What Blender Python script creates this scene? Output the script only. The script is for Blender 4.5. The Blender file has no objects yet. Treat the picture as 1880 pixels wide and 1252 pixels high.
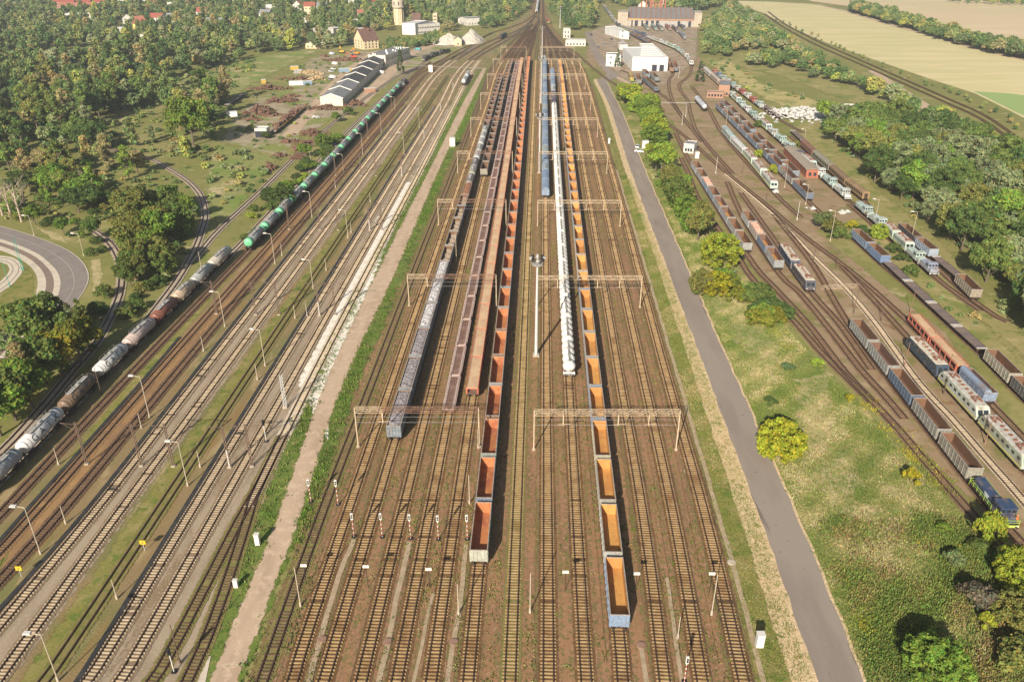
import bpy, math, random
import numpy as np
from mathutils import Vector, Matrix
R = math.radians
sc = bpy.context.scene
col = sc.collection
rnd = random.Random(7)

# ------------------------------------------------------------------ camera and survey points
CAM_H, FPX, PITCH = 95.0, 1462.0, R(27.34)
SP, CP = math.sin(PITCH), math.cos(PITCH)
def at(px, py, z=0.0):
    """ground survey: the world point at height z that the photograph shows at (px, py)"""
    u, v = (px - 940.0) / FPX, (py - 626.0) / FPX
    t = (CAM_H - z) / (SP + v * CP)
    return Vector((u * t, (CP - v * SP) * t, z))
def dist(p): return math.hypot(p[0], p[1])
cd = bpy.data.cameras.new('camera'); cam = bpy.data.objects.new('camera', cd); col.objects.link(cam)
cam.location = (0, 0, CAM_H); cam.rotation_euler = (R(90) - PITCH, 0, 0)
cd.sensor_width = 36; cd.lens = 36 * FPX / 1880; cd.clip_start = 1; cd.clip_end = 8000
sc.camera = cam

# ------------------------------------------------------------------ light
SUN_EL, SUN_AZ = R(28.5), math.atan2(-0.33, -0.944)      # the sun stands behind the camera, a little to the left
w = bpy.data.worlds.new('World'); sc.world = w; w.use_nodes = True
nt = w.node_tree; bg = nt.nodes['Background']
sky = nt.nodes.new('ShaderNodeTexSky'); sky.sky_type = 'NISHITA'; sky.sun_disc = False
sky.sun_elevation = SUN_EL; sky.sun_rotation = SUN_AZ; sky.air_density = 1.3; sky.dust_density = 2.0
nt.links.new(sky.outputs[0], bg.inputs[0]); bg.inputs[1].default_value = 0.06
sl = bpy.data.lights.new('sun', 'SUN'); so = bpy.data.objects.new('sun', sl); col.objects.link(so)
sl.energy = 5.0; sl.angle = R(0.53); sl.color = (1, 0.92, 0.79)
sd = Vector((math.sin(SUN_AZ) * math.cos(SUN_EL), math.cos(SUN_AZ) * math.cos(SUN_EL), math.sin(SUN_EL)))
so.rotation_euler = sd.to_track_quat('Z', 'Y').to_euler()
sc.view_settings.view_transform = 'Standard'; sc.view_settings.look = 'None'
sc.view_settings.exposure = 0.64; sc.view_settings.gamma = 1
sc.cycles.max_bounces = 6; sc.cycles.diffuse_bounces = 2; sc.cycles.transparent_max_bounces = 12
sc.cycles.volume_bounces = 0; sc.cycles.use_denoising = True

# ------------------------------------------------------------------ objects
def tag(o, label=None, cat=None, group=None, kind=None):
    if label: o['label'] = label
    if cat: o['category'] = cat
    if group: o['group'] = group
    if kind: o['kind'] = kind
    return o
def link(name, data, parent=None, loc=None, rz=0.0):
    o = bpy.data.objects.new(name, data); col.objects.link(o)
    if parent: o.parent = parent
    if loc is not None: o.location = loc
    if rz: o.rotation_euler = (0, 0, rz)
    return o
def empty(name, loc=(0, 0, 0), rz=0.0):
    o = link(name, None, None, loc, rz); o.empty_display_size = 0.5
    return o
def copy_tree(o, parent=None):
    c = o.copy(); col.objects.link(c)
    if parent: c.parent = parent
    for ch in KIDS.get(o.name, []): copy_tree(ch, c)
    return c
KIDS = {}
def part(name, mesh, parent, loc=None):
    o = link(name, mesh, parent, loc); KIDS.setdefault(parent.name, []).append(o)
    return o

class MB:
    """collects simple solids into one mesh; every solid may carry its own material slot"""
    def __init__(s): s.v = []; s.f = []; s.m = []
    def add(s, vs, fs, m=0):
        b = len(s.v); s.v += [tuple(p) for p in vs]; s.f += [tuple(i + b for i in f) for f in fs]; s.m += [m] * len(fs)
        return s
    def box(s, x0, x1, y0, y1, z0, z1, m=0):
        return s.add([(x0, y0, z0), (x1, y0, z0), (x1, y1, z0), (x0, y1, z0), (x0, y0, z1), (x1, y0, z1), (x1, y1, z1), (x0, y1, z1)],
                     [(0, 3, 2, 1), (4, 5, 6, 7), (0, 1, 5, 4), (1, 2, 6, 5), (2, 3, 7, 6), (3, 0, 4, 7)], m)
    def beam(s, a, b, w, h=None, m=0, up=(0, 0, 1)):
        a, b = Vector(a), Vector(b); h = h or w; d = (b - a).normalized(); up = Vector(up)
        if abs(d.dot(up)) > .98: up = Vector((0, 1, 0))
        x = d.cross(up).normalized() * w / 2; y = x.cross(d).normalized() * h / 2
        vs = [a - x - y, a + x - y, a + x + y, a - x + y, b - x - y, b + x - y, b + x + y, b - x + y]
        return s.add(vs, [(0, 3, 2, 1), (4, 5, 6, 7), (0, 1, 5, 4), (1, 2, 6, 5), (2, 3, 7, 6), (3, 0, 4, 7)], m)
    def cyl(s, a, b, r0, r1=None, n=10, m=0, caps=True):
        a, b = Vector(a), Vector(b); r1 = r0 if r1 is None else r1; d = (b - a).normalized()
        u = d.cross(Vector((0, 0, 1)) if abs(d.z) < .95 else Vector((1, 0, 0))).normalized(); w = d.cross(u)
        vs = [];
        for p, r in ((a, r0), (b, r1)):
            for i in range(n):
                t = 2 * math.pi * i / n; vs.append(p + (u * math.cos(t) + w * math.sin(t)) * r)
        fs = [(i, (i + 1) % n, n + (i + 1) % n, n + i) for i in range(n)]
        if caps: fs += [tuple(range(n))[::-1], tuple(range(n, 2 * n))]
        return s.add(vs, fs, m)
    def lathe(s, prof, n=16, m=0, axis='y', c=(0, 0, 0)):
        """prof: (position along axis, radius)"""
        vs = []; k = len(prof)
        for t, r in prof:
            for i in range(n):
                a = 2 * math.pi * i / n; p, q = r * math.cos(a), r * math.sin(a)
                if axis == 'y': vs.append((c[0] + p, c[1] + t, c[2] + q))
                elif axis == 'z': vs.append((c[0] + p, c[1] + q, c[2] + t))
                else: vs.append((c[0] + t, c[1] + p, c[2] + q))
        fs = [(j * n + i, j * n + (i + 1) % n, (j + 1) * n + (i + 1) % n, (j + 1) * n + i) for j in range(k - 1) for i in range(n)]
        fs += [tuple(range(n))[::-1], tuple(range((k - 1) * n, k * n))]
        if axis == 'y': fs = [f[::-1] for f in fs]
        return s.add(vs, fs, m)
    def prism(s, poly, z0, z1, m=0, mtop=None):
        n = len(poly)
        vs = [(p[0], p[1], z0) for p in poly] + [(p[0], p[1], z1) for p in poly]
        s.add(vs, [(i, (i + 1) % n, n + (i + 1) % n, n + i) for i in range(n)], m)
        return s.add([(p[0], p[1], z1) for p in poly], [tuple(range(n))], m if mtop is None else mtop)
    def profile(s, poly, y0, y1, m=0):
        """poly in (x, z), swept along y"""
        n = len(poly)
        vs = [(p[0], y0, p[1]) for p in poly] + [(p[0], y1, p[1]) for p in poly]
        return s.add(vs, [(i, (i + 1) % n, n + (i + 1) % n, n + i)[::-1] for i in range(n)] + [tuple(range(n)), tuple(range(n, 2 * n))[::-1]], m)
    def mesh(s, name, mats, smooth=False):
        me = bpy.data.meshes.new(name); me.from_pydata(s.v, [], s.f)
        for m in mats: me.materials.append(m)
        if len(mats) > 1: me.polygons.foreach_set('material_index', s.m)
        if smooth: me.polygons.foreach_set('use_smooth', [True] * len(s.f))
        me.update(); return me
    def build(s, name, mats, parent=None, loc=None, smooth=False):
        me = s.mesh(name, mats if isinstance(mats, (list, tuple)) else [mats], smooth)
        return part(name, me, parent, loc) if parent else link(name, me, None, loc)

def np_mesh(name, verts, quads, mats, tint=None):
    me = bpy.data.meshes.new(name); nv, nf = len(verts), len(quads); k = quads.shape[1]
    me.vertices.add(nv); me.vertices.foreach_set('co', np.asarray(verts, np.float32).ravel())
    me.loops.add(nf * k); me.loops.foreach_set('vertex_index', np.asarray(quads, np.int32).ravel())
    me.polygons.add(nf); me.polygons.foreach_set('loop_start', np.arange(0, nf * k, k, dtype=np.int32))
    for m in mats: me.materials.append(m)
    if tint is not None:
        a = me.attributes.new('tint', 'FLOAT_COLOR', 'FACE')
        a.data.foreach_set('color', np.concatenate([tint, np.ones((nf, 1))], 1).astype(np.float32).ravel())
    me.update(calc_edges=True); return me

# ------------------------------------------------------------------ materials
def srgb(r, g, b):
    f = lambda c: (c / 255 / 12.92) if c <= 10 else ((c / 255 + .055) / 1.055) ** 2.4
    return (f(r), f(g), f(b))
class NT:
    def __init__(s, name):
        s.mat = bpy.data.materials.new(name); s.mat.use_nodes = True; s.t = s.mat.node_tree
        s.p = s.t.nodes['Principled BSDF']; s.out = s.t.nodes['Material Output']
    def n(s, typ, **kw):
        nd = s.t.nodes.new('ShaderNode' + typ)
        for k, v in kw.items(): setattr(nd, k, v)
        return nd
    def l(s, a, b): s.t.links.new(a, b)
    def noise(s, vec, scale, detail=3, rough=.55):
        nd = s.n('TexNoise'); nd.inputs['Scale'].default_value = scale; nd.inputs['Detail'].default_value = detail; nd.inputs['Roughness'].default_value = rough
        s.l(vec, nd.inputs['Vector']); return nd.outputs['Fac']
    def scale(s, vec, sv):
        nd = s.n('VectorMath', operation='MULTIPLY'); s.l(vec, nd.inputs[0]); nd.inputs[1].default_value = sv; return nd.outputs[0]
    def ramp(s, v, lo, hi, a=0.0, b=1.0):
        nd = s.n('MapRange', interpolation_type='SMOOTHSTEP'); s.l(v, nd.inputs['Value'])
        for k, x in (('From Min', lo), ('From Max', hi), ('To Min', a), ('To Max', b)): nd.inputs[k].default_value = x
        return nd.outputs[0]
    def math(s, op, a, b=None):
        nd = s.n('Math', operation=op)
        for i, x in enumerate((a, b)):
            if x is None: continue
            if isinstance(x, (int, float)): nd.inputs[i].default_value = x
            else: s.l(x, nd.inputs[i])
        return nd.outputs[0]
    def mix(s, fac, a, b, blend='MIX'):
        nd = s.n('Mix', data_type='RGBA', blend_type=blend)
        for i, x in ((0, fac), (6, a), (7, b)):
            if isinstance(x, (int, float)): nd.inputs[i].default_value = x
            elif isinstance(x, tuple): nd.inputs[i].default_value = (*x, 1)
            else: s.l(x, nd.inputs[i])
        return nd.outputs[2]
    def done(s, color, rough=.85, spec=.25, metal=0.0):
        if isinstance(color, tuple): s.p.inputs['Base Color'].default_value = (*color, 1)
        else: s.l(color, s.p.inputs['Base Color'])
        s.p.inputs['Roughness'].default_value = rough; s.p.inputs['Specular IOR Level'].default_value = spec; s.p.inputs['Metallic'].default_value = metal
        return s.mat
def gmat(name, base, layers=(), edge=None, rough=.95, bump=0.0, bscale=3.0):
    """ground cover: base colour, then (colour, scale, lo, hi, (sx, sy)) noise layers; edge = (noise scale, spread) frays the sheet's border"""
    t = NT(name); pos = t.n('NewGeometry').outputs['Position']; c = base
    for L in layers:
        cl, sca, lo, hi = L[:4]; st = L[4] if len(L) > 4 else (1, 1)
        v = t.scale(pos, (st[0], st[1], 1))
        c = t.mix(t.ramp(t.noise(v, sca, 4, .6), lo, hi), c, cl)
    m = t.done(c, rough, .1)
    if bump:
        b = t.n('Bump'); b.inputs['Strength'].default_value = bump; b.inputs['Distance'].default_value = .3
        t.l(t.noise(pos, bscale, 4), b.inputs['Height']); t.l(b.outputs[0], t.p.inputs['Normal'])
    if edge:
        a = t.n('Attribute', attribute_name='edge').outputs['Fac']
        n = t.math('SUBTRACT', t.noise(pos, edge[0], 4, .65), .5)
        v = t.math('ADD', a, t.math('MULTIPLY', n, edge[1]))
        al = t.ramp(v, .38, .62)
        tr = t.n('BsdfTransparent'); mx = t.n('MixShader')
        t.l(al, mx.inputs[0]); t.l(tr.outputs[0], mx.inputs[1]); t.l(t.p.outputs[0], mx.inputs[2]); t.l(mx.outputs[0], t.out.inputs[0])
    return m
def omat(name, base, c2=None, scale=1.0, lo=.4, hi=.7, rough=.7, spec=.25, metal=0.0, st=(1, 1, 1), c3=None, s3=4, bump=0, vary=None):
    """thing material in the thing's own coordinates"""
    t = NT(name); pos = t.n('TexCoord').outputs['Object']; c = base
    if vary:
        oi = t.n('ObjectInfo'); ad = t.n('VectorMath', operation='ADD'); cb = t.n('CombineXYZ'); t.l(t.math('MULTIPLY', oi.outputs['Random'], 60.0), cb.inputs[1]); t.l(pos, ad.inputs[0]); t.l(cb.outputs[0], ad.inputs[1]); pos = ad.outputs[0]
        c = t.mix(t.ramp(oi.outputs['Random'], .15, .95), base, vary)
    if c2: c = t.mix(t.ramp(t.noise(t.scale(pos, st), scale, 4, .6), lo, hi), c, c2)
    if c3: c = t.mix(t.ramp(t.noise(t.scale(pos, st), s3, 3, .6), .5, .75), c, c3)
    if bump:
        b = t.n('Bump'); b.inputs['Strength'].default_value = bump; b.inputs['Distance'].default_value = .2
        t.l(t.noise(pos, s3, 4), b.inputs['Height']); t.l(b.outputs[0], t.p.inputs['Normal'])
    return t.done(c, rough, spec, metal)
def cmat(name, dirt, scale=.8, lo=.5, hi=.75, rough=.6, st=(1, 1, 1), var=.25):
    """paint whose colour is the object's own colour, weathered with dirt"""
    t = NT(name); oi = t.n('ObjectInfo'); pos = t.n('TexCoord').outputs['Object']
    off = t.n('VectorMath', operation='ADD'); t.l(t.scale(pos, st), off.inputs[0])
    cb = t.n('CombineXYZ'); t.l(t.math('MULTIPLY', oi.outputs['Random'], 50.0), cb.inputs[0]); t.l(cb.outputs[0], off.inputs[1])
    c = t.mix(t.ramp(t.noise(off.outputs[0], scale, 5, .65), lo, hi), oi.outputs['Color'], dirt)
    v = t.ramp(t.noise(off.outputs[0], scale * 4, 3), .2, .8, 1 - var, 1 + var * .4)
    m = t.n('Mix', data_type='RGBA', blend_type='MULTIPLY'); m.inputs[0].default_value = 1
    t.l(c, m.inputs[6]); cc = t.n('CombineColor'); [t.l(v, cc.inputs[i]) for i in range(3)]; t.l(cc.outputs[0], m.inputs[7])
    return t.done(m.outputs[2], rough, .3)

# ------------------------------------------------------------------ ground sheets
def sheet(name, px, z, mat, fray=0.0, world=False):
    P = [Vector((p[0], p[1], 0)) if world else at(*p) for p in px]; n = len(P)
    if fray:
        # thin the outline so that the frayed border follows it
        area = sum(P[i].x * P[(i + 1) % n].y - P[(i + 1) % n].x * P[i].y for i in range(n))
        s = 1 if area > 0 else -1; inner = []
        for i in range(n):
            a, b, c = P[i - 1], P[i], P[(i + 1) % n]
            d1 = (b - a).normalized(); d2 = (c - b).normalized()
            nn = Vector((-d1.y - d2.y, d1.x + d2.x, 0)); nn = nn.normalized() * s if nn.length > 1e-4 else Vector((0, 0, 0))
            inner.append(b + nn * fray)
        vs = [(p.x, p.y, z) for p in P] + [(p.x, p.y, z) for p in inner]
        fs = [(i, (i + 1) % n, n + (i + 1) % n, n + i) for i in range(n)] + [tuple(range(n, 2 * n))]
        e = [0.0] * n + [1.0] * n
    else:
        vs = [(p.x, p.y, z) for p in P]; fs = [tuple(range(n))]; e = [1.0] * n
    me = bpy.data.meshes.new(name); me.from_pydata(vs, [], fs); me.materials.append(mat)
    me.attributes.new('edge', 'FLOAT', 'POINT').data.foreach_set('value', e)
    return tag(link(name, me), kind='structure')
def smooth_line(P, step=4.0, curve=True):
    """Catmull-Rom through the points, resampled"""
    Q = []
    for i in range(len(P) - 1):
        p0, p1, p2, p3 = P[max(i - 1, 0)], P[i], P[i + 1], P[min(i + 2, len(P) - 1)]
        k = max(1, int((p2 - p1).length / step)) if curve else 1
        for j in range(k):
            t = j / k
            Q.append(.5 * ((2 * p1) + (p2 - p0) * t + (2 * p0 - 5 * p1 + 4 * p2 - p3) * t * t + (3 * p1 - p0 - 3 * p2 + p3) * t ** 3) if curve else p1)
    Q.append(P[-1]); return Q
def normals(Q):
    N = []
    for i in range(len(Q)):
        d = (Q[min(i + 1, len(Q) - 1)] - Q[max(i - 1, 0)]); N.append(Vector((d.y, -d.x, 0)).normalized())   # to the right of travel
    return N
def strip(name, Q, z, offs, edges, mat, kind='structure'):
    """a flat ribbon along the line Q; offs: lateral offsets, edges: border weight at each offset"""
    N = normals(Q); k = len(offs)
    vs = [(q.x + nn.x * o, q.y + nn.y * o, z) for q, nn in zip(Q, N) for o in offs]
    fs = [(i * k + j, i * k + j + 1, (i + 1) * k + j + 1, (i + 1) * k + j) for i in range(len(Q) - 1) for j in range(k - 1)]
    me = bpy.data.meshes.new(name); me.from_pydata(vs, [], fs); me.materials.append(mat)
    me.attributes.new('edge', 'FLOAT', 'POINT').data.foreach_set('value', list(edges) * len(Q))
    return tag(link(name, me), kind=kind)
def band(name, A, B, f0, f1, z, mat):
    PA, PB = smooth_line([at(*p) for p in A], 3), smooth_line([at(*p) for p in B], 3); n = 60
    def res(P):
        return [P[min(int(i / n * (len(P) - 1)), len(P) - 2)].lerp(P[min(int(i / n * (len(P) - 1)) + 1, len(P) - 1)], (i / n * (len(P) - 1)) % 1 if i < n else 1) for i in range(n + 1)]
    PA, PB = res(PA), res(PB); vs = []
    for a, b in zip(PA, PB):
        for f in (f0, f1): p = a.lerp(b, f); vs.append((p.x, p.y, z))
    me = bpy.data.meshes.new(name); me.from_pydata(vs, [], [(2 * i, 2 * i + 1, 2 * i + 3, 2 * i + 2) for i in range(n)]); me.materials.append(mat)
    return tag(link(name, me), kind='structure')

# colours of ground covers
DIRT, DIRT2, DIRT3 = (.30, .165, .085), (.22, .125, .065), (.37, .225, .125)
WEED, WEED2, DRYG = (.165, .155, .045), (.085, .12, .025), (.33, .27, .11)
M_base = gmat('rough_grassland', (.20, .19, .06), [((.27, .235, .09), .03, .46, .6), ((.165, .18, .046), .06, .52, .64), ((.38, .31, .16), .09, .60, .72), ((.12, .15, .032), .35, .55, .7), ((.26, .24, .09), 1.3, .55, .78)], bump=.2, bscale=1.2)
M_yard = gmat('yard_dirt', (.225, .132, .070), [((.195, .145, .06), .10, .4, .6, (1, .25)), (WEED, .45, .50, .67, (1, .3)), ((.32, .19, .10), .25, .52, .7, (1, .1)), ((.12, .10, .035), 1.4, .56, .75), ((.13, .085, .05), .09, .55, .68, (1, .4)), ((.33, .25, .17), .3, .62, .74, (1, .5)), (DIRT3, 3.5, .62, .8)], edge=(.6, 1.6), bump=.3)
M_yard_left = gmat('left_yard_dirt', (.24, .17, .085), [((.17, .16, .06), .12, .42, .6, (1, .3)), ((.33, .25, .13), .3, .5, .68, (1, .3)), ((.24, .15, .06), .2, .55, .7, (1, .15)), (WEED, 1.5, .58, .75)], edge=(.6, 1.6), bump=.3)
M_yard_right = gmat('right_yard_dirt', (.285, .20, .12), [((.19, .17, .06), .07, .5, .62), ((.35, .26, .16), .12, .52, .68), ((.13, .15, .04), .35, .6, .74), ((.22, .12, .06), .2, .56, .7), ((.36, .29, .2), 1.8, .6, .8)], edge=(.35, 1.8), bump=.3)
M_path = gmat('dirt_path_earth', (.47, .345, .24), [((.39, .28, .19), .3, .4, .65, (1, .2)), ((.58, .43, .31), .5, .5, .7), ((.33, .25, .15), 2.5, .58, .76), ((.24, .21, .09), .5, .62, .74)], edge=(.5, 1.5))
M_grass = gmat('short_grass', (.20, .185, .05), [((.27, .22, .085), .2, .45, .65), ((.125, .155, .03), .35, .48, .66), ((.30, .24, .11), 1.2, .58, .76), ((.10, .14, .025), .12, .56, .7)], edge=(.6, 1.8), bump=.25, bscale=2)
M_lush = gmat('lush_weeds', (.13, .175, .036), [((.085, .13, .024), .5, .45, .62), ((.22, .21, .065), .9, .52, .7), ((.30, .24, .11), .25, .58, .7)], edge=(.3, 2.6), bump=.4, bscale=2)
M_gravel = gmat('grey_gravel', (.34, .265, .185), [((.27, .205, .14), .3, .4, .65, (1, .2)), ((.22, .155, .09), .15, .56, .7, (1, .3)), ((.41, .335, .245), 2.5, .5, .75), ((.25, .17, .10), 5, .6, .8)], edge=(.9, 1.2))
M_white = gmat('crushed_white_stone', (.76, .69, .59), [((.60, .51, .41), .5, .45, .65), ((.78, .72, .64), 2, .5, .7)], edge=(.35, 1.5))
M_asph = gmat('asphalt', (.275, .228, .188), [((.235, .19, .157), .15, .4, .65, (1, .2)), ((.265, .22, .19), 1.5, .55, .75), ((.165, .13, .11), .35, .62, .70, (1.6, .12)), ((.30, .25, .2), .22, .6, .7, (1.2, .12)), ((.14, .115, .1), .9, .68, .71, (1, 1))], rough=.9)
M_road_left = gmat('new_asphalt', (.24, .205, .185), [((.215, .18, .16), .3, .4, .65)], rough=.9)
M_sand = gmat('pale_sand', (.58, .425, .25), [((.50, .365, .21), .5, .4, .65), ((.72, .55, .35), 1.6, .5, .7), ((.26, .235, .085), .9, .545, .64), ((.40, .30, .15), 2.8, .62, .76)], edge=(.9, 1.3), bump=.4)
M_field = gmat('stubble_field', (.55, .47, .245), [((.50, .445, .22), .006, .4, .6), ((.60, .50, .28), .05, .45, .6, (.25, 1.2)), ((.47, .43, .19), .12, .55, .7, (.2, 1.5))])
M_field_pink = gmat('harvested_field', (.57, .43, .27), [((.52, .43, .24), .004, .4, .6), ((.62, .49, .32), .03, .5, .7, (.3, 1))])
M_field_green = gmat('green_crop_field', (.27, .36, .13), [((.42, .42, .19), .03, .5, .65, (.4, 1))])
M_meadow = gmat('meadow', (.255, .238, .085), [((.155, .19, .036), .05, .43, .58), ((.42, .335, .15), .065, .54, .66), ((.12, .165, .03), .25, .52, .68), ((.30, .25, .10), .8, .54, .72), ((.07, .10, .02), 2.2, .6, .78)], edge=(.3, 1.6), bump=1, bscale=1.5)
M_sandpatch = gmat('bare_dry_ground', (.44, .345, .195), [((.36, .30, .14), .3, .42, .6), ((.24, .235, .08), .7, .5, .64), ((.15, .18, .04), .25, .58, .68)], edge=(.22, 3.2))
M_conc = gmat('paving_concrete', (.56, .48, .38), [((.47, .40, .31), .5, .45, .7)], rough=.9)
M_brownlane = gmat('tram_lane_paving', (.235, .17, .14), [((.20, .15, .12), .6, .4, .7)])

M_sidings = gmat('sidings_dry_grass', (.27, .235, .09), [((.17, .19, .048), .06, .5, .62), ((.36, .29, .14), .09, .54, .66), ((.14, .17, .04), .3, .54, .68), ((.31, .25, .11), 1.1, .55, .75)], edge=(.25, 1.9), bump=.25, bscale=1.5)
# ------------------------------------------------------------------ the ground
sheet('ground', [(-2500, -200), (2500, -200), (2500, 3600), (-2500, 3600)], 0.0, M_base, world=True)
sheet('yard_ground', [(420, 1330), (1430, 1330), (1402, 1252), (1319, 939), (1227, 626), (1134, 313), (1092, 160), (1060, 100), (1015, 48), (1000, 0), (978, 0), (965, 40), (925, 78), (900, 120), (870, 195), (815, 300), (730, 500), (640, 700), (560, 940), (445, 1252)], .02, M_yard, 1.6)
sheet('left_yard_ground', [(-60, 1330), (-120, 940), (120, 700), (330, 560), (455, 440), (590, 310), (700, 200), (760, 140), (845, 100), (925, 55), (975, 22), (985, 30), (940, 75), (893, 128), (835, 200), (785, 300), (680, 500), (585, 700), (505, 940), (375, 1252), (350, 1330)], .032, M_yard_left, 1.5)
sheet('right_yard_ground', [(1075, 112), (1120, 142), (1175, 178), (1235, 225), (1262, 285), (1290, 345), (1345, 440), (1405, 530), (1470, 590), (1560, 690), (1690, 830), (1840, 985), (1960, 1110), (2010, 1000), (1960, 900), (1880, 800), (1800, 690), (1740, 610), (1650, 545), (1560, 470), (1500, 425), (1590, 400), (1540, 350), (1440, 262), (1400, 225), (1335, 160), (1290, 120), (1280, 80), (1250, 50), (1150, 52), (1090, 70), (1075, 90)], .044, M_yard_right, 1.5)
sheet('scrapyard_ground', [(395, 262), (420, 215), (470, 180), (540, 150), (560, 110), (640, 92), (710, 92), (790, 82), (850, 75), (860, 92), (780, 125), (700, 168), (650, 205), (560, 250), (520, 290)], .05, gmat('scrapyard_earth', (.35, .285, .19), [((.26, .21, .135), .1, .4, .6), ((.20, .22, .06), .05, .47, .58), ((.46, .38, .28), .3, .56, .72), ((.17, .12, .07), .6, .6, .75)], edge=(.12, 2.2)), 6)
sheet('depot_ground', [(1075, 60), (1130, 40), (1285, 50), (1285, 110), (1240, 150), (1200, 165), (1140, 150), (1095, 100)], .056, gmat('depot_earth', (.36, .28, .2), [((.26, .18, .12), .12, .4, .6), ((.2, .22, .08), .06, .55, .66), ((.45, .4, .34), .3, .56, .72)], edge=(.12, 2.0)), 5)
# fields beyond the line on the right
sheet('stubble_field', [(1335, 2), (1420, 4), (1490, 8), (1555, 20), (1640, 46), (1720, 66), (1800, 90), (1900, 112), (2100, 160), (2100, 300), (1890, 222), (1790, 172), (1715, 148), (1590, 105), (1510, 76), (1440, 45), (1400, 24)], .03, M_field)
sheet('far_field', [(1420, -30), (2300, -60), (2300, 150), (1900, 100), (1800, 80), (1720, 56), (1640, 38), (1560, 12), (1490, 3)], .034, M_field_pink)
sheet('green_field', [(1788, 168), (1850, 172), (2000, 190), (2000, 262), (1890, 218)], .06, M_field_green)
sheet('hay_field', [(60, 112), (105, 95), (165, 92), (200, 93), (190, 108), (120, 116)], .03, M_field)
# service road, its sand verge and the grass verge
road_px = [(1550, 1260), (1426, 939), (1297, 626), (1170, 313), (1135, 220), (1108, 155)]
sheet('grass_verge', [(1400, 1330), (1316, 939), (1226, 626), (1133, 313), (1096, 160), (1080, 125), (1100, 130), (1104, 160), (1158, 313), (1275, 626), (1390, 939), (1500, 1252), (1530, 1330)], .07, M_grass, 1.2)
sheet('meadow_ground', [(1600, 1330), (1586, 1252), (1460, 939), (1319, 626), (1184, 313), (1148, 225), (1118, 160), (1150, 175), (1190, 215), (1235, 262), (1262, 320), (1300, 400), (1345, 470), (1420, 560), (1490, 640), (1600, 760), (1700, 870), (1800, 975), (1900, 1060), (2050, 1200), (2050, 1330)], .062, M_meadow, 1.0)
for k, px in enumerate([[(1325, 555), (1400, 570), (1445, 640), (1420, 695), (1345, 640)], [(1440, 690), (1530, 680), (1550, 770), (1510, 850), (1450, 790)], [(1465, 850), (1570, 825), (1612, 900), (1520, 940)], [(1520, 930), (1600, 920), (1620, 950), (1560, 965)], [(1295, 545), (1330, 540), (1350, 575), (1310, 580)], [(1620, 880), (1660, 900), (1600, 915)]]):
    sheet('bare_patch', px, .074 + k * .001, M_sandpatch, 5.0 if k < 3 else 2.5)
RQ_ = smooth_line([at(1500, 1330)] + [at(*p) for p in road_px[:0]], 4) if 0 else None
LE = [(1535, 1330), (1503, 1252), (1391, 939), (1275, 626), (1158, 313), (1119, 195), (1097, 150), (1098, 146)]
RE_ = [(1620, 1330), (1586, 1252), (1458, 939), (1319, 626), (1184, 313), (1143, 210), (1118, 160), (1113, 150)]
Ls, Rs = [at(*p) for p in LE], [at(*p) for p in RE_]
def ribbon(name, A, B, z, mat, off0=0, off1=0, e=(1, 1, 1, 1)):
    vs = []; ed = []
    for a, b in zip(A, B):
        d = (b - a).normalized(); a2, b2 = a - d * off0, b + d * off1
        for f in (0, .25, .75, 1): p = a2.lerp(b2, f); vs.append((p.x, p.y, z))
        ed += list(e)
    me = bpy.data.meshes.new(name); me.from_pydata(vs, [], [(4 * i + j, 4 * i + j + 1, 4 * i + j + 5, 4 * i + j + 4) for i in range(len(A) - 1) for j in range(3)]); me.materials.append(mat)
    me.attributes.new('edge', 'FLOAT', 'POINT').data.foreach_set('value', ed)
    return tag(link(name, me), kind='structure')
Lf, Rf = smooth_line(Ls, 3), None
N_ = 160
def resample(P, n):
    L = [0]
    for a, b in zip(P, P[1:]): L.append(L[-1] + (b - a).length)
    out = []; j = 0
    for i in range(n + 1):
        t = L[-1] * i / n
        while j < len(P) - 2 and L[j + 1] < t: j += 1
        out.append(P[j].lerp(P[j + 1], (t - L[j]) / max(L[j + 1] - L[j], 1e-6)))
    return out
Lf, Rf = resample(smooth_line(Ls, 3), N_), resample(smooth_line(Rs, 3), N_)
jit = random.Random(3)
Lj = [p + Vector((jit.uniform(-.22, .18), 0, 0)) for p in Lf]; Rj = [p + Vector((jit.uniform(-.15, .3), 0, 0)) for p in Rf]
SL = [p + Vector((-4.6 + 1.6 * min(1, i / 60), 0, 0)) for i, p in enumerate(Lj)]
ribbon('sand_verge', SL, [p + Vector((.5, 0, 0)) for p in Lj], .084, M_sand, e=(0, 1, 1, 1))
ribbon('road_shoulder', Rj, [p + Vector((.7, 0, 0)) for p in Rj], .09, M_sand, off0=.5, e=(1, 1, .8, 0))
ribbon('service_road', Lj, Rj, .10, M_asph)
sheet('road_junction', [(1096, 152), (1099, 146), (1108, 143), (1115, 136), (1122, 130), (1128, 133), (1136, 138), (1133, 143), (1122, 147), (1114, 152)], .104, M_asph)
strip('depot_road', smooth_line([at(*p) for p in ((1126, 140), (1112, 124), (1103, 112), (1094, 98), (1086, 80), (1081, 66), (1079, 58))], 4), .108, (-3.2, 3.2), (1, 1), M_asph)
strip('yard_access_track', smooth_line([at(*p) for p in ((1128, 140), (1150, 152), (1175, 172), (1190, 186), (1225, 190), (1265, 190))], 4), .066, (-3, -1.5, 1.5, 3), (0, 1, 1, 0), M_path)
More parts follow.
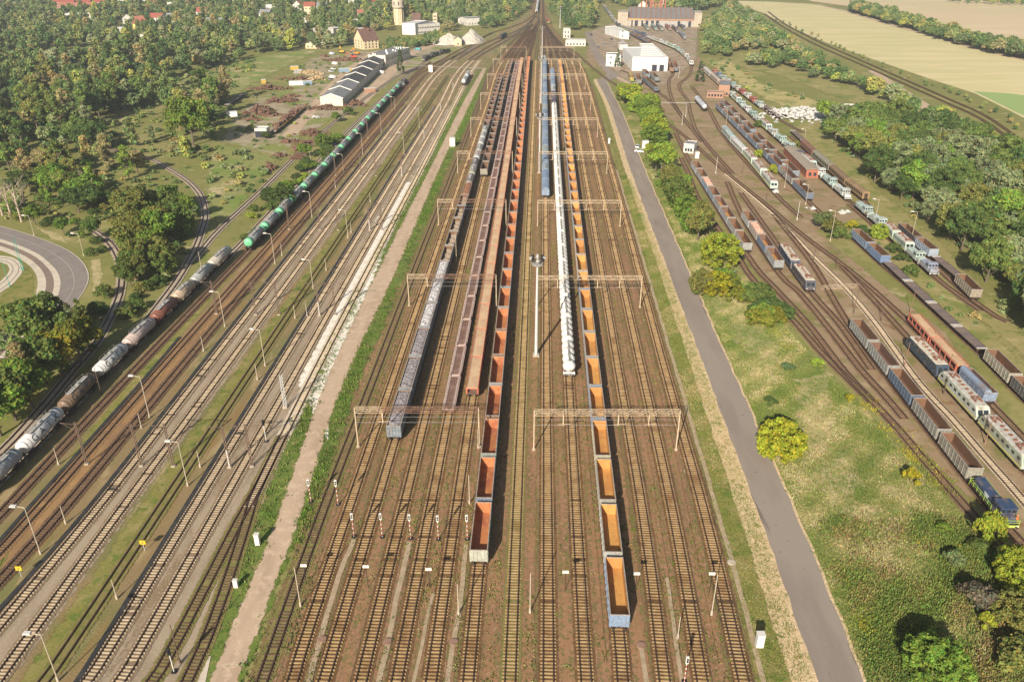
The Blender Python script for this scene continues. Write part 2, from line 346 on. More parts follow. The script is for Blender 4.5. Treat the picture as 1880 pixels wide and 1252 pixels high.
# the earth track between the two yards
PL = [(350, 1330), (384, 1252), (512, 940), (598, 700), (691, 500), (794, 300), (846, 195), (885, 128)]
PR = [(405, 1330), (437, 1252), (553, 940), (632, 700), (727, 500), (812, 300), (862, 195), (894, 126)]
pl, pr = resample(smooth_line([at(*p) for p in PL], 3), 120), resample(smooth_line([at(*p) for p in PR], 3), 120)
ribbon('dirt_path', pl, pr, .075, M_path, .6, .6, (0, 1, 1, 0))
wl_ = lambda p: 4.6 if p.y < 150 else (1.6 if p.y < 330 else 3.0)
wr_ = lambda p: 1.2 if p.y < 128 else (4.4 if p.y < 420 else 5.0)
ribbon('path_grass', [p + Vector((-wl_(p), 0, 0)) for p in pl], [p + Vector((.6, 0, 0)) for p in pl], .06, M_lush, e=(0, .6, .85, .4))
ribbon('path_grass', [p + Vector((-.6, 0, 0)) for p in pr], [p + Vector((wr_(p), 0, 0)) for p in pr], .064, M_lush, e=(.35, .85, .6, 0))
# white stone on the outermost left track
ribbon('crushed_stone', [at(*p) for p in ((596, 800), (548, 700), (655, 480), (700, 390), (742, 335))], [at(*p) for p in ((600, 805), (600, 700), (698, 480), (728, 395), (760, 335))], .068, M_white, .8, .8, (.3, 1, 1, .3))
ribbon('gravel_strip', [at(*p) for p in ((120, 1330), (205, 1215), (425, 940), (558, 700), (666, 500), (775, 300), (828, 195))], [at(*p) for p in ((320, 1330), (360, 1215), (470, 940), (585, 700), (690, 500), (790, 300), (842, 195))], .054, M_gravel, 1, 0, (0, 1, 1, 1))
ribbon('gravel_strip', [at(*p) for p in ((30, 1330), (150, 1230), (335, 940), (484, 700), (609, 500), (733, 300), (790, 195))], [at(*p) for p in ((180, 1330), (262, 1230), (425, 940), (560, 700), (668, 500), (776, 300), (829, 195))], .050, M_gravel, 0, 1, (0, 1, 1, 1))
ribbon('gravel_strip', [at(*p) for p in ((-90, 1230), (157, 940), (346, 700), (504, 500), (662, 300), (746, 195))], [at(*p) for p in ((40, 1230), (240, 940), (415, 700), (556, 500), (702, 300), (775, 195))], .050, M_gravel, 0, 1, (0, 1, 1, 0))
ribbon('grass_strip', [at(*p) for p in ((25, 1252), (243, 940), (416, 700), (558, 500), (702, 300), (774, 195))], [at(*p) for p in ((92, 1252), (290, 940), (448, 700), (582, 500), (716, 300), (784, 195))], .056, M_grass, .3, 1.5, (0, .8, .7, 0))
ribbon('grass_strip', [at(*p) for p in ((-60, 1100), (60, 925), (240, 700), (425, 500))], [at(*p) for p in ((-20, 1090), (47, 940), (262, 700), (430, 500))], .057, M_grass, .5, .5, (0, 1, 1, 0))
ORANGE = gmat('iron_stained_ballast', (.295, .175, .08), [((.23, .135, .07), .3, .4, .62, (1, .3)), ((.36, .21, .09), .6, .52, .7, (1, .3)), (WEED, .3, .6, .72)], edge=(.4, 1.9))
ribbon('stained_strip', [at(*p) for p in ((-60, 1080), (66, 940), (275, 700), (451, 500), (629, 300), (720, 195))], [at(*p) for p in ((-10, 1080), (100, 940), (306, 700), (475, 500), (645, 300), (733, 195))], .055, ORANGE, 1.6, .6, (0, 1, 1, 0))
# foot crossing
strip('foot_crossing', [at(690, 120), at(790, 123), at(893, 127)], .34, (-1.3, 1.3), (1, 1), M_conc)
strip('foot_crossing', [at(1188, 189), at(1225, 190), at(1292, 190)], .34, (-1.3, 1.3), (1, 1), M_conc)
for px in ((363, 1209, 376, 1258), (377, 1206, 392, 1256)):
    strip('paving_slabs', [at(px[0], px[1]), at(px[2] - 26, px[3])], .12, (-.8, .8), (1, 1), M_conc)
# curved new road with its tram lane, left
O = [(-60, 402), (0, 416), (63, 435), (115, 456), (144, 475), (159, 496), (161, 517), (150, 540), (120, 580), (80, 630), (30, 680), (-30, 730)]
I = [(-60, 425), (0, 439), (63, 463), (96, 488), (109, 507), (111, 526), (104, 548), (84, 580), (45, 622), (10, 655), (-20, 685), (-80, 735)]
M = [(-60, 446), (0, 460), (40, 478), (62, 497), (69, 515), (68, 532), (60, 555), (40, 585), (5, 620), (-30, 655), (-60, 685), (-120, 735)]
band('curved_road', O, I, 0, 1, .06, M_road_left); band('kerb_strip', O, I, -.035, 0, .12, M_conc)
band('tram_lane', I, M, 0, .28, .09, M_conc); band('tram_lane', I, M, .28, .62, .085, M_brownlane); band('tram_lane', I, M, .62, 1, .09, M_conc)
band('road_marking', O, I, .49, .505, .066, gmat('worn_white_paint', (.45, .42, .38)))
sheet('tram_stop_grass', [(-80, 560), (0, 545), (30, 490), (45, 490), (62, 500), (67, 530), (55, 560), (0, 620), (-80, 690)], .04, M_grass, 1)
band('tram_loop', [(-60, 470), (5, 470), (30, 476), (42, 490), (40, 502), (20, 525), (0, 538), (-60, 580)], [(-60, 486), (2, 482), (14, 487), (18, 495), (14, 503), (3, 515), (-10, 524), (-60, 560)], 0, 1, .07, M_conc)
for f in (.25, .7):
    band('tram_rail', [(-60, 470), (5, 470), (30, 476), (42, 490), (40, 502), (20, 525), (0, 538), (-60, 580)], [(-60, 486), (2, 482), (14, 487), (18, 495), (14, 503), (3, 515), (-10, 524), (-60, 560)], f, f + .06, .085, M_brownlane)
sheet('bare_bank', [(164, 478), (186, 475), (192, 505), (186, 535), (168, 545), (167, 510)], .05, M_sandpatch, 1.0)
sheet('bare_bank', [(70, 420), (110, 428), (125, 448), (95, 440)], .05, M_sandpatch, .8)
sheet('bare_bank', [(20, 330), (80, 310), (140, 330), (120, 345), (50, 335)], .05, M_sandpatch, 3)
sheet('bare_bank', [(195, 222), (240, 212), (262, 228), (235, 240)], .05, M_sandpatch, 4)
M_scrub = gmat('scrubby_grass', (.235, .235, .08), [((.165, .22, .05), .05, .48, .6), ((.42, .345, .19), .055, .53, .64), ((.11, .15, .03), .3, .55, .7), ((.30, .26, .11), 1.2, .56, .76)], edge=(.2, 1.8))
sheet('scrub_grass', [(300, 150), (440, 110), (520, 95), (600, 90), (560, 110), (500, 140), (430, 180), (410, 225), (330, 230), (280, 190)], .05, M_scrub, 8)
sheet('scrub_grass', [(395, 262), (520, 290), (470, 350), (400, 430), (375, 400), (370, 330)], .05, M_scrub, 5)
sheet('dry_meadow', [(1310, 112), (1380, 90), (1440, 94), (1560, 140), (1655, 195), (1640, 224), (1540, 182), (1430, 142)], .058, M_sidings, 6)
sheet('sidings_field', [(1290, 115), (1340, 110), (1420, 160), (1530, 190), (1620, 215), (1560, 225), (1460, 215), (1400, 185), (1340, 150)], .06, gmat('dry_meadow', (.40, .33, .14), [((.24, .23, .08), .08, .5, .62), ((.16, .19, .05), .2, .56, .7)], edge=(.1, 2)), 8)
sheet('sidings_grass', [(1500, 420), (1590, 400), (1650, 440), (1760, 540), (1860, 640), (1960, 760), (1960, 850), (1820, 660), (1700, 545), (1600, 460)], .06, M_sidings, 3)
sheet('sidings_grass', [(1440, 215), (1560, 225), (1610, 340), (1720, 430), (1860, 575), (1990, 700), (1990, 790), (1850, 640), (1740, 545), (1650, 440), (1590, 385), (1500, 300)], .058, M_sidings, 4)
sheet('lorry_track', [(1630, 222), (1690, 192), (1715, 200), (1700, 215), (1660, 228)], .06, M_path, 2)
strip('quarry_road', smooth_line([at(*p) for p in ((1600, 130), (1685, 185), (1725, 212), (1760, 240), (1800, 262), (1880, 310))], 4), .062, (-4, -2, 2, 4), (0, 1, 1, 0), M_path)
strip('farm_track', [at(1430, 6), at(1500, 9), at(1555, 22), at(1640, 48), at(1725, 70), at(1800, 92), at(1900, 115)], .04, (-3, 3), (1, 1), M_path)
strip('sheds_road', smooth_line([at(*p) for p in ((530, 250), (560, 215), (600, 170), (640, 130), (690, 95))], 4), .06, (-5, -2.5, 2.5, 5), (0, 1, 1, 0), M_path)
strip('sheds_road', smooth_line([at(*p) for p in ((655, 195), (700, 150), (740, 110), (770, 92), (830, 75))], 4), .06, (-6, -3, 3, 6), (0, 1, 1, 0), M_path)

# ------------------------------------------------------------------ tracks
M_rail = gmat('rusty_rail_steel', (.062, .038, .028), [((.10, .06, .04), .7, .5, .7)], rough=.6)
M_sl = {'concrete': gmat('concrete_sleeper', (.52, .415, .28), [((.42, .32, .205), 1.3, .4, .65), ((.34, .23, .13), .35, .58, .75)]),
        'old': gmat('stained_concrete_sleeper', (.43, .295, .15), [((.32, .205, .095), .9, .4, .65), ((.23, .135, .06), .22, .5, .68), ((.50, .38, .23), 2.4, .6, .72)]),
        'wood': gmat('creosoted_sleeper', (.135, .085, .055), [((.20, .13, .08), 1.2, .5, .7)])}
M_bed = {'brown': gmat('brown_ballast', (.15, .082, .038), [((.12, .066, .03), .5, .4, .65, (1, .3)), ((.26, .16, .075), 2.2, .5, .7), ((.085, .055, .035), .1, .54, .66, (1, .5)), (WEED, .35, .58, .70)], edge=(1.5, .9)),
         'grey': gmat('grey_brown_ballast', (.225, .16, .10), [((.20, .14, .09), .5, .4, .65), ((.33, .26, .18), 3, .5, .7)], edge=(1.5, .9)),
         'orange': ORANGE,
         'faint': gmat('faint_brown_ballast', (.235, .15, .088), [((.185, .115, .065), .3, .42, .62), ((.30, .21, .13), 1.2, .5, .7), (WEED, .2, .58, .7)], edge=(.8, 1.4)),
         'dark': gmat('oily_ballast', (.14, .085, .05), [((.20, .13, .07), .5, .45, .68), ((.10, .06, .035), 1.5, .5, .7)], edge=(1.5, .9)),
         'white': gmat('pale_ballast', (.58, .50, .40), [((.48, .40, .31), .6, .4, .65)], edge=(1.5, .9)),
         'stone': gmat('grey_stone_ballast', (.42, .34, .26), [((.34, .27, .20), .6, .4, .65)], edge=(1.5, .9)),
         'weed': gmat('overgrown_ballast', (.20, .165, .06), [((.15, .15, .04), .4, .42, .62), ((.27, .20, .10), 1.4, .5, .7)], edge=(1.2, 1.2))}
bed_z = [.11]
def track(pts, sleepers='old', bed='brown', label=None, far=680, curve=True, bedw=1.9, z=.36):
    Q = smooth_line([Vector((*at(*p).xy, 0)) for p in pts], 5, curve)
    root = empty('railway_track', Q[0]); tag(root, label, None, None, 'structure')
    inv = Q[0].copy(); bed_z[0] += .0007
    L = [q - inv for q in Q]; N = normals(L)
    b = strip('ballast', L, bed_z[0], (-bedw, -bedw * .6, bedw * .6, bedw), (0, 1, 1, 0), M_bed[bed]); b.parent = root
    for s in (-1, 1):
        vs, fs = [], []
        for i, (q, n) in enumerate(zip(L, N)):
            d = dist(q + inv); wd = .085 + .00012 * d
            a, c = q + n * (s * .75 - wd), q + n * (s * .75 + wd)
            vs += [(a.x, a.y, .12), (a.x, a.y, z), (c.x, c.y, z), (c.x, c.y, .12)]
            if i: k = 4 * i; fs += [(k - 4 + j, k - 3 + j, k + 1 + j, k + j) for j in range(3)]
        me = bpy.data.meshes.new('rail'); me.from_pydata(vs, [], fs); me.materials.append(M_rail); link('rail', me, root)
    if sleepers:
        mb = MB(); acc = 0.0; jr = random.Random(len(pts))
        for i in range(len(L) - 1):
            a, c = L[i], L[i + 1]; ln = (c - a).length
            if dist(a + inv) > far: acc = 0; continue
            d = (c - a) / max(ln, 1e-6); n = Vector((d.y, -d.x, 0)); t = acc
            while t < ln:
                p = a + d * (t + jr.uniform(-.03, .03)); h = d * .115; wv = n * 1.16; zz = .215 + jr.uniform(-.03, .02)
                if jr.random() > (.03 if sleepers != 'wood' else .1):
                    mb.add([(p - h - wv).to_tuple()[:2] + (.1,), (p + h - wv).to_tuple()[:2] + (.1,), (p + h + wv).to_tuple()[:2] + (.1,), (p - h + wv).to_tuple()[:2] + (.1,),
                            (p - h - wv).to_tuple()[:2] + (zz,), (p + h - wv).to_tuple()[:2] + (zz,), (p + h + wv).to_tuple()[:2] + (zz,), (p - h + wv).to_tuple()[:2] + (zz,)],
                           [(4, 7, 6, 5), (0, 4, 5, 1), (2, 6, 7, 3), (1, 5, 6, 2), (3, 7, 4, 0)])
                t += .63
            acc = t - ln
        if mb.v: tag(mb.build('sleepers', M_sl[sleepers], None), kind='stuff').parent = root
    return Q
T = {}
# central yard: fourteen parallel tracks
cen = dict(A=[(455, 1320), (481, 1252), (592, 940), (684, 700), (760, 500), (838, 300), (877, 195), (905, 120), (938, 80), (965, 55), (985, 25)],
           B=[(510, 1330), (537, 1252), (639, 939), (856, 300), (893, 195), (916, 125), (950, 78), (978, 45)],
           C=[(570, 1330), (594, 1252), (687, 939), (876, 300), (926, 130), (950, 86), (975, 55)],
           D=[(644, 1330), (663, 1252), (739, 939), (895, 300), (938, 122), (960, 84), (979, 55)],
           E=[(712, 1330), (728, 1252), (789, 939), (914, 300), (950, 118), (968, 82), (982, 50)],
           F=[(779, 1330), (791, 1252), (837, 939), (931, 300), (959, 110), (974, 78), (985, 45)],
           G=[(851, 1330), (859, 1252), (889.6, 939), (952.5, 300), (971, 110), (981, 72), (988, 40)],
           H=[(933, 1330), (936, 1252), (949, 939), (975.6, 300), (984, 110), (988, 60), (990, 10), (990, -20)],
           I=[(1006, 1330), (1006.5, 1252), (1005, 939), (1001, 300), (999.5, 110), (998, 60), (997, 10), (996, -20)],
           J=[(1081, 1330), (1076, 1252), (1058, 939), (1022, 300), (1012, 110), (1005, 70), (999, 40)],
           K=[(1151, 1330), (1143, 1252), (1113, 939), (1046, 300), (1026, 115), (1014, 78), (1002, 45)],
           L=[(1230, 1330), (1220, 1252), (1179, 939), (1125.6, 626), (1073, 313), (1040, 120), (1022, 84), (1005, 50)],
           M=[(1303, 1330), (1289, 1252), (1234, 939), (1165.6, 626), (1096, 313), (1053, 122), (1030, 88), (1008, 55)],
           N=[(1384, 1330), (1365, 1252), (1292, 939), (1206, 626), (1123, 313), (1068, 125), (1042, 95), (1012, 62)])
kinds = dict(A=('wood', 'weed'), N=('old', 'brown'), M=('old', 'brown'), H=('old', 'weed'))
for k, p in cen.items():
    s, b = kinds.get(k, ('old', 'brown')); T[k] = track(p, s, b)
M_fringe = gmat('weedy_track_fringe', (.19, .15, .062), [((.14, .135, .042), .5, .5, .66), ((.23, .18, .085), 1.2, .5, .7)], edge=(1.1, 3.0))
for k in 'ABCDEFGHIJKLMN':
    Q = [q for q in T[k] if q.y < 640]
    for s in (-1, 1): strip('weed_fringe', Q, .082 + .001 * s, tuple(sorted((s * 1.45, s * 1.7, s * 2.2, s * 2.7))), (0, .34, .42, 0), M_fringe)
# trodden reddish walkways between the central tracks
M_walk = gmat('red_walkway_earth', (.29, .158, .085), [((.225, .13, .068), .3, .4, .62, (1, .15)), ((.33, .20, .115), 1.3, .5, .7), (WEED, .6, .58, .72, (1, .3)), ((.15, .09, .05), .25, .64, .74)], edge=(.35, 2.0))
def mid(a, b, f, y0=58, y1=640):
    return [onto_(T[a], y).lerp(onto_(T[b], y), f) for y in range(y0, y1, 6)]
def onto_(Q, Y):
    for a, b in zip(Q, Q[1:]):
        if (a.y - Y) * (b.y - Y) <= 0 and abs(b.y - a.y) > 1e-6: return a.lerp(b, (Y - a.y) / (b.y - a.y))
    return Q[0].copy()
for a, b, f, hw in (('A', 'B', .55, .5), ('B', 'C', .42, .45), ('C', 'D', .5, .9), ('D', 'E', .45, .6), ('E', 'F', .5, .7), ('F', 'G', .4, .6), ('G', 'H', .52, 1.3), ('H', 'I', .42, .8), ('I', 'J', .5, 1.1), ('J', 'K', .52, 1.2), ('K', 'L', .45, 1.0), ('L', 'M', .5, 1.0), ('M', 'N', .42, 1.1)):
    strip('walkway', mid(a, b, f), .075, (-hw - .9, -hw, hw, hw + .9), (0, .9, .9, 0), M_walk)
# left yard
left = dict(Q0=([(-70, 1020), (6, 940), (229, 700), (420, 500), (458, 461), (600, 312), (735, 163), (790, 115)], 'wood', 'dark'),
            Q1=([(-60, 1075), (66, 940), (275, 700), (451, 500), (628, 300), (720, 195), (768, 140), (830, 100), (870, 80), (905, 61), (941, 50), (968, 38), (986, 22)], 'wood', 'orange'),
            Q2=([(-40, 1110), (113, 940), (312, 700), (478, 500), (646, 300), (734, 195), (785, 135), (846, 98)], 'wood', 'dark'),
            Q3=([(-70, 1230), (174, 940), (360, 700), (515, 500), (671, 300), (751, 195), (793, 140), (838, 103), (885, 75)], 'concrete', 'grey'),
            Q4=([(-60, 1330), (10, 1230), (220, 940), (396, 700), (542, 500), (688, 300), (764, 195), (803, 140), (846, 106), (894, 79), (941, 61), (964, 49), (984, 30)], 'concrete', 'grey'),
            Q5=([(22, 1330), (98, 1230), (291, 940), (449, 700), (582, 500), (716, 300), (785, 195), (822, 140)], None, 'weed'),
            Q6=([(103, 1330), (176, 1230), (351, 940), (497, 700), (618, 500), (740, 300), (805, 195), (834, 140), (862, 110), (905, 82), (945, 64), (970, 48)], 'concrete', 'grey'),
            Q7=([(168, 1330), (235, 1230), (398, 940), (533.8, 700), (646, 500), (759, 300), (818, 195), (845, 140), (872, 110), (915, 84), (955, 62)], 'concrete', 'grey'),
            Q8=([(458, 930), (571, 700), (674, 500), (779, 300), (833, 195), (862, 138), (880, 112)], 'concrete', 'white'),
            Q8b=([(225, 1330), (295, 1230), (370, 1090), (437, 960), (476, 890), (520, 800)], 'wood', 'weed'),
            Q8c=([(330, 1280), (372, 1190), (410, 1090), (452, 960), (464, 920), (520, 800)], 'wood', 'weed'),
            Z=([(-100, 975), (37, 846), (112, 768), (177, 701), (232, 649), (282, 598), (355, 534), (420, 471), (470, 420), (550, 335), (640, 240), (752, 136), (790, 108)], None, 'stone'),
            S2=([(225, 655), (262, 600), (287, 567), (322, 520), (345, 483), (360, 453), (372, 420), (377, 395), (370, 363), (350, 338), (317, 315), (270, 290), (200, 275)], None, 'stone'),
            S3=([(-60, 880), (0, 833), (75, 752), (135, 680), (180, 626), (212, 563), (222, 528), (222, 493), (212, 463), (192, 438), (165, 420)], None, 'stone'),
            S1=([(355, 480), (400, 425), (480, 350), (590, 245), (700, 160), (760, 127), (805, 116), (854, 98), (868, 88), (883, 72), (905, 60)], None, 'stone'))
for k, (p, s, b) in left.items(): T[k] = track(p, s, b)
right = dict(RA=([(985, 30), (1000, 52), (1012, 69), (1031, 85), (1057, 98), (1083, 121), (1120, 150), (1168, 178), (1202, 211), (1239, 237), (1270, 262), (1330, 315), (1411, 380), (1447, 411), (1499, 452), (1535, 478), (1590, 522), (1652, 578), (1735, 660), (1819, 743), (1890, 817)], 'wood', 'dark'),
             RB=([(1545, 490), (1600, 548), (1672, 627), (1735, 696), (1804, 773), (1890, 874)], 'wood', 'brown'),
             RC=([(1330, 320), (1420, 396), (1490, 468), (1550, 527), (1600, 585), (1640, 640), (1690, 708), (1744, 766), (1802, 833), (1848, 885), (1890, 934)], 'concrete', 'stone'),
             RD=([(1420, 395), (1490, 483), (1571, 585, 3.7), (1795, 865, 3.7), (1890, 990, 2)], 'wood', 'brown'),
             RE=([(1240, 245), (1275, 296, 3.7), (1374, 449, 3.7), (1421, 528), (1480, 592), (1550, 683), (1598, 734), (1650, 790), (1700, 850), (1780, 940), (1860, 1030)], 'wood', 'brown'),
             RF=([(1250, 290), (1266, 325), (1278, 358), (1305, 402), (1354, 470), (1372, 501), (1410, 545), (1462, 595), (1500, 640), (1560, 700), (1600, 740)], 'wood', 'dark'),
             RG=([(1335, 335), (1369, 388, 3.7), (1432, 481, 3.7), (1469, 540), (1530, 615), (1580, 680), (1617, 720), (1660, 770)], 'wood', 'brown'),
             RH=([(1360, 355), (1436, 462), (1489, 537), (1540, 595), (1600, 680)], 'wood', 'brown'),
             RI=([(1270, 160), (1300, 200), (1330, 235, 4), (1422, 335, 4), (1470, 400)], 'wood', 'brown'),
             RJ=([(1318, 190, 3.5), (1488, 356, 3.5), (1520, 400)], 'wood', 'dark'),
             RK=([(1327, 184, 3.5), (1384, 238, 3.5), (1463, 316, 3.5), (1480, 335)], 'wood', 'dark'),
             RL=([(1295, 125, 3), (1338, 163, 3), (1400, 222, 3), (1558, 355, 3), (1575, 378)], 'wood', 'brown'),
             RM=([(1562, 362, 3.2), (1716, 488, 3.2), (1800, 572)], 'wood', 'weed'),
             RN=([(1640, 396, 3.5), (1656, 410, 3.5), (1793, 533, 3.5), (1850, 592)], 'wood', 'weed'),
             RO=([(1571, 422, 3.5), (1627, 471, 3.5), (1666, 517, 1.3), (1709, 557, 1.3), (1756, 600, 1.3), (1804, 643, 1.3), (1867, 690, 3.5), (1930, 745, 3.5)], 'wood', 'brown'),
             RP=([(1452, 236, 4), (1488, 268, 4), (1528, 303, 4), (1590, 352, 4), (1604, 366, 4)], 'wood', 'brown'),
             RQ=([(1290, 112, 3), (1309, 127, 3), (1399, 190, 3), (1432, 214, 2), (1475, 245)], 'wood', 'dark'),
             RS=([(1185, 66), (1220, 78), (1244, 88), (1260, 102), (1269, 118), (1266, 138), (1248, 155), (1250, 168), (1262, 185), (1268, 210), (1278, 240), (1305, 275), (1345, 320)], 'wood', 'brown'),
             RT=([(1150, 60), (1190, 84), (1222, 104), (1236, 132), (1228, 150), (1232, 178), (1250, 212), (1290, 262)], 'wood', 'brown'),
             RU=([(1140, 130), (1165, 140), (1200, 165), (1228, 185), (1250, 212)], 'wood', 'brown'),
             main1=([(1410, 22), (1440, 44), (1500, 76), (1590, 116), (1740, 182), (1810, 214), (1890, 268), (2000, 330)], 'wood', 'brown'),
             main2=([(1404, 26), (1434, 48), (1494, 81), (1584, 121), (1732, 187), (1802, 220), (1880, 274), (1990, 338)], 'wood', 'brown'))
for k, (p, s, b) in right.items(): T[k] = track(p, s, b if b == 'stone' or k.startswith('main') else 'faint', far=430, bedw=1.6)
# low raised bands, coloured dark all over, that run beside three of the left tracks
M_band = omat('dark_band_grey', (.030, .030, .030), (.055, .05, .045), .4)
for name, pts in (('T1', [(-60, 1062), (47, 940), (262, 700), (330, 620)]), ('T2', [(-60, 1185), (157, 940), (346, 700), (504, 500), (662, 300), (746, 195)]), ('T3', [(95, 1320), (156, 1230), (335, 940), (484, 700), (609, 500), (733, 300), (800, 195)])):
    Q = smooth_line([at(*p) for p in pts], 8); N = normals(Q); vs, fs = [], []
    for i, (q, n) in enumerate(zip(Q, N)):
        a, b = q - n * .42, q + n * .42
        vs += [(a.x, a.y, 0), (a.x, a.y, .24), (b.x, b.y, .24), (b.x, b.y, 0)]
        if i: k = 4 * i; fs += [(k - 4 + j, k - 3 + j, k + 1 + j, k + j) for j in range(3)]
    me = bpy.data.meshes.new('dark_band'); me.from_pydata(vs, [], fs); me.materials.append(M_band)
    tag(link('dark_band', me), {'T1': 'dark raised band beside the iron stained track, shortest of the three', 'T2': 'dark raised band along the left side of the grey gravel tracks', 'T3': 'long dark raised band between grass strip and pale gravel tracks'}[name], 'ground_band', 'dark raised bands of the left yard')
# ------------------------------------------------------------------ rolling stock: materials
C_paint = cmat('weathered_wagon_paint', (.15, .085, .05), .45, .52, .78, st=(1, .35, 1), var=.35)
C_clean = cmat('loco_paint', (.22, .15, .10), .6, .46, .74, st=(1, .5, .6), var=.2)
C_tank = cmat('tank_paint', (.20, .13, .085), .5, .55, .8, rough=.42, st=(1, .5, 1), var=.25)
M_steel = omat('dark_underframe_steel', (.035, .028, .024), (.085, .05, .03), 1.5)
M_wheel = omat('wheel_steel', (.055, .045, .04), (.10, .07, .05), 3, rough=.5)
M_glass = omat('cab_glass', (.02, .025, .03), rough=.12, spec=.6)
M_rustroof = omat('rusty_roof_gear', (.20, .075, .04), (.30, .13, .08), 2)
M_int = dict(red=omat('red_rust_steel', (.43, .165, .068), (.30, .10, .052), .35, .46, .7, c3=(.50, .225, .085), s3=1.2, st=(1, .6, 1), vary=(.36, .15, .06)),
             orange=omat('orange_rust_steel', (.53, .29, .085), (.43, .205, .065), .3, .45, .68, c3=(.40, .17, .06), s3=1.4, st=(1, .6, 1), vary=(.44, .215, .07)),
             brown=omat('brown_rust_steel', (.155, .085, .05), (.24, .115, .05), .35, .5, .72, c3=(.12, .07, .045), s3=1.6),
             dark=omat('dark_rust_steel', (.15, .085, .06), (.26, .13, .075), .35, .5, .72, c3=(.09, .06, .05), s3=1.6),
             rusty=omat('bright_brown_rust', (.25, .115, .045), (.16, .075, .04), .35, .45, .68, c3=(.36, .17, .055), s3=1.2))
M_rim = omat('worn_steel_rim', (.30, .26, .23), (.42, .36, .30), 1.2, c3=(.22, .13, .08))
M_scrap = omat('scrap_metal_load', (.47, .45, .45), (.34, .32, .32), 1.6, .42, .6, rough=.6, c3=(.55, .53, .52), s3=4.5, bump=1)
M_ore = omat('dark_gravel_load', (.29, .26, .26), (.19, .165, .165), 1.2, .42, .62, c3=(.30, .27, .28), s3=5, bump=1)
M_stone = omat('crushed_stone_load', (.33, .25, .18), (.24, .18, .13), 1.5, c3=(.42, .34, .26), s3=6, bump=1)
M_pinkscrap = omat('pink_scrap_load', (.62, .33, .24), (.45, .2, .14), 1.5, c3=(.7, .5, .4), s3=4, bump=1)
M_deckbrown = omat('worn_brown_deck', (.185, .105, .075), (.26, .16, .12), .6, .45, .7, c3=(.12, .07, .05), s3=3)
M_decktan = omat('tan_plank_deck', (.50, .36, .22), (.42, .28, .17), .5, .4, .65, c3=(.56, .27, .16), s3=.7)
M_deckgrey = omat('grey_plank_deck', (.20, .145, .12), (.14, .11, .105), .5, .4, .62, c3=(.27, .20, .16), s3=2, st=(.3, 1, 1))
M_redsteel = omat('red_carrier_steel', (.45, .125, .075), (.33, .095, .06), .8, c3=(.52, .21, .13), s3=2)
M_palerail = omat('pale_pink_steel', (.42, .31, .27), (.30, .2, .17), 1.0, c3=(.5, .42, .38), s3=3)
M_white = omat('chalky_white_paint', (.66, .635, .58), (.52, .48, .42), .8, .5, .75, c3=(.42, .36, .3), s3=2.6) if 'M_white' not in globals() or True else None
M_letter = omat('dark_lettering', (.045, .06, .07))
M_wmark = omat('white_lettering', (.75, .75, .75))
M_lime = omat('lime_green_paint', (.42, .60, .10))
M_green = omat('bright_green_tank_end', (.17, .50, .27), (.12, .38, .20), .8, rough=.4)
M_hatch = omat('galvanised_steel', (.38, .37, .35), (.26, .23, .2), 1.5, rough=.5)
M_yellowstripe = omat('faded_yellow_band', (.55, .50, .18), (.42, .38, .16), 1.2)
M_lamp = omat('lamp_glass', (.8, .78, .7), rough=.2)

def bogie(n_ax=2, wb=1.8):
    f = MB()
    for s in (-1, 1):
        f.box(s * 1.0 - .08, s * 1.0 + .08, -wb / 2 - .45, wb / 2 + .45, .5, .78)
        for k in range(n_ax):
            y = -wb / 2 + wb * k / (n_ax - 1); f.box(s * 1.0 - .13, s * 1.0 + .13, y - .2, y + .2, .3, .62)
    f.box(-1, 1, -.3, .3, .55, .86)
    subs = []
    for k in range(n_ax):
        y = -wb / 2 + wb * k / (n_ax - 1); m = MB(); m.cyl((-.8, y, .46), (.8, y, .46), .09, n=6)
        for s in (-1, 1): m.cyl((s * .71, y, .46), (s * .84, y, .46), .46, n=14)
        subs.append(('wheelset', m, [M_wheel]))
    return ('bogie', f, [M_steel], subs)
def shift(P, dy):
    name, mb, mats, subs = P
    def sh(m):
        k = MB(); k.v = [(x, y + dy, z) for x, y, z in m.v]; k.f = m.f; k.m = m.m; return k
    return (name, sh(mb), mats, [(n, sh(m), mt) for n, m, mt in subs])
def running(L, z=.85, bog=2.0, n_ax=2, wb=1.8, sill=1.15):
    u = MB(); u.box(-.25, .25, -L / 2 + .5, L / 2 - .5, z, z + .22)
    for s in (-1, 1): u.box(s * sill - .09, s * sill + .09, -L / 2 + .5, L / 2 - .5, z, z + .22)
    for y in np.linspace(-L / 2 + .62, L / 2 - .62, 6): u.box(-sill, sill, y - .1, y + .1, z + .02, z + .2)
    u.cyl((0, -.5, z - .15), (0, .9, z - .15), .22, n=8)
    out = [('underframe', u, [M_steel], [])]
    for s in (-1, 1): out.append(shift(bogie(n_ax, wb), s * (L / 2 - bog)))
    for sy in (-1, 1):
        for sx in (-1, 1):
            b = MB(); y0 = sy * (L / 2 - .5); b.cyl((sx * .87, y0, 1.0), (sx * .87, y0 + sy * .42, 1.0), .11, n=8); b.cyl((sx * .87, y0 + sy * .42, 1.0), (sx * .87, y0 + sy * .5, 1.0), .23, n=10)
            out.append(('buffer', b, [M_steel], []))
    return out
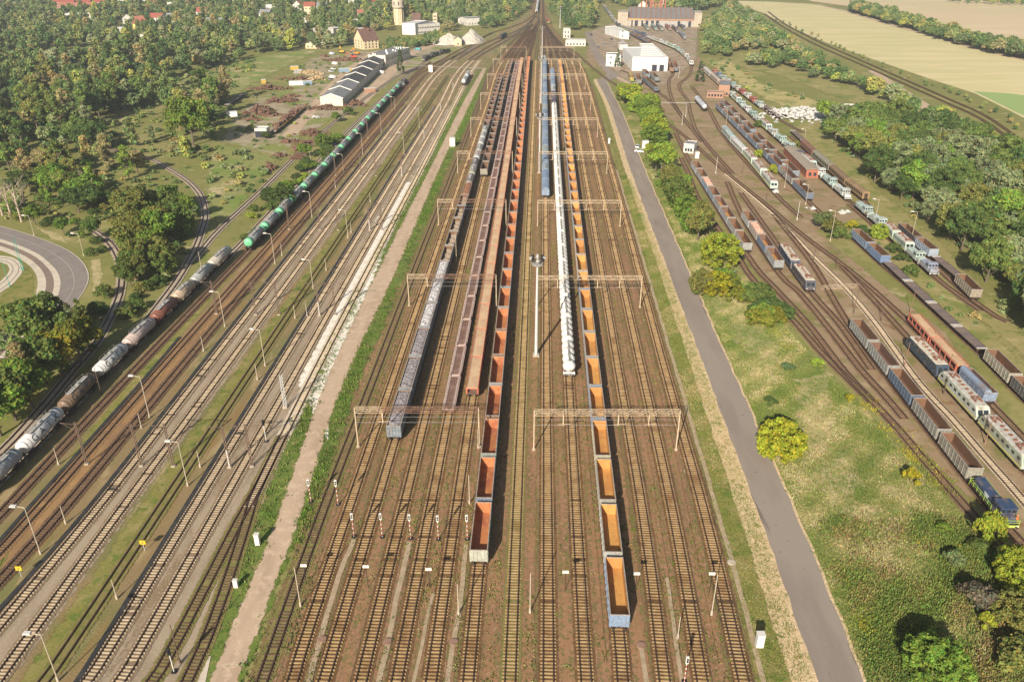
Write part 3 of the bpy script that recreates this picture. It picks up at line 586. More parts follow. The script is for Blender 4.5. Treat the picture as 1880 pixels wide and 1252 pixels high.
def heap(x, L, z, amp, seed, n=(9, 46), fall=.25, humps=0):
    r = random.Random(seed); m = MB(); a, b = n; vs = []
    for j in range(b):
        for i in range(a):
            u, v = i / (a - 1) * 2 - 1, j / (b - 1) * 2 - 1
            e = 1 - max(abs(u) ** 4, abs(v) ** 30)
            h = z + (r.random() - .35) * amp * e - fall * (1 - e)
            if humps: h += (abs(math.cos((v + 1) * math.pi * humps / 2 + .4)) - .5) * 1.1 * (1 - u * u * .8)
            vs.append((u * x, v * L / 2, h))
    return m.add(vs, [(j * a + i, j * a + i + 1, (j + 1) * a + i + 1, (j + 1) * a + i) for j in range(b - 1) for i in range(a - 1)])
def gondola(inner, L=13.6, top=3.4, load=None, ribs=9, W=1.46, floor=None):
    I = M_int[inner] if isinstance(inner, str) else inner; FL = M_int[floor or inner]; B = L / 2 - .62; z0 = 1.1; P = []
    f = MB(); f.box(-W + .1, W - .1, -B + .06, B - .06, z0, z0 + .1)
    rr = random.Random(4)
    for k in range(8): f.box(-W + .12, W - .12, -B + .5 + k * (2 * B - 1) / 7 - .05, -B + .5 + k * (2 * B - 1) / 7 + .05, z0 + .1, z0 + .115)
    P.append(('floor', f, [FL], []))
    for s in (-1, 1):
        m = MB(); xo, xm, xi = s * W, s * (W - .05), s * (W - .09)
        m.box(min(xo, xm), max(xo, xm), -B, B, z0 - .2, top, 0); m.box(min(xm, xi), max(xm, xi), -B + .06, B - .06, z0 + .1, top, 1)
        for k in range(ribs):
            y = -B + .25 + k * (2 * B - .5) / (ribs - 1); a, b = sorted((xo, xo + s * .09)); m.box(a, b, y - .07, y + .07, z0 - .18, top - .06, 0)
        a, b = sorted((xo, xo + s * .05)); m.box(a, b, -B + .02, B - .02, (z0 + top) / 2 - .05, (z0 + top) / 2 + .05, 0)
        P.append(('side_wall', m, [C_paint, I], []))
    for s in (-1, 1):
        m = MB(); yo, ym, yi = s * B, s * (B - .05), s * (B - .09)
        m.box(-W + .05, W - .05, min(yo, ym), max(yo, ym), z0 - .2, top, 0); m.box(-W + .09, W - .09, min(ym, yi), max(ym, yi), z0 + .1, top, 1)
        for x in (-.95, -.32, .32, .95): a, b = sorted((yo, yo + s * .1)); m.box(x - .06, x + .06, a, b, z0 - .18, top - .06, 0)
        a, b = sorted((yo, yo + s * .06)); m.box(-W + .05, W - .05, a, b, top - .75, top - .65, 0)
        P.append(('end_wall', m, [C_paint, I], []))
    m = MB()
    for s in (-1, 1):
        a, b = sorted((s * (W - .11), s * (W + .04))); m.box(a, b, -B - .03, B + .03, top, top + .09)
        a, b = sorted((s * (B - .11), s * (B + .05))); m.box(-W + .11, W - .11, a, b, top, top + .09)
    P.append(('top_rim', m, [M_rim if inner != 'red' else M_rim], []))
    P += running(L)
    if load:
        mat, z, amp, fall, humps = load
        P.append(('load', heap(W - .1, 2 * B - .2, z, amp, 5, fall=fall, humps=humps), [mat], []))
    return P
def tank(cap=None, L=12.6, r=1.45, bands=6, walk=True, zc=2.55):
    B = L / 2 - .55; P = []; m = MB(); e = .55
    pr = [(-B + e, r), (B - e, r)]; hp = MB()
    for k in range(bands):
        y = -B + e + (k + .5) * (2 * B - 2 * e) / bands; hp.lathe([(y - .06, r + .008), (y - .05, r + .02), (y + .05, r + .02), (y + .06, r + .008)], 24, 0, 'y', (0, 0, zc))
    pr.sort(key=lambda t: t[0])
    m.lathe(pr, 24, 0, 'y', (0, 0, zc)); P.append(('barrel', m, [C_tank], [])); P.append(('hoops', hp, [C_tank], []))
    for s in (-1, 1):
        c = MB(); c.lathe([(s * (B - e - (1.25 if cap else 0)), r + (.012 if cap else 0))] + [(s * (B - e + e * math.sin(t)), r * math.cos(t) + .001 + (.012 if cap else 0)) for t in (0, .35, .7, 1.0, 1.25, 1.45)], 24, 0, 'y', (0, 0, zc))
        if s < 0: c.f = [f[::-1] for f in c.f]
        P.append(('end_cap', c, [cap or C_tank], []))
    if walk:
        w = MB(); w.box(-.55, .55, -3.2, 3.2, zc + r + .05, zc + r + .11); 
        for s in (-1, 1):
            for y in (-3.1, -1, 1, 3.1): w.beam((s * .52, y, zc + r + .1), (s * .52, y, zc + r + .75), .04)
            w.beam((s * .52, -3.1, zc + r + .75), (s * .52, 3.1, zc + r + .75), .04)
        P.append(('walkway', w, [M_hatch], []))
        h = MB(); h.cyl((0, .2, zc + r - .05), (0, .2, zc + r + .42), .38, n=12); h.cyl((0, -1.2, zc + r), (0, -1.2, zc + r + .25), .16, n=8); P.append(('filling_dome', h, [M_hatch], []))
        l = MB()
        for s in (-1, 1): l.beam((r + .12, s * .22, .9), (r * .55, s * .22, zc + r * .92), .05)
        for k in range(6): t = k / 6; l.beam((r + .12 - t * (r * .45 + .12), -.22, .9 + t * (zc + r * .92 - .9)), (r + .12 - t * (r * .45 + .12), .22, .9 + t * (zc + r * .92 - .9)), .04)
        P.append(('ladder', l, [M_hatch], []))
    sd = MB()
    for s in (-1, 1): sd.box(-1.1, 1.1, s * (B - 1.6) - .25, s * (B - 1.6) + .25, 1.07, zc - r * .75)
    P.append(('saddle', sd, [M_steel], []))
    return P + running(L, sill=.95)
def wrap_text(body, zc, r, L, y0=None):
    """lettering curved round the right-hand side of a tank barrel"""
    cu = bpy.data.curves.new('lettering', 'FONT'); cu.body = body; cu.align_x = 'CENTER'; cu.align_y = 'CENTER'; cu.size = 2.0; cu.space_character = 1.75; cu.resolution_u = 3
    o = bpy.data.objects.new('lettering', cu); col.objects.link(o)
    dg = bpy.context.evaluated_depsgraph_get(); me = bpy.data.meshes.new_from_object(o.evaluated_get(dg)); bpy.data.objects.remove(o); bpy.data.curves.remove(cu)
    import bmesh
    bm = bmesh.new(); bm.from_mesh(me); bmesh.ops.subdivide_edges(bm, edges=bm.edges[:], cuts=2)
    for v in bm.verts:
        a = v.co.y / r + .42; v.co = ((r + .03) * math.cos(a), v.co.x + (y0 or 0), zc + (r + .03) * math.sin(a))
    bm.to_mesh(me); bm.free(); me.materials.clear(); me.materials.append(M_letter); return me
def covered(L=14.0):
    B = L / 2 - .6; P = []; W = 1.42; arc = [(W, 1.1), (W, 3.0)] + [(W * math.cos(t), 3.0 + 1.15 * math.sin(t)) for t in (.4, .8, 1.2, 1.57, 1.94, 2.34, 2.74)] + [(-W, 3.0), (-W, 1.1)]
    m = MB(); m.profile(arc, -B, B); P.append(('tarpaulin', m, [C_paint], []))
    h = MB(); a2 = [(x * 1.02, z + (.05 if z > 2 else 0)) for x, z in arc]
    for k in range(9):
        y = -B + .1 + k * (2 * B - .2) / 8
        for p, q in zip(a2, a2[1:]): h.beam((p[0], y, p[1]), (q[0], y, q[1]), .12, .06)
    P.append(('hoops', h, [C_paint], []))
    for s in (-1, 1):
        e = MB(); a, b = sorted((s * B, s * (B + .08))); e.box(-W, W, a, b, 1.0, 3.2); e.box(-.08, .08, min(a, b) - .03, max(a, b) + .03, 1.0, 3.3); P.append(('end_wall', e, [C_clean], []))
    return P + running(L)
def silo(L=13.4):
    P = []; m = MB()
    for k in range(4):
        y = -L / 2 + 1.75 + k * (L - 3.5) / 3; s = MB()
        s.lathe([(1.15, .35), (1.8, 1.1), (2.3, 1.45), (2.8, 1.56), (3.2, 1.48), (3.6, 1.25), (3.95, .9), (4.15, .5), (4.22, .05)], 20, 0, 'z', (0, y, 0)); s.cyl((0, y, 4.1), (0, y, 4.36), .32, n=10, m=1)
        P.append(('silo', s, [M_white, M_hatch], []))
    w = MB(); w.box(-.16, .16, -L / 2 + 1.2, L / 2 - 1.2, 4.28, 4.32)
    for s in (-1, 1): w.beam((s * .16, -L / 2 + 1.2, 4.5), (s * .3, L / 2 - 1.2, 4.5), .05)
    P.append(('walkway', w, [M_hatch], []))
    for s in (-1, 1):
        e = MB(); e.box(-1.35, 1.35, s * (L / 2 - .75) - .3, s * (L / 2 - .75) + .3, 1.07, 1.3); e.box(-1.4, 1.4, s * (L / 2 - .5) - .05, s * (L / 2 - .5) + .05, 1.0, 1.75); P.append(('end_platform', e, [M_white], []))
    for s in (-1, 1):
        g = MB(); g.box(s * 1.2 - .06, s * 1.2 + .06, -L / 2 + .5, L / 2 - .5, 1.08, 1.4); P.append(('side_sill', g, [M_white], []))
    return P + running(L)
def carrier(L=15.5):
    B = L / 2 - .35; P = []; m = MB(); m.box(-1.28, 1.28, -B, B, 2.62, 2.72); 
    for k in range(26): y = -B + (k + .5) * 2 * B / 26; m.box(-1.28, 1.28, y - .03, y + .03, 2.72, 2.745)
    P.append(('upper_deck', m, [M_decktan], []))
    lo = MB(); lo.box(-1.3, 1.3, -B, B, 1.05, 1.15); P.append(('lower_deck', lo, [M_deckbrown], []))
    for s in (-1, 1):
        g = MB(); g.box(s * 1.34 - .07, s * 1.34 + .07, -B, B, 2.5, 2.8); g.box(s * 1.38 - .06, s * 1.38 + .06, -B, B, .95, 1.3)
        for k in range(6): y = -B + .3 + k * (2 * B - .6) / 5; g.box(s * 1.38 - .07, s * 1.38 + .07, y - .12, y + .12, 1.3, 2.5)
        for k in range(11): y = -B + .1 + k * (2 * B - .2) / 10; g.beam((s * 1.36, y, 2.8), (s * 1.36, y, 3.25), .05)
        g.beam((s * 1.36, -B, 3.25), (s * 1.36, B, 3.25), .06)
        P.append(('side_frame', g, [M_redsteel], []))
    for s in (-1, 1):
        e = MB(); y = s * (B - .1)
        for x in (-1.2, 1.2): e.box(x - .1, x + .1, y - .1, y + .1, 1.15, 2.6)
        e.box(-1.2, 1.2, y - .06, y + .06, 2.3, 2.62); P.append(('end_frame', e, [M_redsteel], []))
    return P + running(L, z=.82)
def stake_flat(L=15.3):
    B = L / 2 - .45; P = []; m = MB(); m.box(-.78, .78, -B, B, 1.1, 1.18)
    for k in range(12): y = -B + (k + .5) * 2 * B / 12; m.box(-.78, .78, y - .06, y + .06, 1.18, 1.205)
    m.box(-.05, .05, -B + .1, B - .1, 1.205, 1.23); P.append(('deck', m, [M_deckbrown], []))
    for s in (-1, 1):
        g = MB(); g.box(s * 1.02 - .22, s * 1.02 + .22, -B, B, 1.08, 1.34)
        for k in range(22): y = -B + .2 + k * (2 * B - .4) / 21; a, b = sorted((s * 1.24, s * 1.46)); g.box(a, b, y - .13, y + .13, 1.12, 1.28)
        P.append(('side_rail', g, [M_palerail], []))
    for s in (-1, 1):
        e = MB(); y = s * (B + .1); e.box(-1.3, 1.3, y - .12, y + .12, 1.1, 1.36)
        for x in (-1.15, 1.15): e.box(x - .12, x + .12, y - .15, y + .15, 1.36, 1.75)
        P.append(('end_bolster', e, [M_palerail], []))
    return P + running(L, z=.82)
def plank_flat(L=18.0):
    B = L / 2 - .4; P = []; m = MB(); m.box(-1.4, 1.4, -B, B, 1.12, 1.24, 0); m.box(-1.44, -1.38, -B, B, .98, 1.28, 1); m.box(1.38, 1.44, -B, B, .98, 1.28, 1)
    P.append(('deck', m, [M_deckgrey, M_steel], []))
    for s in (-1, 1):
        e = MB(); e.box(-1.4, 1.4, s * (B - .2) - .18, s * (B - .2) + .18, 1.24, 1.5); P.append(('end_board', e, [M_hatch], []))
    for s in (-1, 1):
        k_ = MB()
        for k in range(8): y = -B + .8 + k * (2 * B - 1.6) / 7; a, b = sorted((s * 1.44, s * 1.52)); k_.box(a, b, y - .1, y + .1, .95, 1.3)
        P.append(('stake_pockets', k_, [M_steel], []))
    return P + running(L, z=.86)
M_locroof = omat('faded_loco_roof', (.48, .46, .41), (.36, .33, .28), .8, c3=(.34, .2, .14), s3=1.6)
def electric(L=16.2, stripe=None, roof=M_locroof, gear=M_rustroof):
    B = L / 2 - .5; P = []; m = MB(); W = 1.5
    pts = [(-B, 1.15), (-B - .05, 2.1), (-B + .55, 3.35), (-B + 1.0, 3.7), (B - 1.0, 3.7), (B - .55, 3.35), (B + .05, 2.1), (B, 1.15)]
    n = len(pts); vs = [(-W, y, z) for y, z in pts] + [(W, y, z) for y, z in pts]
    m.add(vs, [tuple(range(n)), tuple(range(n, 2 * n))[::-1]] + [(i, n + i, n + (i + 1) % n, (i + 1) % n) for i in range(n)]); m.f[-n:] = [f[::-1] for f in m.f[-n:]]
    P.append(('body', m, [C_clean], []))
    r = MB(); rp = [(W - .02, 3.66), (W - .3, 3.92), (-W + .3, 3.92), (-W + .02, 3.66)]; r.profile(rp, -B + 1.1, B - 1.1); P.append(('roof', r, [roof], []))
    g = MB()
    for s in (-1, 1):
        y = s * (B - 3.2)
        for x in (-.7, .7): g.box(x - .12, x + .12, y - .9, y + .9, 3.92, 4.15)
        g.beam((-.7, y - .8, 4.2), (.7, y + .8, 4.35), .09); g.beam((.7, y - .8, 4.2), (-.7, y + .8, 4.35), .09); g.beam((-.85, y, 4.4), (.85, y, 4.4), .1); g.beam((-.8, y + .7, 4.38), (.8, y + .7, 4.38), .1)
    for y in (-2.2, -.6, 1.0, 2.4): g.box(-.35, .35, y - .25, y + .25, 3.92, 4.12)
    P.append(('pantographs', g, [gear], []))
    for s in (-1, 1):
        wd = MB()
        for x in (-.62, .62):
            y1, z1, y2, z2 = s * (B - .02), 2.3, s * (B - .45), 3.22; o = s * .03
            v = [(x - .5, y1 + o, z1), (x + .5, y1 + o, z1), (x + .5, y2 + o, z2), (x - .5, y2 + o, z2)]; wd.add(v, [(0, 1, 2, 3) if s < 0 else (3, 2, 1, 0)])
        P.append(('windscreen', wd, [M_glass], []))
        hl = MB()
        for x in (-1.0, 1.0): hl.cyl((x, s * (B - .05), 1.55), (x, s * (B + .1), 1.55), .14, n=8)
        P.append(('headlights', hl, [M_lamp], []))
    for s in (-1, 1):
        wn = MB()
        for y in list(np.linspace(-B + 3.2, B - 3.2, 6)) + [-B + 1.3, B - 1.3]: a, b = sorted((s * W, s * (W + .025))); wn.box(a, b, y - .42, y + .42, 2.5, 3.1)
        P.append(('side_windows', wn, [M_glass], []))
        if stripe is not None:
            st = MB(); a, b = sorted((s * W, s * (W + .02))); st.box(a, b, -B + .1, B - .1, 1.2, 1.65); P.append(('side_stripe', st, [stripe], []))
    return P + running(L, z=.9, bog=3.6, n_ax=2, wb=2.9)
def hood_loco(L=12.6, cab=.62, rail=M_lime, wide=1.45, big=False):
    """diesel shunter: long hood, cab, short hood on a deck"""
    B = L / 2 - .5; P = []; d = MB(); d.box(-wide, wide, -B, B, .98, 1.22); P.append(('deck', d, [M_steel], []))
    # far end is +y; the cab stands nearer the -y end
    yc = -B + (1 - cab) * 2 * B * .62
    y0, y1 = yc - 1.2, yc + 1.2
    h = MB(); hw = 1.0 if not big else 1.2
    h.profile([(hw, 1.22), (hw, 2.6), (hw - .25, 2.85), (-hw + .25, 2.85), (-hw, 2.6), (-hw, 1.22)], y1, B - .5); h.box(-.35, .35, y1 + 1.5, y1 + 2.1, 2.85, 3.1)
    P.append(('long_hood', h, [C_clean], []))
    s_ = MB(); s_.profile([(hw, 1.22), (hw, 2.3), (hw - .2, 2.5), (-hw + .2, 2.5), (-hw, 2.3), (-hw, 1.22)], -B + .5, y0); P.append(('short_hood', s_, [C_clean], []))
    c = MB(); c.profile([(wide - .02, 1.22), (wide - .02, 3.4), (wide - .25, 3.62), (-wide + .25, 3.62), (-wide + .02, 3.4), (-wide + .02, 1.22)], y0, y1); P.append(('cab', c, [C_clean], []))
    ro = MB(); ro.box(-wide - .02, wide + .02, y0 - .2, y1 + .2, 3.62, 3.72); P.append(('cab_roof', ro, [C_clean], []))
    wn = MB()
    for x in (-.95, 0, .95):
        for y, s in ((y0, -1), (y1, 1)): a, b = sorted((y, y + s * .02)); wn.box(x - .36, x + .36, a, b, 2.62, 3.3)
    for s in (-1, 1):
        for y in (yc - .6, yc + .6): a, b = sorted((s * (wide - .02), s * wide)); wn.box(a, b, y - .42, y + .42, 2.55, 3.3)
    P.append(('cab_windows', wn, [M_glass], []))
    rl = MB()
    for s in (-1, 1):
        for ya, yb in ((y1 + .1, B - .1), (-B + .1, y0 - .1)):
            n = max(2, int(abs(yb - ya) / 1.1))
            for k in range(n + 1): y = ya + (yb - ya) * k / n; rl.beam((s * wide, y, 1.22), (s * wide, y, 2.2), .05)
            for z in (1.7, 2.2): rl.beam((s * wide, ya, z), (s * wide, yb, z), .05)
    for s in (-1, 1):
        for z in (1.7, 2.2): rl.beam((-wide, s * (B - .05), z), (wide, s * (B - .05), z), .05)
    P.append(('handrails', rl, [rail], []))
    for s in (-1, 1):
        b = MB(); a, e = sorted((s * B, s * (B + .08))); b.box(-wide, wide, a, e, .75, 1.22); P.append(('buffer_beam', b, [rail], []))
        hl = MB()
        for x in (-1.1, 1.1): hl.cyl((x, s * (B + .08), 1.05), (x, s * (B + .18), 1.05), .13, n=8)
        P.append(('headlights', hl, [M_lamp], []))
    return P + running(L, z=.8, bog=3.0, n_ax=2, wb=2.4)
def coach(L=20.0, roof=None, win=True, H=3.9):
    B = L / 2 - .4; P = []; W = 1.42; m = MB(); m.box(-W, W, -B, B, 1.0, H - .7); P.append(('body', m, [C_paint], []))
    r = MB(); r.profile([(W + .02, H - .7)] + [((W + .02) * math.cos(t), H - .7 + .7 * math.sin(t)) for t in (.35, .8, 1.2, 1.57, 1.94, 2.34, 2.79)] + [(-W - .02, H - .7)], -B - .03, B + .03); P.append(('roof', r, [roof or C_paint], []))
    if win:
        for s in (-1, 1):
            w = MB(); n = int(L / 1.9)
            for k in range(n): y = -B + 1.2 + k * (2 * B - 2.4) / (n - 1); a, b = sorted((s * W, s * (W + .02))); w.box(a, b, y - .5, y + .5, 2.0, 2.85)
            P.append(('windows', w, [M_glass], []))
    for s in (-1, 1):
        e = MB(); a, b = sorted((s * B, s * (B + .25))); e.box(-.6, .6, a, b, 1.1, 3.1); P.append(('gangway', e, [M_steel], []))
    return P + running(L, z=.8, bog=2.6, wb=2.5)
def open_hopper(L=14.5):
    """side-rolling roof hopper, its canopy pushed to one side"""
    P = gondola('dark', L, 3.2, ribs=6); B = L / 2 - .62; m = MB()
    m.profile([(-1.55, 2.9)] + [(-1.55 + .75 + .75 * math.cos(t), 3.3 + .75 * math.sin(t)) for t in (3.14, 2.6, 2.1, 1.57, 1.0, .5, 0)] + [(-.05, 2.9)], -B, B); P.append(('rolling_roof', m, [C_clean], []))
    return P

# ------------------------------------------------------------------ rolling stock: placing
MESHES = {}
class Proto:
    def __init__(s, key, parts, length):
        s.key, s.L = key, length; s.parts = []
        sm = ('barrel', 'end_cap', 'silo', 'tarpaulin')
        for name, mb, mats, subs in parts:
            s.parts.append((name, mb.mesh(name, mats, name in sm), [(n, m.mesh(n, mt), []) for n, m, mt in subs]))
        allm = MB(); mats_all = []
        def addm(mb, mats):
            idx = []
            for m in mats:
                if m not in mats_all: mats_all.append(m)
                idx.append(mats_all.index(m))
            b = len(allm.v); allm.v += mb.v; allm.f += [tuple(i + b for i in f) for f in mb.f]; allm.m += [idx[k] for k in mb.m]
        for name, mb, mats, subs in parts:
            if name in ('buffer', 'ladder', 'headlights', 'handrails', 'stake_pockets'): continue
            addm(mb, mats); [addm(m, mt) for n, m, mt in subs]
        s.simple = allm.mesh(key, mats_all, False)
    def put(s, name, loc, rz, color, full, label, cat, group, sy=1.0, extra=None):
        g = sum(color) / 3; color = tuple((c * .82 + g * .18) * .82 for c in color)
        if full:
            r = empty(name, loc, rz); r.scale = (1, sy, 1)
            for pn, me, subs in s.parts:
                o = link(pn, me, r); o.color = (*color, 1)
                for n, m, _ in subs: c = link(n, m, o); c.color = (*color, 1)
            if extra:
                for pn, me in extra: link(pn, me, r)
        else:
            r = link(name, s.simple, None, loc, rz); r.scale = (1, sy, 1); r.color = (*color, 1)
        return tag(r, label, cat, group)
def seg_put(p, a, b, name, color, label, cat, group, full=None, extra=None):
    """one vehicle between two couplings a, b (a is the nearer)"""
    c = (a + b) / 2; d = b - a; ln = Vector((d.x, d.y)).length
    rz = math.atan2(-d.x, d.y); f = (c.length < 300) if full is None else full
    return p.put(name, (c.x, c.y, .36), rz, color, f, label, cat, group, ln / p.L, extra)
def onto(Q, Y):
    for a, b in zip(Q, Q[1:]):
        if (a.y - Y) * (b.y - Y) <= 0 and abs(b.y - a.y) > 1e-6: return a.lerp(b, (Y - a.y) / (b.y - a.y))
    return (Q[0] if abs(Q[0].y - Y) < abs(Q[-1].y - Y) else Q[-1]).copy()
def Yof(py, z): return at(940, py, z).y
ORD = ['nearest', 'second', 'third', 'fourth', 'fifth', 'sixth', 'seventh', 'eighth', 'ninth', 'tenth', 'eleventh', 'twelfth', 'thirteenth', 'fourteenth', 'fifteenth', 'sixteenth', 'seventeenth', 'eighteenth', 'nineteenth', 'twentieth']
TENS = {20: 'twenty', 30: 'thirty', 40: 'forty', 50: 'fifty'}
def ordn(i, n):
    if i == 0: return 'nearest'
    if i == n - 1 and n > 1: return 'farthest'
    if i < 20: return ORD[i]
    t, u = (i + 1) // 10 * 10, (i + 1) % 10
    return {20: 'twentieth', 30: 'thirtieth', 40: 'fortieth', 50: 'fiftieth'}[t] if u == 0 else TENS[t] + '-' + ('first second third fourth fifth sixth seventh eighth ninth'.split()[u - 1])
def run(pts, n, protos, name, colors, lab, cat, group, base=0, total=None, full=None):
    """n vehicles coupled along world points (polyline, near to far); lab is a format with {o} for the place in the train"""
    P = resample(pts, n) if n != len(pts) - 1 else pts
    out = []
    for i in range(n):
        p = protos[i % len(protos)] if isinstance(protos, list) else protos
        c = colors[i % len(colors)] if isinstance(colors, list) else colors
        lb = lab[i] if isinstance(lab, list) else lab.format(o=ordn(base + i, total or n))
        out.append(seg_put(p, P[i], P[i + 1], name, c, lb, cat, group, full))
    return out
def yard(k, y0, y1, L=None, n=None):
    """world points along track k between the distances y0 and y1"""
    Q = T[k]; N = n or max(1, round((y1 - y0) / L)); return [onto(Q, y0 + (y1 - y0) * i / N) for i in range(N + 1)]
def W3(*pts): return [Vector((*at(*p).xy, 0)) for p in pts]

G_red, G_or, G_br, G_dk, G_ru = [Proto('open_wagon', gondola(k), 13.6) for k in ('red', 'orange', 'brown', 'dark', 'rusty')]
G_ru = Proto('open_wagon', gondola('brown', floor='rusty'), 13.6); G_fl = Proto('open_wagon', gondola('dark', floor='orange'), 13.6)
G_scrap = Proto('loaded_wagon', gondola('dark', 15.3, 3.7, (M_scrap, 3.72, .5, .35, 0), 8), 15.3)
G_ore = Proto('loaded_wagon', gondola('dark', 15.3, 3.7, (M_ore, 3.66, .28, .3, 0), 8), 15.3)
G_stone = Proto('loaded_wagon', gondola('brown', 13.6, 3.4, (M_stone, 2.1, .2, .2, 3), 9), 13.6)
G_pink = Proto('loaded_wagon', gondola('rusty', 13.6, 3.4, (M_pinkscrap, 3.5, .6, .4, 0), 9), 13.6)
P_tank = Proto('tank_wagon', tank(), 12.6)
P_green = Proto('tank_wagon', tank(M_green, 13.2, bands=5), 13.2)
P_cov, P_silo, P_car, P_stake, P_flat = Proto('covered_wagon', covered(), 14.0), Proto('silo_wagon', silo(), 13.4), Proto('car_carrier_wagon', carrier(), 15.5), Proto('stake_wagon', stake_flat(), 15.3), Proto('flat_wagon', plank_flat(), 18.0)
P_el = Proto('electric_locomotive', electric(stripe=M_yellowstripe), 16.2)
P_eld = Proto('electric_locomotive', electric(stripe=None, roof=omat('pale_grey_roof', (.55, .50, .40), (.4, .33, .26), 1)), 16.2)
P_sh, P_hood = Proto('diesel_shunter', hood_loco(), 12.6), Proto('diesel_locomotive', hood_loco(14.2, .5, M_hatch, 1.48, True), 14.2)
P_coach, P_box = Proto('passenger_coach', coach(), 20.0), Proto('covered_van', coach(16, None, False, 3.8), 16.0)
P_hop = Proto('roller_roof_hopper', open_hopper(), 14.5)
cr = random.Random(11)
GREY, BLUEG, TAN, RUSTC = (.30, .29, .27), (.20, .25, .32), (.42, .38, .28), (.28, .15, .09)
def mixc(*cs): return [tuple(max(0, x + cr.uniform(-.03, .03)) for x in cr.choice(cs)) for _ in range(60)]

# central yard, from left to right
gp = 'wagons of the scrap train beside the earth track'
yC = [Yof(788, 3.7), Yof(480, 3.7), Yof(359, 3.4), Yof(338, 3.6), Yof(232, 3.6), Yof(138, 3.4)]
run(yard('C', yC[0], yC[1], n=6), 6, [G_ore, G_ore, G_ore, G_scrap, G_scrap, G_scrap], 'loaded_wagon', [(.23, .27, .31)], ['blue-grey high-sided wagon filled with dark gravel, at the near end of its train', 'blue-grey wagon of dark gravel, second from the near end of the scrap train', 'blue-grey wagon of dark gravel coupled right before the shiny scrap loads', 'grey wagon heaped with shiny scrap, nearest of the three scrap loads', 'grey wagon heaped with shiny scrap, middle of the three scrap loads', 'grey wagon heaped with shiny scrap, coupled to the wagons of stone heaps'], 'freight wagon', gp)
nS = round((yC[2] - yC[1]) / 13.6)
run(yard('C', yC[1], yC[2], n=nS), nS, [G_stone], 'loaded_wagon', mixc(BLUEG, GREY), 'open wagon with round heaps of stone, {o} of them behind the scrap loads', 'freight wagon', gp)
run(yard('C', yC[2], yC[3] + 2, n=1), 1, [Proto('loaded_wagon', gondola('rusty', 13.6, 3.4, (omat('brown_earth_load', (.22, .10, .055), (.3, .15, .08), 1.2, bump=1), 3.5, .4, .3, 0)), 13.6)], 'loaded_wagon', [(.25, .13, .08)], ['brown wagon piled with brown earth between stone wagons and tank wagons'], 'freight wagon', gp)
yT = yC[3] + 2; nT = 8
tc = [(.22, .19, .17), (.44, .40, .31), (.17, .15, .16), (.62, .60, .57), (.40, .38, .35), (.64, .62, .58), (.55, .53, .50), (.5, .5, .42)]
tn = ['dark grey tank wagon next to the wagon of brown earth', 'dull beige tank wagon between two dark ones in the scrap train', 'purplish dark tank wagon just before the pale tanks', 'whitish tank wagon, nearest of the pale tanks in the scrap train', 'grey tank wagon between two whitish tanks in the scrap train', 'bright whitish tank wagon midway along the scrap train', 'pale grey tank wagon, last but one of the scrap train tanks', 'olive-grey tank wagon coupled to the dark open wagons beyond']
run(yard('C', yT, yC[4], n=nT), nT, P_tank, 'tank_wagon', tc, tn, 'tank wagon', gp, full=False)
dk = mixc(GREY, (.22, .2, .2), BLUEG)
run(yard('C', yC[4], yC[5], 13.7), round((yC[5] - yC[4]) / 13.7), [G_dk, G_br], 'open_wagon', dk, 'empty dark open wagon, {o} of those beyond the pale tanks', 'freight wagon', gp)
y0, y1 = Yof(313, 3.4), Yof(109, 3.4); n = round((y1 - y0) / 13.7)
run(yard('D', y0, y1, n=n), n, [G_br, G_dk, G_br, G_ru, G_dk], 'open_wagon', mixc(GREY, TAN, GREY), 'empty brown open wagon, {o} of the train right of the pale tanks', 'freight wagon', 'brown open wagons right of the pale tanks')
y0, y1 = Yof(755, 1.3), Yof(113, 1.3); n = round((y1 - y0) / 15.3)
run(yard('E', y0, y1, n=n), n, P_stake, 'stake_wagon', (.3, .2, .16), 'low brown stake wagon with pale side rails, {o} of its long train', 'flat wagon', 'brown stake wagons left of the salmon carriers')
y0, y1 = Yof(716, 2.7), Yof(107, 2.7); n = round((y1 - y0) / 15.5)
run(yard('F', y0, y1, n=n), n, P_car, 'car_carrier_wagon', (.5, .15, .1), 'red car carrier with tan upper deck, {o} of the long salmon train', 'car carrier', 'red car carriers in the central yard')
y0, y1 = Yof(1018, 3.4), Yof(105, 3.4); n = round((y1 - y0) / 13.6)
cl = mixc(BLUEG, GREY, RUSTC); cl[0] = (.50, .50, .40); cl[1] = (.18, .22, .30)
run(yard('G', y0, y1, n=n), n, G_red, 'open_wagon', cl, 'empty open wagon with orange-red rusty inside, {o} in the red-orange train', 'freight wagon', 'red-orange rusty open wagons in the central yard')
y0, y1 = Yof(362, .9), Yof(104, 3.5); n = round((y1 - y0) / 14.2)
run(yard('I', y0, y1, n=n), n, P_cov, 'covered_wagon', [(.25, .34, .48), (.21, .30, .46), (.30, .38, .47), (.20, .29, .44), (.36, .41, .41), (.23, .32, .47), (.27, .35, .45)], 'blue round-roofed tarpaulin wagon, {o} of the blue train', 'covered wagon', 'blue tarpaulin wagons in the central yard')
y0, y1 = Yof(693, .9), Yof(189, 4); n = round((y1 - y0) / 13.4)
run(yard('J', y0, y1, n=n), n, P_silo, 'silo_wagon', (.8, .78, .7), 'white cement wagon of four domed silos, {o} of the white train', 'silo wagon', 'white domed silo wagons in the central yard')
yy = [Yof(p, 3.8) for p in (189, 179, 168, 157)]
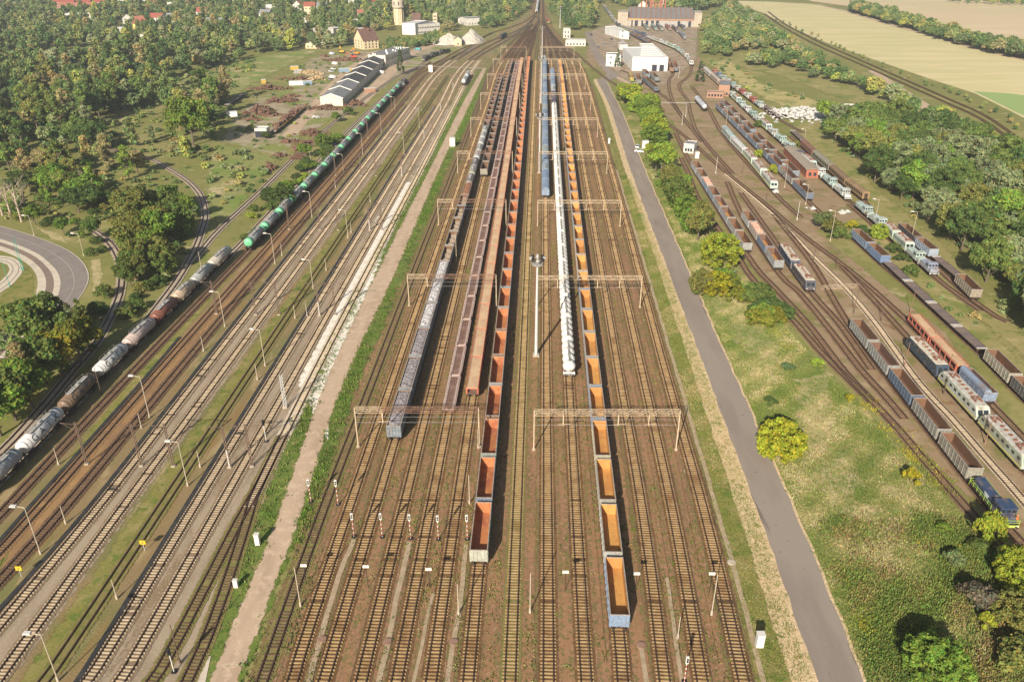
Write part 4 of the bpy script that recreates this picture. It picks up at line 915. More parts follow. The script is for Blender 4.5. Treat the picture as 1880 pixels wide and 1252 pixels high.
run([onto(T['J'], v) for v in yy], 3, [P_cov, P_cov, P_tank], 'tank_wagon', [(.13, .11, .15), (.2, .15, .17), (.66, .66, .64)], ['dark purple covered wagon right behind the white silo wagons', 'brownish covered wagon beside the far half of the blue train', 'short white tank wagon between brownish and blue covered wagons'], 'freight wagon', None)
y0, y1 = Yof(157, 3.6), Yof(127, 3.6); n = round((y1 - y0) / 14)
run(yard('J', y0, y1, n=n), n, P_cov, 'covered_wagon', [(.26, .36, .5)], 'blue covered wagon beyond the white silo train, {o} of them', 'covered wagon', 'blue covered wagons beyond the white silo train')
y0, y1 = Yof(1138, 3.4), Yof(111, 3.4); n = round((y1 - y0) / 13.6)
cl = mixc(GREY, TAN, BLUEG, GREY); cl[0] = (.24, .34, .50); cl[1] = (.42, .42, .38); cl[2] = (.36, .34, .28)
run(yard('K', y0, y1, n=n), n, G_or, 'open_wagon', cl, 'empty open wagon with yellow-orange inside, {o} in the right-hand ore train', 'freight wagon', 'yellow-orange open wagons in the central yard')

# grey tank train on the outer left track
gp = 'old tank wagons on the outer left track'
ax = 2.55
pts = [(-42, 905), (35, 831), (112, 754), (176, 688), (230, 637), (281, 590), (320, 552), (354, 521), (386, 490), (421, 458)]
tl = [('pale grey tank wagon cut by the left edge of the picture', (.52, .51, .50)), ('white tank wagon lettered in big dark capitals, nearer of the two', (.74, .71, .69)), ('brown tank wagon between the two white lettered ones', (.24, .15, .09)), ('white tank wagon lettered in big dark capitals, farther of the two', (.70, .68, .64)), ('pinkish white rust-streaked tank wagon', (.60, .45, .39)), ('dark red rusty tank wagon', (.27, .085, .05)), ('white tank wagon streaked orange with an orange end', (.58, .42, .28)), ('grey weathered tank wagon behind the orange streaked one', (.40, .40, .39)), ('beige and white tank wagon, farthest of the old tanks', (.56, .49, .41))]
PT = [Vector((*at(x, y, ax).xy, 0)) for x, y in pts]
txt = wrap_text('GATX', ax, 1.45, 12)
for i, (lb, c) in enumerate(tl):
    seg_put(P_tank, PT[i], PT[i + 1], 'tank_wagon', c, lb, 'tank wagon', gp, True, [('lettering', txt)] if 'lettered' in lb else None)
P_ = [Vector((*at(x, y, ax).xy, 0)) for x, y in ((452, 450), (480, 418), (507, 391), (531, 366), (552, 344), (571, 323), (591, 304), (605, 287), (620, 271), (634, 256), (648, 243), (661, 230), (673, 218), (682, 208), (691, 198), (700, 188), (708, 179), (716, 170), (724, 162), (731, 155))]
P_ = resample(P_, 19)
P_ = [onto(T['Q0'], p.y) for p in P_]
run(P_, 19, P_green, 'tank_wagon', [(.30, .315, .32), (.32, .33, .33), (.28, .295, .30)], 'dark grey tank wagon with bright green ends, {o} of the green-ended train', 'tank wagon', 'green-ended tank wagons on the left', full=True)
run([onto(T['Q0'], Yof(152, 2.5)), onto(T['Q0'], Yof(152, 2.5) + 13)], 1, P_hood, 'diesel_locomotive', (.06, .07, .10), ['dark blue locomotive at the far end of the green-ended tank train'], 'locomotive', None)
a = Vector((*at(856, 152, 2.5).xy, 0)); b = Vector((*at(860, 134, 2.5).xy, 0)); a, b = onto(T['Q8'], a.y), onto(T['Q8'], b.y)
run([a, a.lerp(b, .5), b], 2, P_tank, 'tank_wagon', [(.78, .79, .80)], ['lone white tank wagon beside the earth track, the nearer of two', 'white tank wagon coupled beyond the lone white one near the earth track'], 'tank wagon', None)

# right-hand yard
Gm = [G_br, G_dk, G_br, G_ru]
run(W3((1571, 585, 3.5), (1795, 865, 3.5)), 5, [G_br, G_br, G_br, G_dk, G_br][::-1], 'open_wagon', [(.33, .33, .30), (.33, .33, .30), (.12, .17, .25), (.33, .32, .28), (.36, .33, .26)],
    ['long grey open wagon, farthest from the blue shunter in its string', 'grey open wagon just behind the dark blue one', 'dark blue open wagon in the string pulled by the blue shunter', 'grey open wagon between the blue wagon and the last one', 'brownish grey open wagon coupled to the blue shunter'], 'freight wagon', 'open wagons coupled to the blue shunter')
q0 = W3((1795, 865, 3.5), (1571, 585, 3.5)); dv = (q0[0] - q0[1]).normalized(); a = q0[0] + dv * .3; b = a + dv * 13.4
loco = seg_put(P_sh, b, a, 'diesel_shunter', (.035, .075, .17), 'dark blue diesel shunter with lime green railings near a yellow bush', 'locomotive', None, True)
for s in (-1, 1):
    m = MB(); 
    for k, (y, wd) in enumerate(((1.0, 1.5), (1.0, 1.1))): x0, x1 = sorted((s * 1.0, s * 1.02)); m.box(x0, x1, y - wd / 2, y + wd / 2, 2.25 - k * .4, 2.5 - k * .4)
    m.build('side_lettering', [M_wmark], loco)
run(W3((1374, 449, 3.5), (1275, 296, 3.5)), 8, [G_br, G_ru, G_fl, G_fl, G_ru, G_pink, G_br, G_ru], 'open_wagon', [(.40, .39, .37), (.34, .33, .33), (.33, .33, .34), (.30, .30, .31), (.24, .29, .36), (.24, .31, .39), (.33, .33, .32), (.36, .37, .37)],
    ['grey open wagon at the near end of the row beside the yellow-green trees', 'open wagon with orange floor, second in the row beside the yellow-green trees', 'open wagon glowing orange inside, third in the row by the trees', 'open wagon glowing orange inside, fourth in the row by the trees', 'open wagon with partly orange floor next to the blue scrap wagon', 'blue open wagon heaped with pink scrap', 'brown-floored open wagon just behind the blue scrap wagon', 'grey open wagon with brown floor, farthest in the row by the trees'], 'freight wagon', 'open wagons beside the yellow-green trees')
run(W3((1432, 481, 3.5), (1369, 388, 3.5)), 4, [G_fl, G_fl, G_pink, G_ru], 'open_wagon', [(.33, .34, .34), (.16, .2, .28), (.4, .33, .27), (.42, .42, .40)],
    ['grey open wagon with bright orange floor beside the dark blue locomotives', 'dark blue open wagon with orange floor, second in its row of four', 'open wagon loaded with pinkish scrap in the row of four', 'pale grey open wagon with rusty floor, farthest of the row of four'], 'freight wagon', 'row of four open wagons beside the dark locomotives')
run(W3((1491, 519, 4), (1463, 482, 4), (1438, 446, 4)), 2, P_eld, 'electric_locomotive', [(.10, .10, .12), (.075, .10, .17)], ['dark grey electric locomotive with pale roof, front of a pair', 'dark blue electric locomotive coupled behind the dark grey one'], 'locomotive', 'pair of dark electric locomotives')
run(W3((1423, 336, 4), (1404, 313, 4), (1387, 293, 4), (1369, 273, 4), (1347, 251, 4), (1330, 231, 4)), 5, [P_el, P_el, P_el, P_coach, P_coach], 'electric_locomotive', [(.55, .68, .58), (.60, .70, .61), (.52, .66, .55), (.72, .71, .66), (.50, .62, .58)],
    ['mint green electric locomotive at the near end of the white and mint train', 'mint green electric locomotive, second in the white and mint train', 'mint green electric locomotive coupled to the white coach', 'white flat-roofed coach in the white and mint train', 'pale green coach at the far end of the white and mint train'], 'rail vehicle', 'white and mint train')
n = 9
run(resample(W3((1489, 357, 3.5), (1318, 189, 3.5)), n), n, [G_br, G_dk, G_fl, G_dk, G_ru, G_dk, G_br, G_ru, G_dk], 'open_wagon', [(.17, .21, .29), (.36, .34, .31), (.15, .19, .28), (.2, .23, .29), (.19, .23, .3), (.22, .25, .31), (.2, .24, .31), (.24, .26, .3), (.22, .25, .3)], 'blue-grey open wagon, {o} in the left of two long rows by the brick platform', 'freight wagon', 'left row of open wagons by the brick platform')
run(W3((1463, 316, 3.5), (1386, 243, 3.5)), 4, [G_ru, G_br, G_ru, G_br], 'open_wagon', [(.26, .30, .36), (.3, .31, .33), (.24, .29, .36), (.27, .29, .33)], 'grey open wagon with rusty load bed beside the brick platform, {o} of four', 'freight wagon', 'right row of open wagons by the brick platform')
run(W3((1384, 239, 3.5), (1327, 184, 3.5)), 4, [G_ru, G_dk, G_br, G_dk], 'open_wagon', [(.24, .28, .34), (.33, .33, .32), (.3, .31, .31), (.25, .27, .3)], 'dark grey open wagon below the small brick house, {o} of four', 'freight wagon', 'open wagons below the small brick house')
n = 15; mint = [(.66, .71, .66), (.48, .66, .60), (.70, .73, .69), (.42, .62, .56), (.72, .73, .70), (.52, .66, .60), (.46, .64, .58)]
gl = [P_hood, P_hood, P_hood, P_el, P_hood]
cs = [mint[i % 7] for i in range(n)]; cs[4] = (.06, .09, .2)
run(resample(W3((1560, 356, 3.4), (1400, 221, 3.4), (1340, 166, 3.4)), n), n, gl, 'diesel_locomotive', cs, ['%s %s locomotive, %s of the long scrapped row' % ('stripped', 'dark blue' if i == 4 else ('whitish' if cs[i][0] > .6 else 'mint green'), ordn(i, n)) for i in range(n)], 'locomotive', 'long row of scrapped locomotives')
run(resample(W3((1337, 163, 3.2), (1294, 125, 3.2)), 3), 3, [P_coach], 'passenger_coach', [(.62, .5, .38), (.6, .47, .36), (.66, .6, .54)], 'faded beige coach behind the small brick house, {o} of three', 'coach', 'faded beige coaches')
run(W3((1719, 492, 3.4), (1697, 473, 3.4), (1672, 451, 3.4), (1648, 430, 3.4), (1628, 411, 3.4), (1602, 389, 3.4), (1576, 367, 3.4)), 6, [P_hood, P_hood, P_el, P_el, P_hood, P_hood], 'diesel_locomotive', [(.34, .38, .50), (.50, .62, .54), (.46, .58, .48), (.44, .56, .46), (.56, .68, .62), (.50, .66, .60)],
    ['blue-grey locomotive with yellow buffer ends at the near end of the scrapped row', 'pale mint locomotive with flat hood behind the blue-grey one', 'long mint locomotive with rust stains beside the blue open wagon', 'mint locomotive with rusty brown roof beside the dark open wagon', 'mint green hood locomotive next to a round green bush', 'mint green hood locomotive, farthest of the row of six'], 'locomotive', 'row of six scrapped locomotives')
run(W3((1717, 460, 3.5), (1688, 437, 3.5), (1656, 410, 3.5)), 2, [G_ru, G_ru], 'open_wagon', [(.38, .45, .54), (.10, .08, .08)], ['pale blue open wagon by the edge of the wood', 'dark brown open wagon half hidden by the wood edge'], 'freight wagon', None)
run(W3((1762, 509, 1.3), (1717, 472, 1.3)), 1, P_flat, 'flat_wagon', (.2, .15, .1), ['brown flat wagon at the wood edge between two open wagons'], 'flat wagon', None)
run(W3((1796, 535, 3.5), (1763, 503, 3.5)), 1, G_ru, 'open_wagon', (.38, .31, .22), ['brownish open wagon under the willow at the wood edge'], 'freight wagon', None)
run(W3((1628, 472, 3.5), (1600, 447, 3.5), (1571, 421, 3.5)), 2, G_ru, 'open_wagon', [(.16, .24, .42), (.20, .27, .40)], ['bright blue open wagon standing before the flat wagons', 'blue open wagon beside the green bush, coupled behind the bright blue one'], 'freight wagon', None)
run(W3((1804, 643, 1.3), (1756, 600, 1.3), (1709, 557, 1.3), (1666, 517, 1.3), (1627, 481, 1.3)), 4, P_flat, 'flat_wagon', (.2, .15, .12), 'long dark plank flat wagon beside the dry grass, {o} of four', 'flat wagon', 'dark flat wagons beside the dry grass')
run(W3((1918, 738, 3.5), (1868, 690, 3.5), (1818, 641, 3.5)), 2, [G_ru, G_br], 'open_wagon', [(.16, .15, .14), (.46, .42, .32)], ['dark open wagon cut by the right edge of the picture', 'beige ribbed open wagon coupled to the dark flat wagons'], 'freight wagon', None)
run(W3((1768, 675, 2.7), (1716, 621, 2.7), (1677, 578, 2.7)), 2, P_car, 'car_carrier_wagon', (.6, .2, .12), ['salmon car carrier beside the dark blue locomotive, nearer half', 'salmon car carrier beside the dark blue locomotive, farther half'], 'car carrier', 'salmon car carriers in the right yard')
run(W3((1822, 726, 3.2), (1772, 677, 3.2)), 1, P_hop, 'roller_roof_hopper', (.26, .33, .46), ['blue hopper wagon with its round roof rolled to one side'], 'freight wagon', None)
run(W3((1897, 845, 4), (1811, 755, 4), (1736, 676, 4), (1675, 613, 4)), 3, [P_el, P_el, P_eld], 'electric_locomotive', [(.47, .54, .40), (.55, .60, .50), (.05, .085, .125)], ['pale green rust-roofed electric locomotive at the right edge', 'whitish green electric locomotive behind the dark blue one', 'dark blue electric locomotive beside the salmon car carrier'], 'locomotive', 'electric locomotives beside the pale track')
run(W3((1592, 354, 3.9), (1558, 329, 3.9), (1528, 303, 3.9), (1497, 277, 3.9), (1475, 256, 3.9)), 4, [P_coach, P_coach, P_coach, P_box], 'passenger_coach', [(.40, .24, .10), (.32, .19, .09), (.36, .32, .22), (.32, .14, .08)],
    ['rusty orange-brown passenger coach at the near end beside the wood', 'rusty brown coach, second from the near end beside the wood', 'grey-green gutted coach with pale rusty roof', 'red rusty covered van behind the gutted coach'], 'coach', 'rusty coaches beside the wood')
run(W3((1475, 258, 1.5), (1455, 240, 1.5)), 1, P_flat, 'flat_wagon', (.2, .1, .07), ['rusty flat wagon behind the red covered van'], 'flat wagon', None)
run(W3((1452, 234, 3), (1458, 226, 3), (1445, 214, 3)), 1, P_sh, 'rail_crane', (.55, .33, .05), ['yellow hooded rail machine beside the white rubble heap'], 'rail machine', None) if 0 else None
n = 10
redc = [(.5, .6, .56), (.55, .14, .08), (.7, .67, .6), (.5, .1, .07), (.62, .62, .52), (.4, .57, .54), (.44, .6, .57), (.5, .63, .6), (.2, .28, .4), (.6, .2, .12)]
run(resample(W3((1400, 191, 3.4), (1309, 126, 3.4)), n), n, P_hood, 'diesel_locomotive', redc, ['%s locomotive, %s of the row along the dry meadow' % ('red and white' if c[0] > .48 and c[2] < .2 else ('navy' if c[0] < .3 else ('cream' if c[0] > .58 else 'blue-green')), ordn(i, n)) for i, c in enumerate(redc)], 'locomotive', 'coloured locomotives along the dry meadow')
run(W3((1431, 215, 1.4), (1416, 204, 1.4), (1402, 193, 1.4)), 2, P_flat, 'flat_wagon', (.2, .09, .06), ['rusty loaded flat wagon below the white rubble heap', 'rusty flat wagon coupled to the coloured locomotives'], 'flat wagon', None)
n = 9
Pd = resample(W3((1270, 114, 3.5), (1261, 100, 3.5), (1244, 86, 3.5), (1220, 76, 3.5), (1190, 65, 3.5)), n)
run(Pd, n, [P_el, P_hood, P_el, P_hood, P_hood], 'electric_locomotive', [(.72, .70, .64), (.62, .62, .58), (.68, .66, .6), (.55, .66, .6), (.48, .64, .56), (.45, .62, .52)], 'mint and white vehicle, {o} on the curved depot siding', 'rail vehicle', 'vehicles on the curved depot siding')
n = 8
run(resample(W3((1189, 64, 3.5), (1165, 55, 3.5), (1140, 48, 3.5), (1128, 36, 3.5), (1118, 22, 3.5), (1108, 10, 3.5)), n), n, [P_hood, P_el], 'diesel_locomotive', [(.12, .17, .25), (.25, .3, .3), (.1, .12, .17), (.4, .44, .42), (.6, .6, .58)], 'dark stored locomotive, {o} of the row past the depot left end', 'locomotive', 'stored locomotives past the depot')
n = 5
run(resample(W3((1200, 78, 3.5), (1175, 66, 3.5), (1158, 58, 3.5)), n), n, [G_ru, G_br], 'open_wagon', [(.25, .16, .12), (.2, .2, .22), (.12, .14, .2)], 'rusty open wagon, {o} of the row behind the white hall', 'freight wagon', 'open wagons behind the white hall')
# locomotives fanned out before the roundhouse
fan = [((1190, 54), (1182, 45), (.3, .38, .33)), ((1205, 55), (1196, 45), (.32, .4, .36)), ((1216, 55), (1208, 45), (.35, .36, .34)), ((1230, 54), (1221, 44), (.4, .16, .11)), ((1245, 58), (1234, 47), (.24, .2, .19)), ((1258, 70), (1247, 58), (.28, .32, .4)), ((1257, 53), (1250, 46), (.15, .15, .17))]
for i, (a, b, c) in enumerate(fan):
    seg_put(P_hood, *W3((*a, 2), (*b, 2)), 'diesel_locomotive', c, ['leftmost grey-green locomotive before the engine shed doors', 'grey-green locomotive, second from the left before the engine shed', 'dull grey locomotive, third from the left before the engine shed', 'red-brown locomotive standing before the engine shed', 'dark brown locomotive before the engine shed, left of the blue-grey one', 'blue-grey locomotive standing out farthest from the engine shed', 'small black locomotive near the right end of the engine shed'][i], 'locomotive', 'locomotives before the engine shed')
# wagons on the short tracks before the white hall
for i, (p, a, b, c, lb) in enumerate(((P_sh, (1161, 146), (1156, 134), (.60, .40, .07), 'yellow rail machine before the white hall'), (G_br, (1174, 152), (1170, 138), (.28, .29, .28), 'grey open wagon right of the yellow rail machine'), (G_ru, (1207, 166), (1182, 143), (.17, .20, .24), 'slate grey open wagon with rusty floor, outermost before the white hall'), (G_dk, (1190, 141), (1182, 131), (.24, .29, .33), 'blue-grey open wagon close under the white hall wall'), (G_ru, (1207, 147), (1196, 136), (.27, .30, .31), 'grey open wagon under the right doors of the white hall'), (G_ru, (1234, 130), (1228, 117), (.35, .2, .1), 'orange-brown open wagon beside the right wall of the white hall'), (G_ru, (1241, 129), (1237, 114), (.22, .25, .29), 'grey open wagon, outer of two beside the white hall'), (P_tank, (1295, 200), (1278, 181), (.62, .66, .72), 'silver-blue tank wagon alone by the foot crossing'))):
    seg_put(p, *W3((*a, 2.2), (*b, 2.2)), p.key, c, lb, 'freight wagon' if i else 'rail machine', None)
# dark vehicles on the far left siding, and the distant train
run(resample(W3((776, 108, 2.5), (797, 98, 2.5), (826, 91, 2.5)), 3), 3, [P_hood], 'diesel_locomotive', [(.08, .085, .09), (.09, .1, .1), (.07, .08, .085)], 'dark grey stored locomotive on the weedy siding below the gravel heaps, {o} of three', 'locomotive', 'dark stored locomotives below the gravel heaps')
run(W3((918, 67, 3), (928, 62, 3)), 1, P_box, 'covered_van', (.07, .07, .09), ['lone dark covered van rolling out of the left yard'], 'freight wagon', None)
run(W3((985, 20, 3), (988, 0, 3)), 3, P_coach, 'passenger_coach', (.78, .74, .70), 'white coach on the main line at the horizon end, {o} of three', 'coach', 'white coaches on the far main line')
run(W3((1008, 39, 3), (1005, 34, 3)), 1, P_sh, 'diesel_shunter', (.5, .12, .09), ['small red shunter beside the far main line'], 'locomotive', None)
# ------------------------------------------------------------------ posts, portals, signals
M_cream = omat('cream_painted_steel', (.52, .405, .28), (.40, .29, .185), 1.2, c3=(.56, .47, .36), s3=3)
M_brownp = omat('brown_portal_steel', (.26, .15, .10), (.18, .10, .07), 1.5)
M_concpost = omat('pale_concrete_post', (.46, .39, .30), (.38, .32, .24), 1.0)
M_woodpost = omat('dark_weathered_mast', (.11, .075, .055), (.17, .11, .08), 1.4)
M_galv = omat('galvanised_mast', (.50, .50, .50), (.42, .42, .42), .6, rough=.45)
M_sigred = omat('signal_red', (.36, .06, .04)); M_sigwhite = omat('signal_white', (.58, .55, .5)); M_black = omat('signal_black', (.02, .02, .02))
M_black_wire = omat('dark_copper_wire', (.07, .055, .045)); M_yel = omat('sign_yellow', (.78, .42, .02)); M_plate = omat('white_number_plate', (.76, .66, .55))
def lattice_beam(mb, a, b, w, h, n, t=.075, m=0):
    a, b = Vector(a), Vector(b); d = (b - a).normalized(); s = d.cross(Vector((0, 0, 1))).normalized() * w / 2; u = Vector((0, 0, h))
    for o in (s, -s):
        for k in (Vector((0, 0, 0)), u): mb.beam(a + o + k, b + o + k, t, t, m)
    for i in range(n):
        p, q = a.lerp(b, i / n), a.lerp(b, (i + 1) / n)
        for o in (s, -s): mb.beam(p + o + (u if i % 2 else Vector()), q + o + (Vector() if i % 2 else u), t * .7, t * .7, m)
        mb.beam(p + s + u, q - s + u, t * .6, t * .6, m)
def gap(k1, k2, Y, f=.5): return onto(T[k1], Y).lerp(onto(T[k2], Y), f)
def portal(a, b, drops, label, group, cream_to, H=8.6):
    r = empty('overhead_portal', a); d = b - a
    for p in (Vector(), d):
        m = MB(); m.cyl(p, p + Vector((0, 0, H + 1)), .16, .12, 8); m.cyl(p, p + Vector((0, 0, .3)), .4, n=8); m.build('post', M_cream, r)
    k = d * cream_to
    m = MB(); lattice_beam(m, Vector((0, 0, H)), k + Vector((0, 0, H)), .8, 1.0, max(3, int(k.length / 1.3))); m.build('lattice_beam', M_cream, r)
    if cream_to < .99:
        m = MB(); lattice_beam(m, k + Vector((0, 0, H)), d + Vector((0, 0, H)), .8, 1.0, int((d - k).length / 1.3)); m.build('lattice_beam', M_brownp, r)  # the rest of the beam is coloured brown instead of cream
    m = MB(); m.beam(Vector((0, 0, H - 2.5)), d + Vector((0, 0, H - 2.5)), .025); m.beam(Vector((0, 0, H - 1.2)), d + Vector((0, 0, H - 1.2)), .02); m.build('span_wires', M_galv, r)
    for f in drops:
        m = MB(); p = d * f; m.beam(p + Vector((0, 0, H)), p + Vector((0, 0, H - 2.6)), .2); m.beam(p + Vector((-.9, 0, H - 2.4)), p + Vector((1.6, 0, H - 2.2)), .07); m.build('dropper', M_cream, r)
    tag(r, label, 'portal', group)
nP = 9
for i in range(nP):
    Y = 135 + 69.3 * i; o = ordn(i, nP)
    portal(gap('H', 'I', Y, .52), gap('M', 'N', Y, .6), (.2, .58, .79), 'cream lattice portal over the right tracks of the central yard, %s of its row' % o, 'portals over the right tracks', 1.0)
    portal(gap('A', 'B', Y + 1, .5), gap('F', 'G', Y + 1, .55), (.22,), 'portal left of the red-orange wagons with cream end and brown beam, %s of its row' % o, 'portals over the left tracks', .22)
for k, nm in (('B', 'second'), ('D', 'fourth'), ('J', 'tenth'), ('L', 'twelfth'), ('M', 'thirteenth')):
    Q = [q for q in T[k] if 55 < q.y < 630]; m = MB()
    for a, b in zip(Q[::4], Q[4::4]): m.beam(a + Vector((0, 0, 5.9)), b + Vector((0, 0, 5.9)), .05)
    tag(m.build('contact_wire', M_black_wire), 'thin dark contact wire above the %s central track from the left' % nm, 'wire', 'contact wires of the central yard')
def lamp(base, top, label, group, mat=M_concpost, arm=True, name='lamp_post'):
    b = Vector((*at(*base).xy, 0)); h = CAM_H - math.hypot(b.x, b.y) * 0  # height from where the top shows
    v = (top[1] - 626) / FPX; t = b.y / (CP - v * SP); z = CAM_H - t * (SP + v * CP); z = max(2.0, min(z, 34))
    r = empty(name, b); m = MB(); m.cyl((0, 0, 0), (0, 0, z), .095, .065, 7); m.cyl((0, 0, 0), (0, 0, .9), .2, .17, 8); m.build('pole', mat, r)
    if arm:
        m = MB(); m.beam((0, 0, z), (-1.5, .1, z + .25), .12); m.build('arm', mat, r)
        m = MB(); m.profile([(-1.3, z + .16), (-1.35, z + .42), (-2.3, z + .48), (-2.4, z + .22)], -.22, .32); m.build('lamp_head', M_sigwhite, r)
    return tag(r, label, 'lamp post' if arm else 'post', group)
lp = [((75, 1017), (42, 932)), ((107, 1250), (75, 1165)), ((345, 892), (319, 812)), ((275, 767), (254, 692)), ((413, 600), (395, 537)), ((487, 672), (470, 606)), ((505, 485), (494, 430)), ((573, 400), (565, 353)), ((639, 438), (629, 387)), ((575, 530), (563, 478)), ((631, 315), (625, 284)), ((666, 284), (661, 246)), ((700, 243), (695, 209)), ((725, 203), (722, 179)), ((742, 285), (737, 245)), ((770, 235), (765, 200))]
ll = ['pale lamp post at the left edge above the yellow sign', 'pale lamp post in the bottom left corner by the bright gravel tracks', 'lamp post on the grass strip beside the embedded track, below the lone short post', 'lamp post beside the rust stained strip, right of the brown tank wagon', 'lamp post right of the dark red tank wagon', 'lamp post on the yellow-green grass strip, left of the lattice mast', 'lamp post beside the nearest green-ended tank wagons', 'lamp post beside the green-ended train, right of its fourth wagon', 'lamp post on the grass strip level with the crushed white stone', 'lamp post on the grass strip level with the nearest white stone', 'lamp post beside the middle of the green-ended train, nearer of its pair', 'lamp post beside the middle of the green-ended train, farther of its pair', 'lamp post beside the far part of the green-ended train', 'lamp post next to the locomotive ending the green-ended train', 'lamp post on the grass strip, level with the white cabinet', 'lamp post on the far grass strip before the foot crossing']
for (b, t), l in zip(lp, ll): lamp(b, t, l, 'lamp posts of the left yard')
for i, (b, t, l) in enumerate((((1524, 443), (1532, 388), 'lamp post by the green shrubs left of the blue open wagons'), ((1479, 376), (1482, 340), 'lamp post right of the mint train end'), ((1605, 411), (1612, 367), 'lamp post beside the mint locomotives at the wood edge'), ((1672, 443), (1685, 390), 'lamp post between the mint locomotives and the dark brown wagon'), ((1332, 237), (1333, 198), 'lamp post left of the first dark open wagons'), ((1355, 240), (1356, 215), 'lamp post beside the second row of open wagons'), ((1410, 297), (1410, 275), 'lamp post over the yellow-green bushes between the rows'), ((1440, 345), (1444, 303), 'lamp post by the near open wagons of the left row'), ((1476, 262), (1477, 238), 'lamp post between scrapped locomotives and rusty coaches'))):
    lamp(b, t, l, 'lamp posts of the right yard')
for i, (b, t, l) in enumerate((((63, 433), (52, 397), 'pale street lamp on the bank above the curved road'), ((154, 470), (140, 430), 'pale street lamp at the bend of the curved road'), ((389, 333), (386, 312), 'leaning pale post beside the scrub behind the curved siding'), ((571, 303), (568, 277), 'concrete post by the bushes left of the green-ended train'), ((370, 494), (363, 462), 'pale post at the junction of the curved sidings'))):
    lamp(b, t, l, None, arm=i < 2)
def floodmast(base, top, label, z=None):
    b = Vector((*at(*base).xy, 0)); v = (top[1] - 626) / FPX; t = b.y / (CP - v * SP); z = z or min(27, CAM_H - t * (SP + v * CP))
    r = empty('floodlight_mast', b); m = MB(); m.cyl((0, 0, 0), (0, 0, z - 1.2), .42, .22, 10); m.build('mast', M_galv, r)
    m = MB(); m.box(-.8, .8, -.8, .8, 0, .4); m.build('plinth', M_concpost, r)
    m = MB(); m.cyl((0, 0, z - 1.4), (0, 0, z - 1.2), 1.3, n=14)
    for k in range(10): a = k * .628; m.beam((1.3 * math.cos(a), 1.3 * math.sin(a), z - 1.2), (1.3 * math.cos(a), 1.3 * math.sin(a), z - .2), .06)
    for k in range(10): a, c = k * .628, (k + 1) * .628; m.beam((1.3 * math.cos(a), 1.3 * math.sin(a), z - .2), (1.3 * math.cos(c), 1.3 * math.sin(c), z - .2), .06)
    m.build('platform', M_hatch, r)
    for k in range(8):
        a = k * .785; c = Vector((1.6 * math.cos(a), 1.6 * math.sin(a), z + .2)); m = MB(); m.box(c.x - .35, c.x + .35, c.y - .35, c.y + .35, c.z - .3, c.z + .35); m.beam((0, 0, z - .5), c, .08); m.build('floodlight', M_black if k % 2 else M_hatch, r)
    m = MB(); m.cyl((0, 0, z - 1.2), (0, 0, z + 1.2), .12, n=6); m.build('lightning_rod', M_galv, r)
    tag(r, label, 'light mast', 'tall floodlight masts of the central yard')
for b, t, l in (((984, 653), (984, 476), 'tall grey floodlight mast left of the white silo wagons, nearest of its row'), ((990, 318), (991, 212), 'tall floodlight mast beside the blue tarpaulin wagons, second of its row'), ((993, 190), (994, 107), 'tall floodlight mast beside the far blue wagons, third of its row'), ((995, 108), (995, 51), 'tall floodlight mast at the far throat of the yard'), ((1028, 52), (1028, 14), 'tall pale mast beside the trees right of the main line')): floodmast(b, t, l)
lamp((838, 480), (836, 428), 'cream mast with a round rusty head beside the stone wagons', None, M_cream, arm=False)
# wooden and steel catenary masts of the left yard
M_whitemast = omat('worn_white_mast_paint', (.50, .46, .41), (.36, .31, .26), 1.5)
lanes = [((160, 852), 10.0), ((260, 855), 10), ((319, 856), 10), ((422, 858), 10), ((463, 856), 10)]
nR = 7; names = ['left of the stained strip', 'left of the gravel pair', 'on the grass strip', 'between the pale gravel tracks', 'right of the pale gravel tracks']
for li, ((px, py), h) in enumerate(lanes):
    g0 = at(px, py); vp = Vector((.040, 1, 0))
    for k in range(nR):
        p = g0 + vp * (70 * k); p.z = 0
        if p.y > 560: continue
        r = empty('catenary_mast', p); m = MB()
        for s in (-1, 1): m.beam((s * .22, 0, 0), (s * .14, 0, h), .15)
        for j in range(8): m.beam((-.2, 0, j * h / 8), (.2, 0, (j + 1) * h / 8), .06)
        m.build('mast', M_woodpost if li != 3 else M_woodpost, r)
        if li == 3:
            m = MB(); m.cyl((0, 0, 0), (0, 0, 4.2), .2, n=7); m.build('white_lower_half', M_whitemast, r)
        m = MB(); sgn = -1 if li in (0, 3) else 1
        m.beam((0, 0, h - .6), (-3.0, 0, h - .2), .09); m.beam((0, 0, h - 2.2), (-2.6, 0, h - .3), .07)
        if li in (1, 3, 4): m.beam((0, 0, h - .6), (3.0, 0, h - .2), .09); m.beam((0, 0, h - 2.2), (2.6, 0, h - .3), .07)
        m.build('arms', M_woodpost, r)
        m = MB(); m.box(-.4, .4, -.4, .4, 0, .25); m.build('footing', M_concpost, r)
        tag(r, 'dark catenary mast %s, %s from the near end' % (names[li], ordn(k, nR)), 'mast', 'catenary masts of the left yard')
for b, t, l in (((186, 723), (172, 675), 'dark mast standing against the white lettered tank wagon'), ((400, 573), (391, 525), 'dark mast before the orange streaked tank wagon'), ((331, 1217), (314, 1146), 'dark double mast by the overgrown switch, bottom left')): lamp(b, t, l, None, M_woodpost, False, 'catenary_mast')
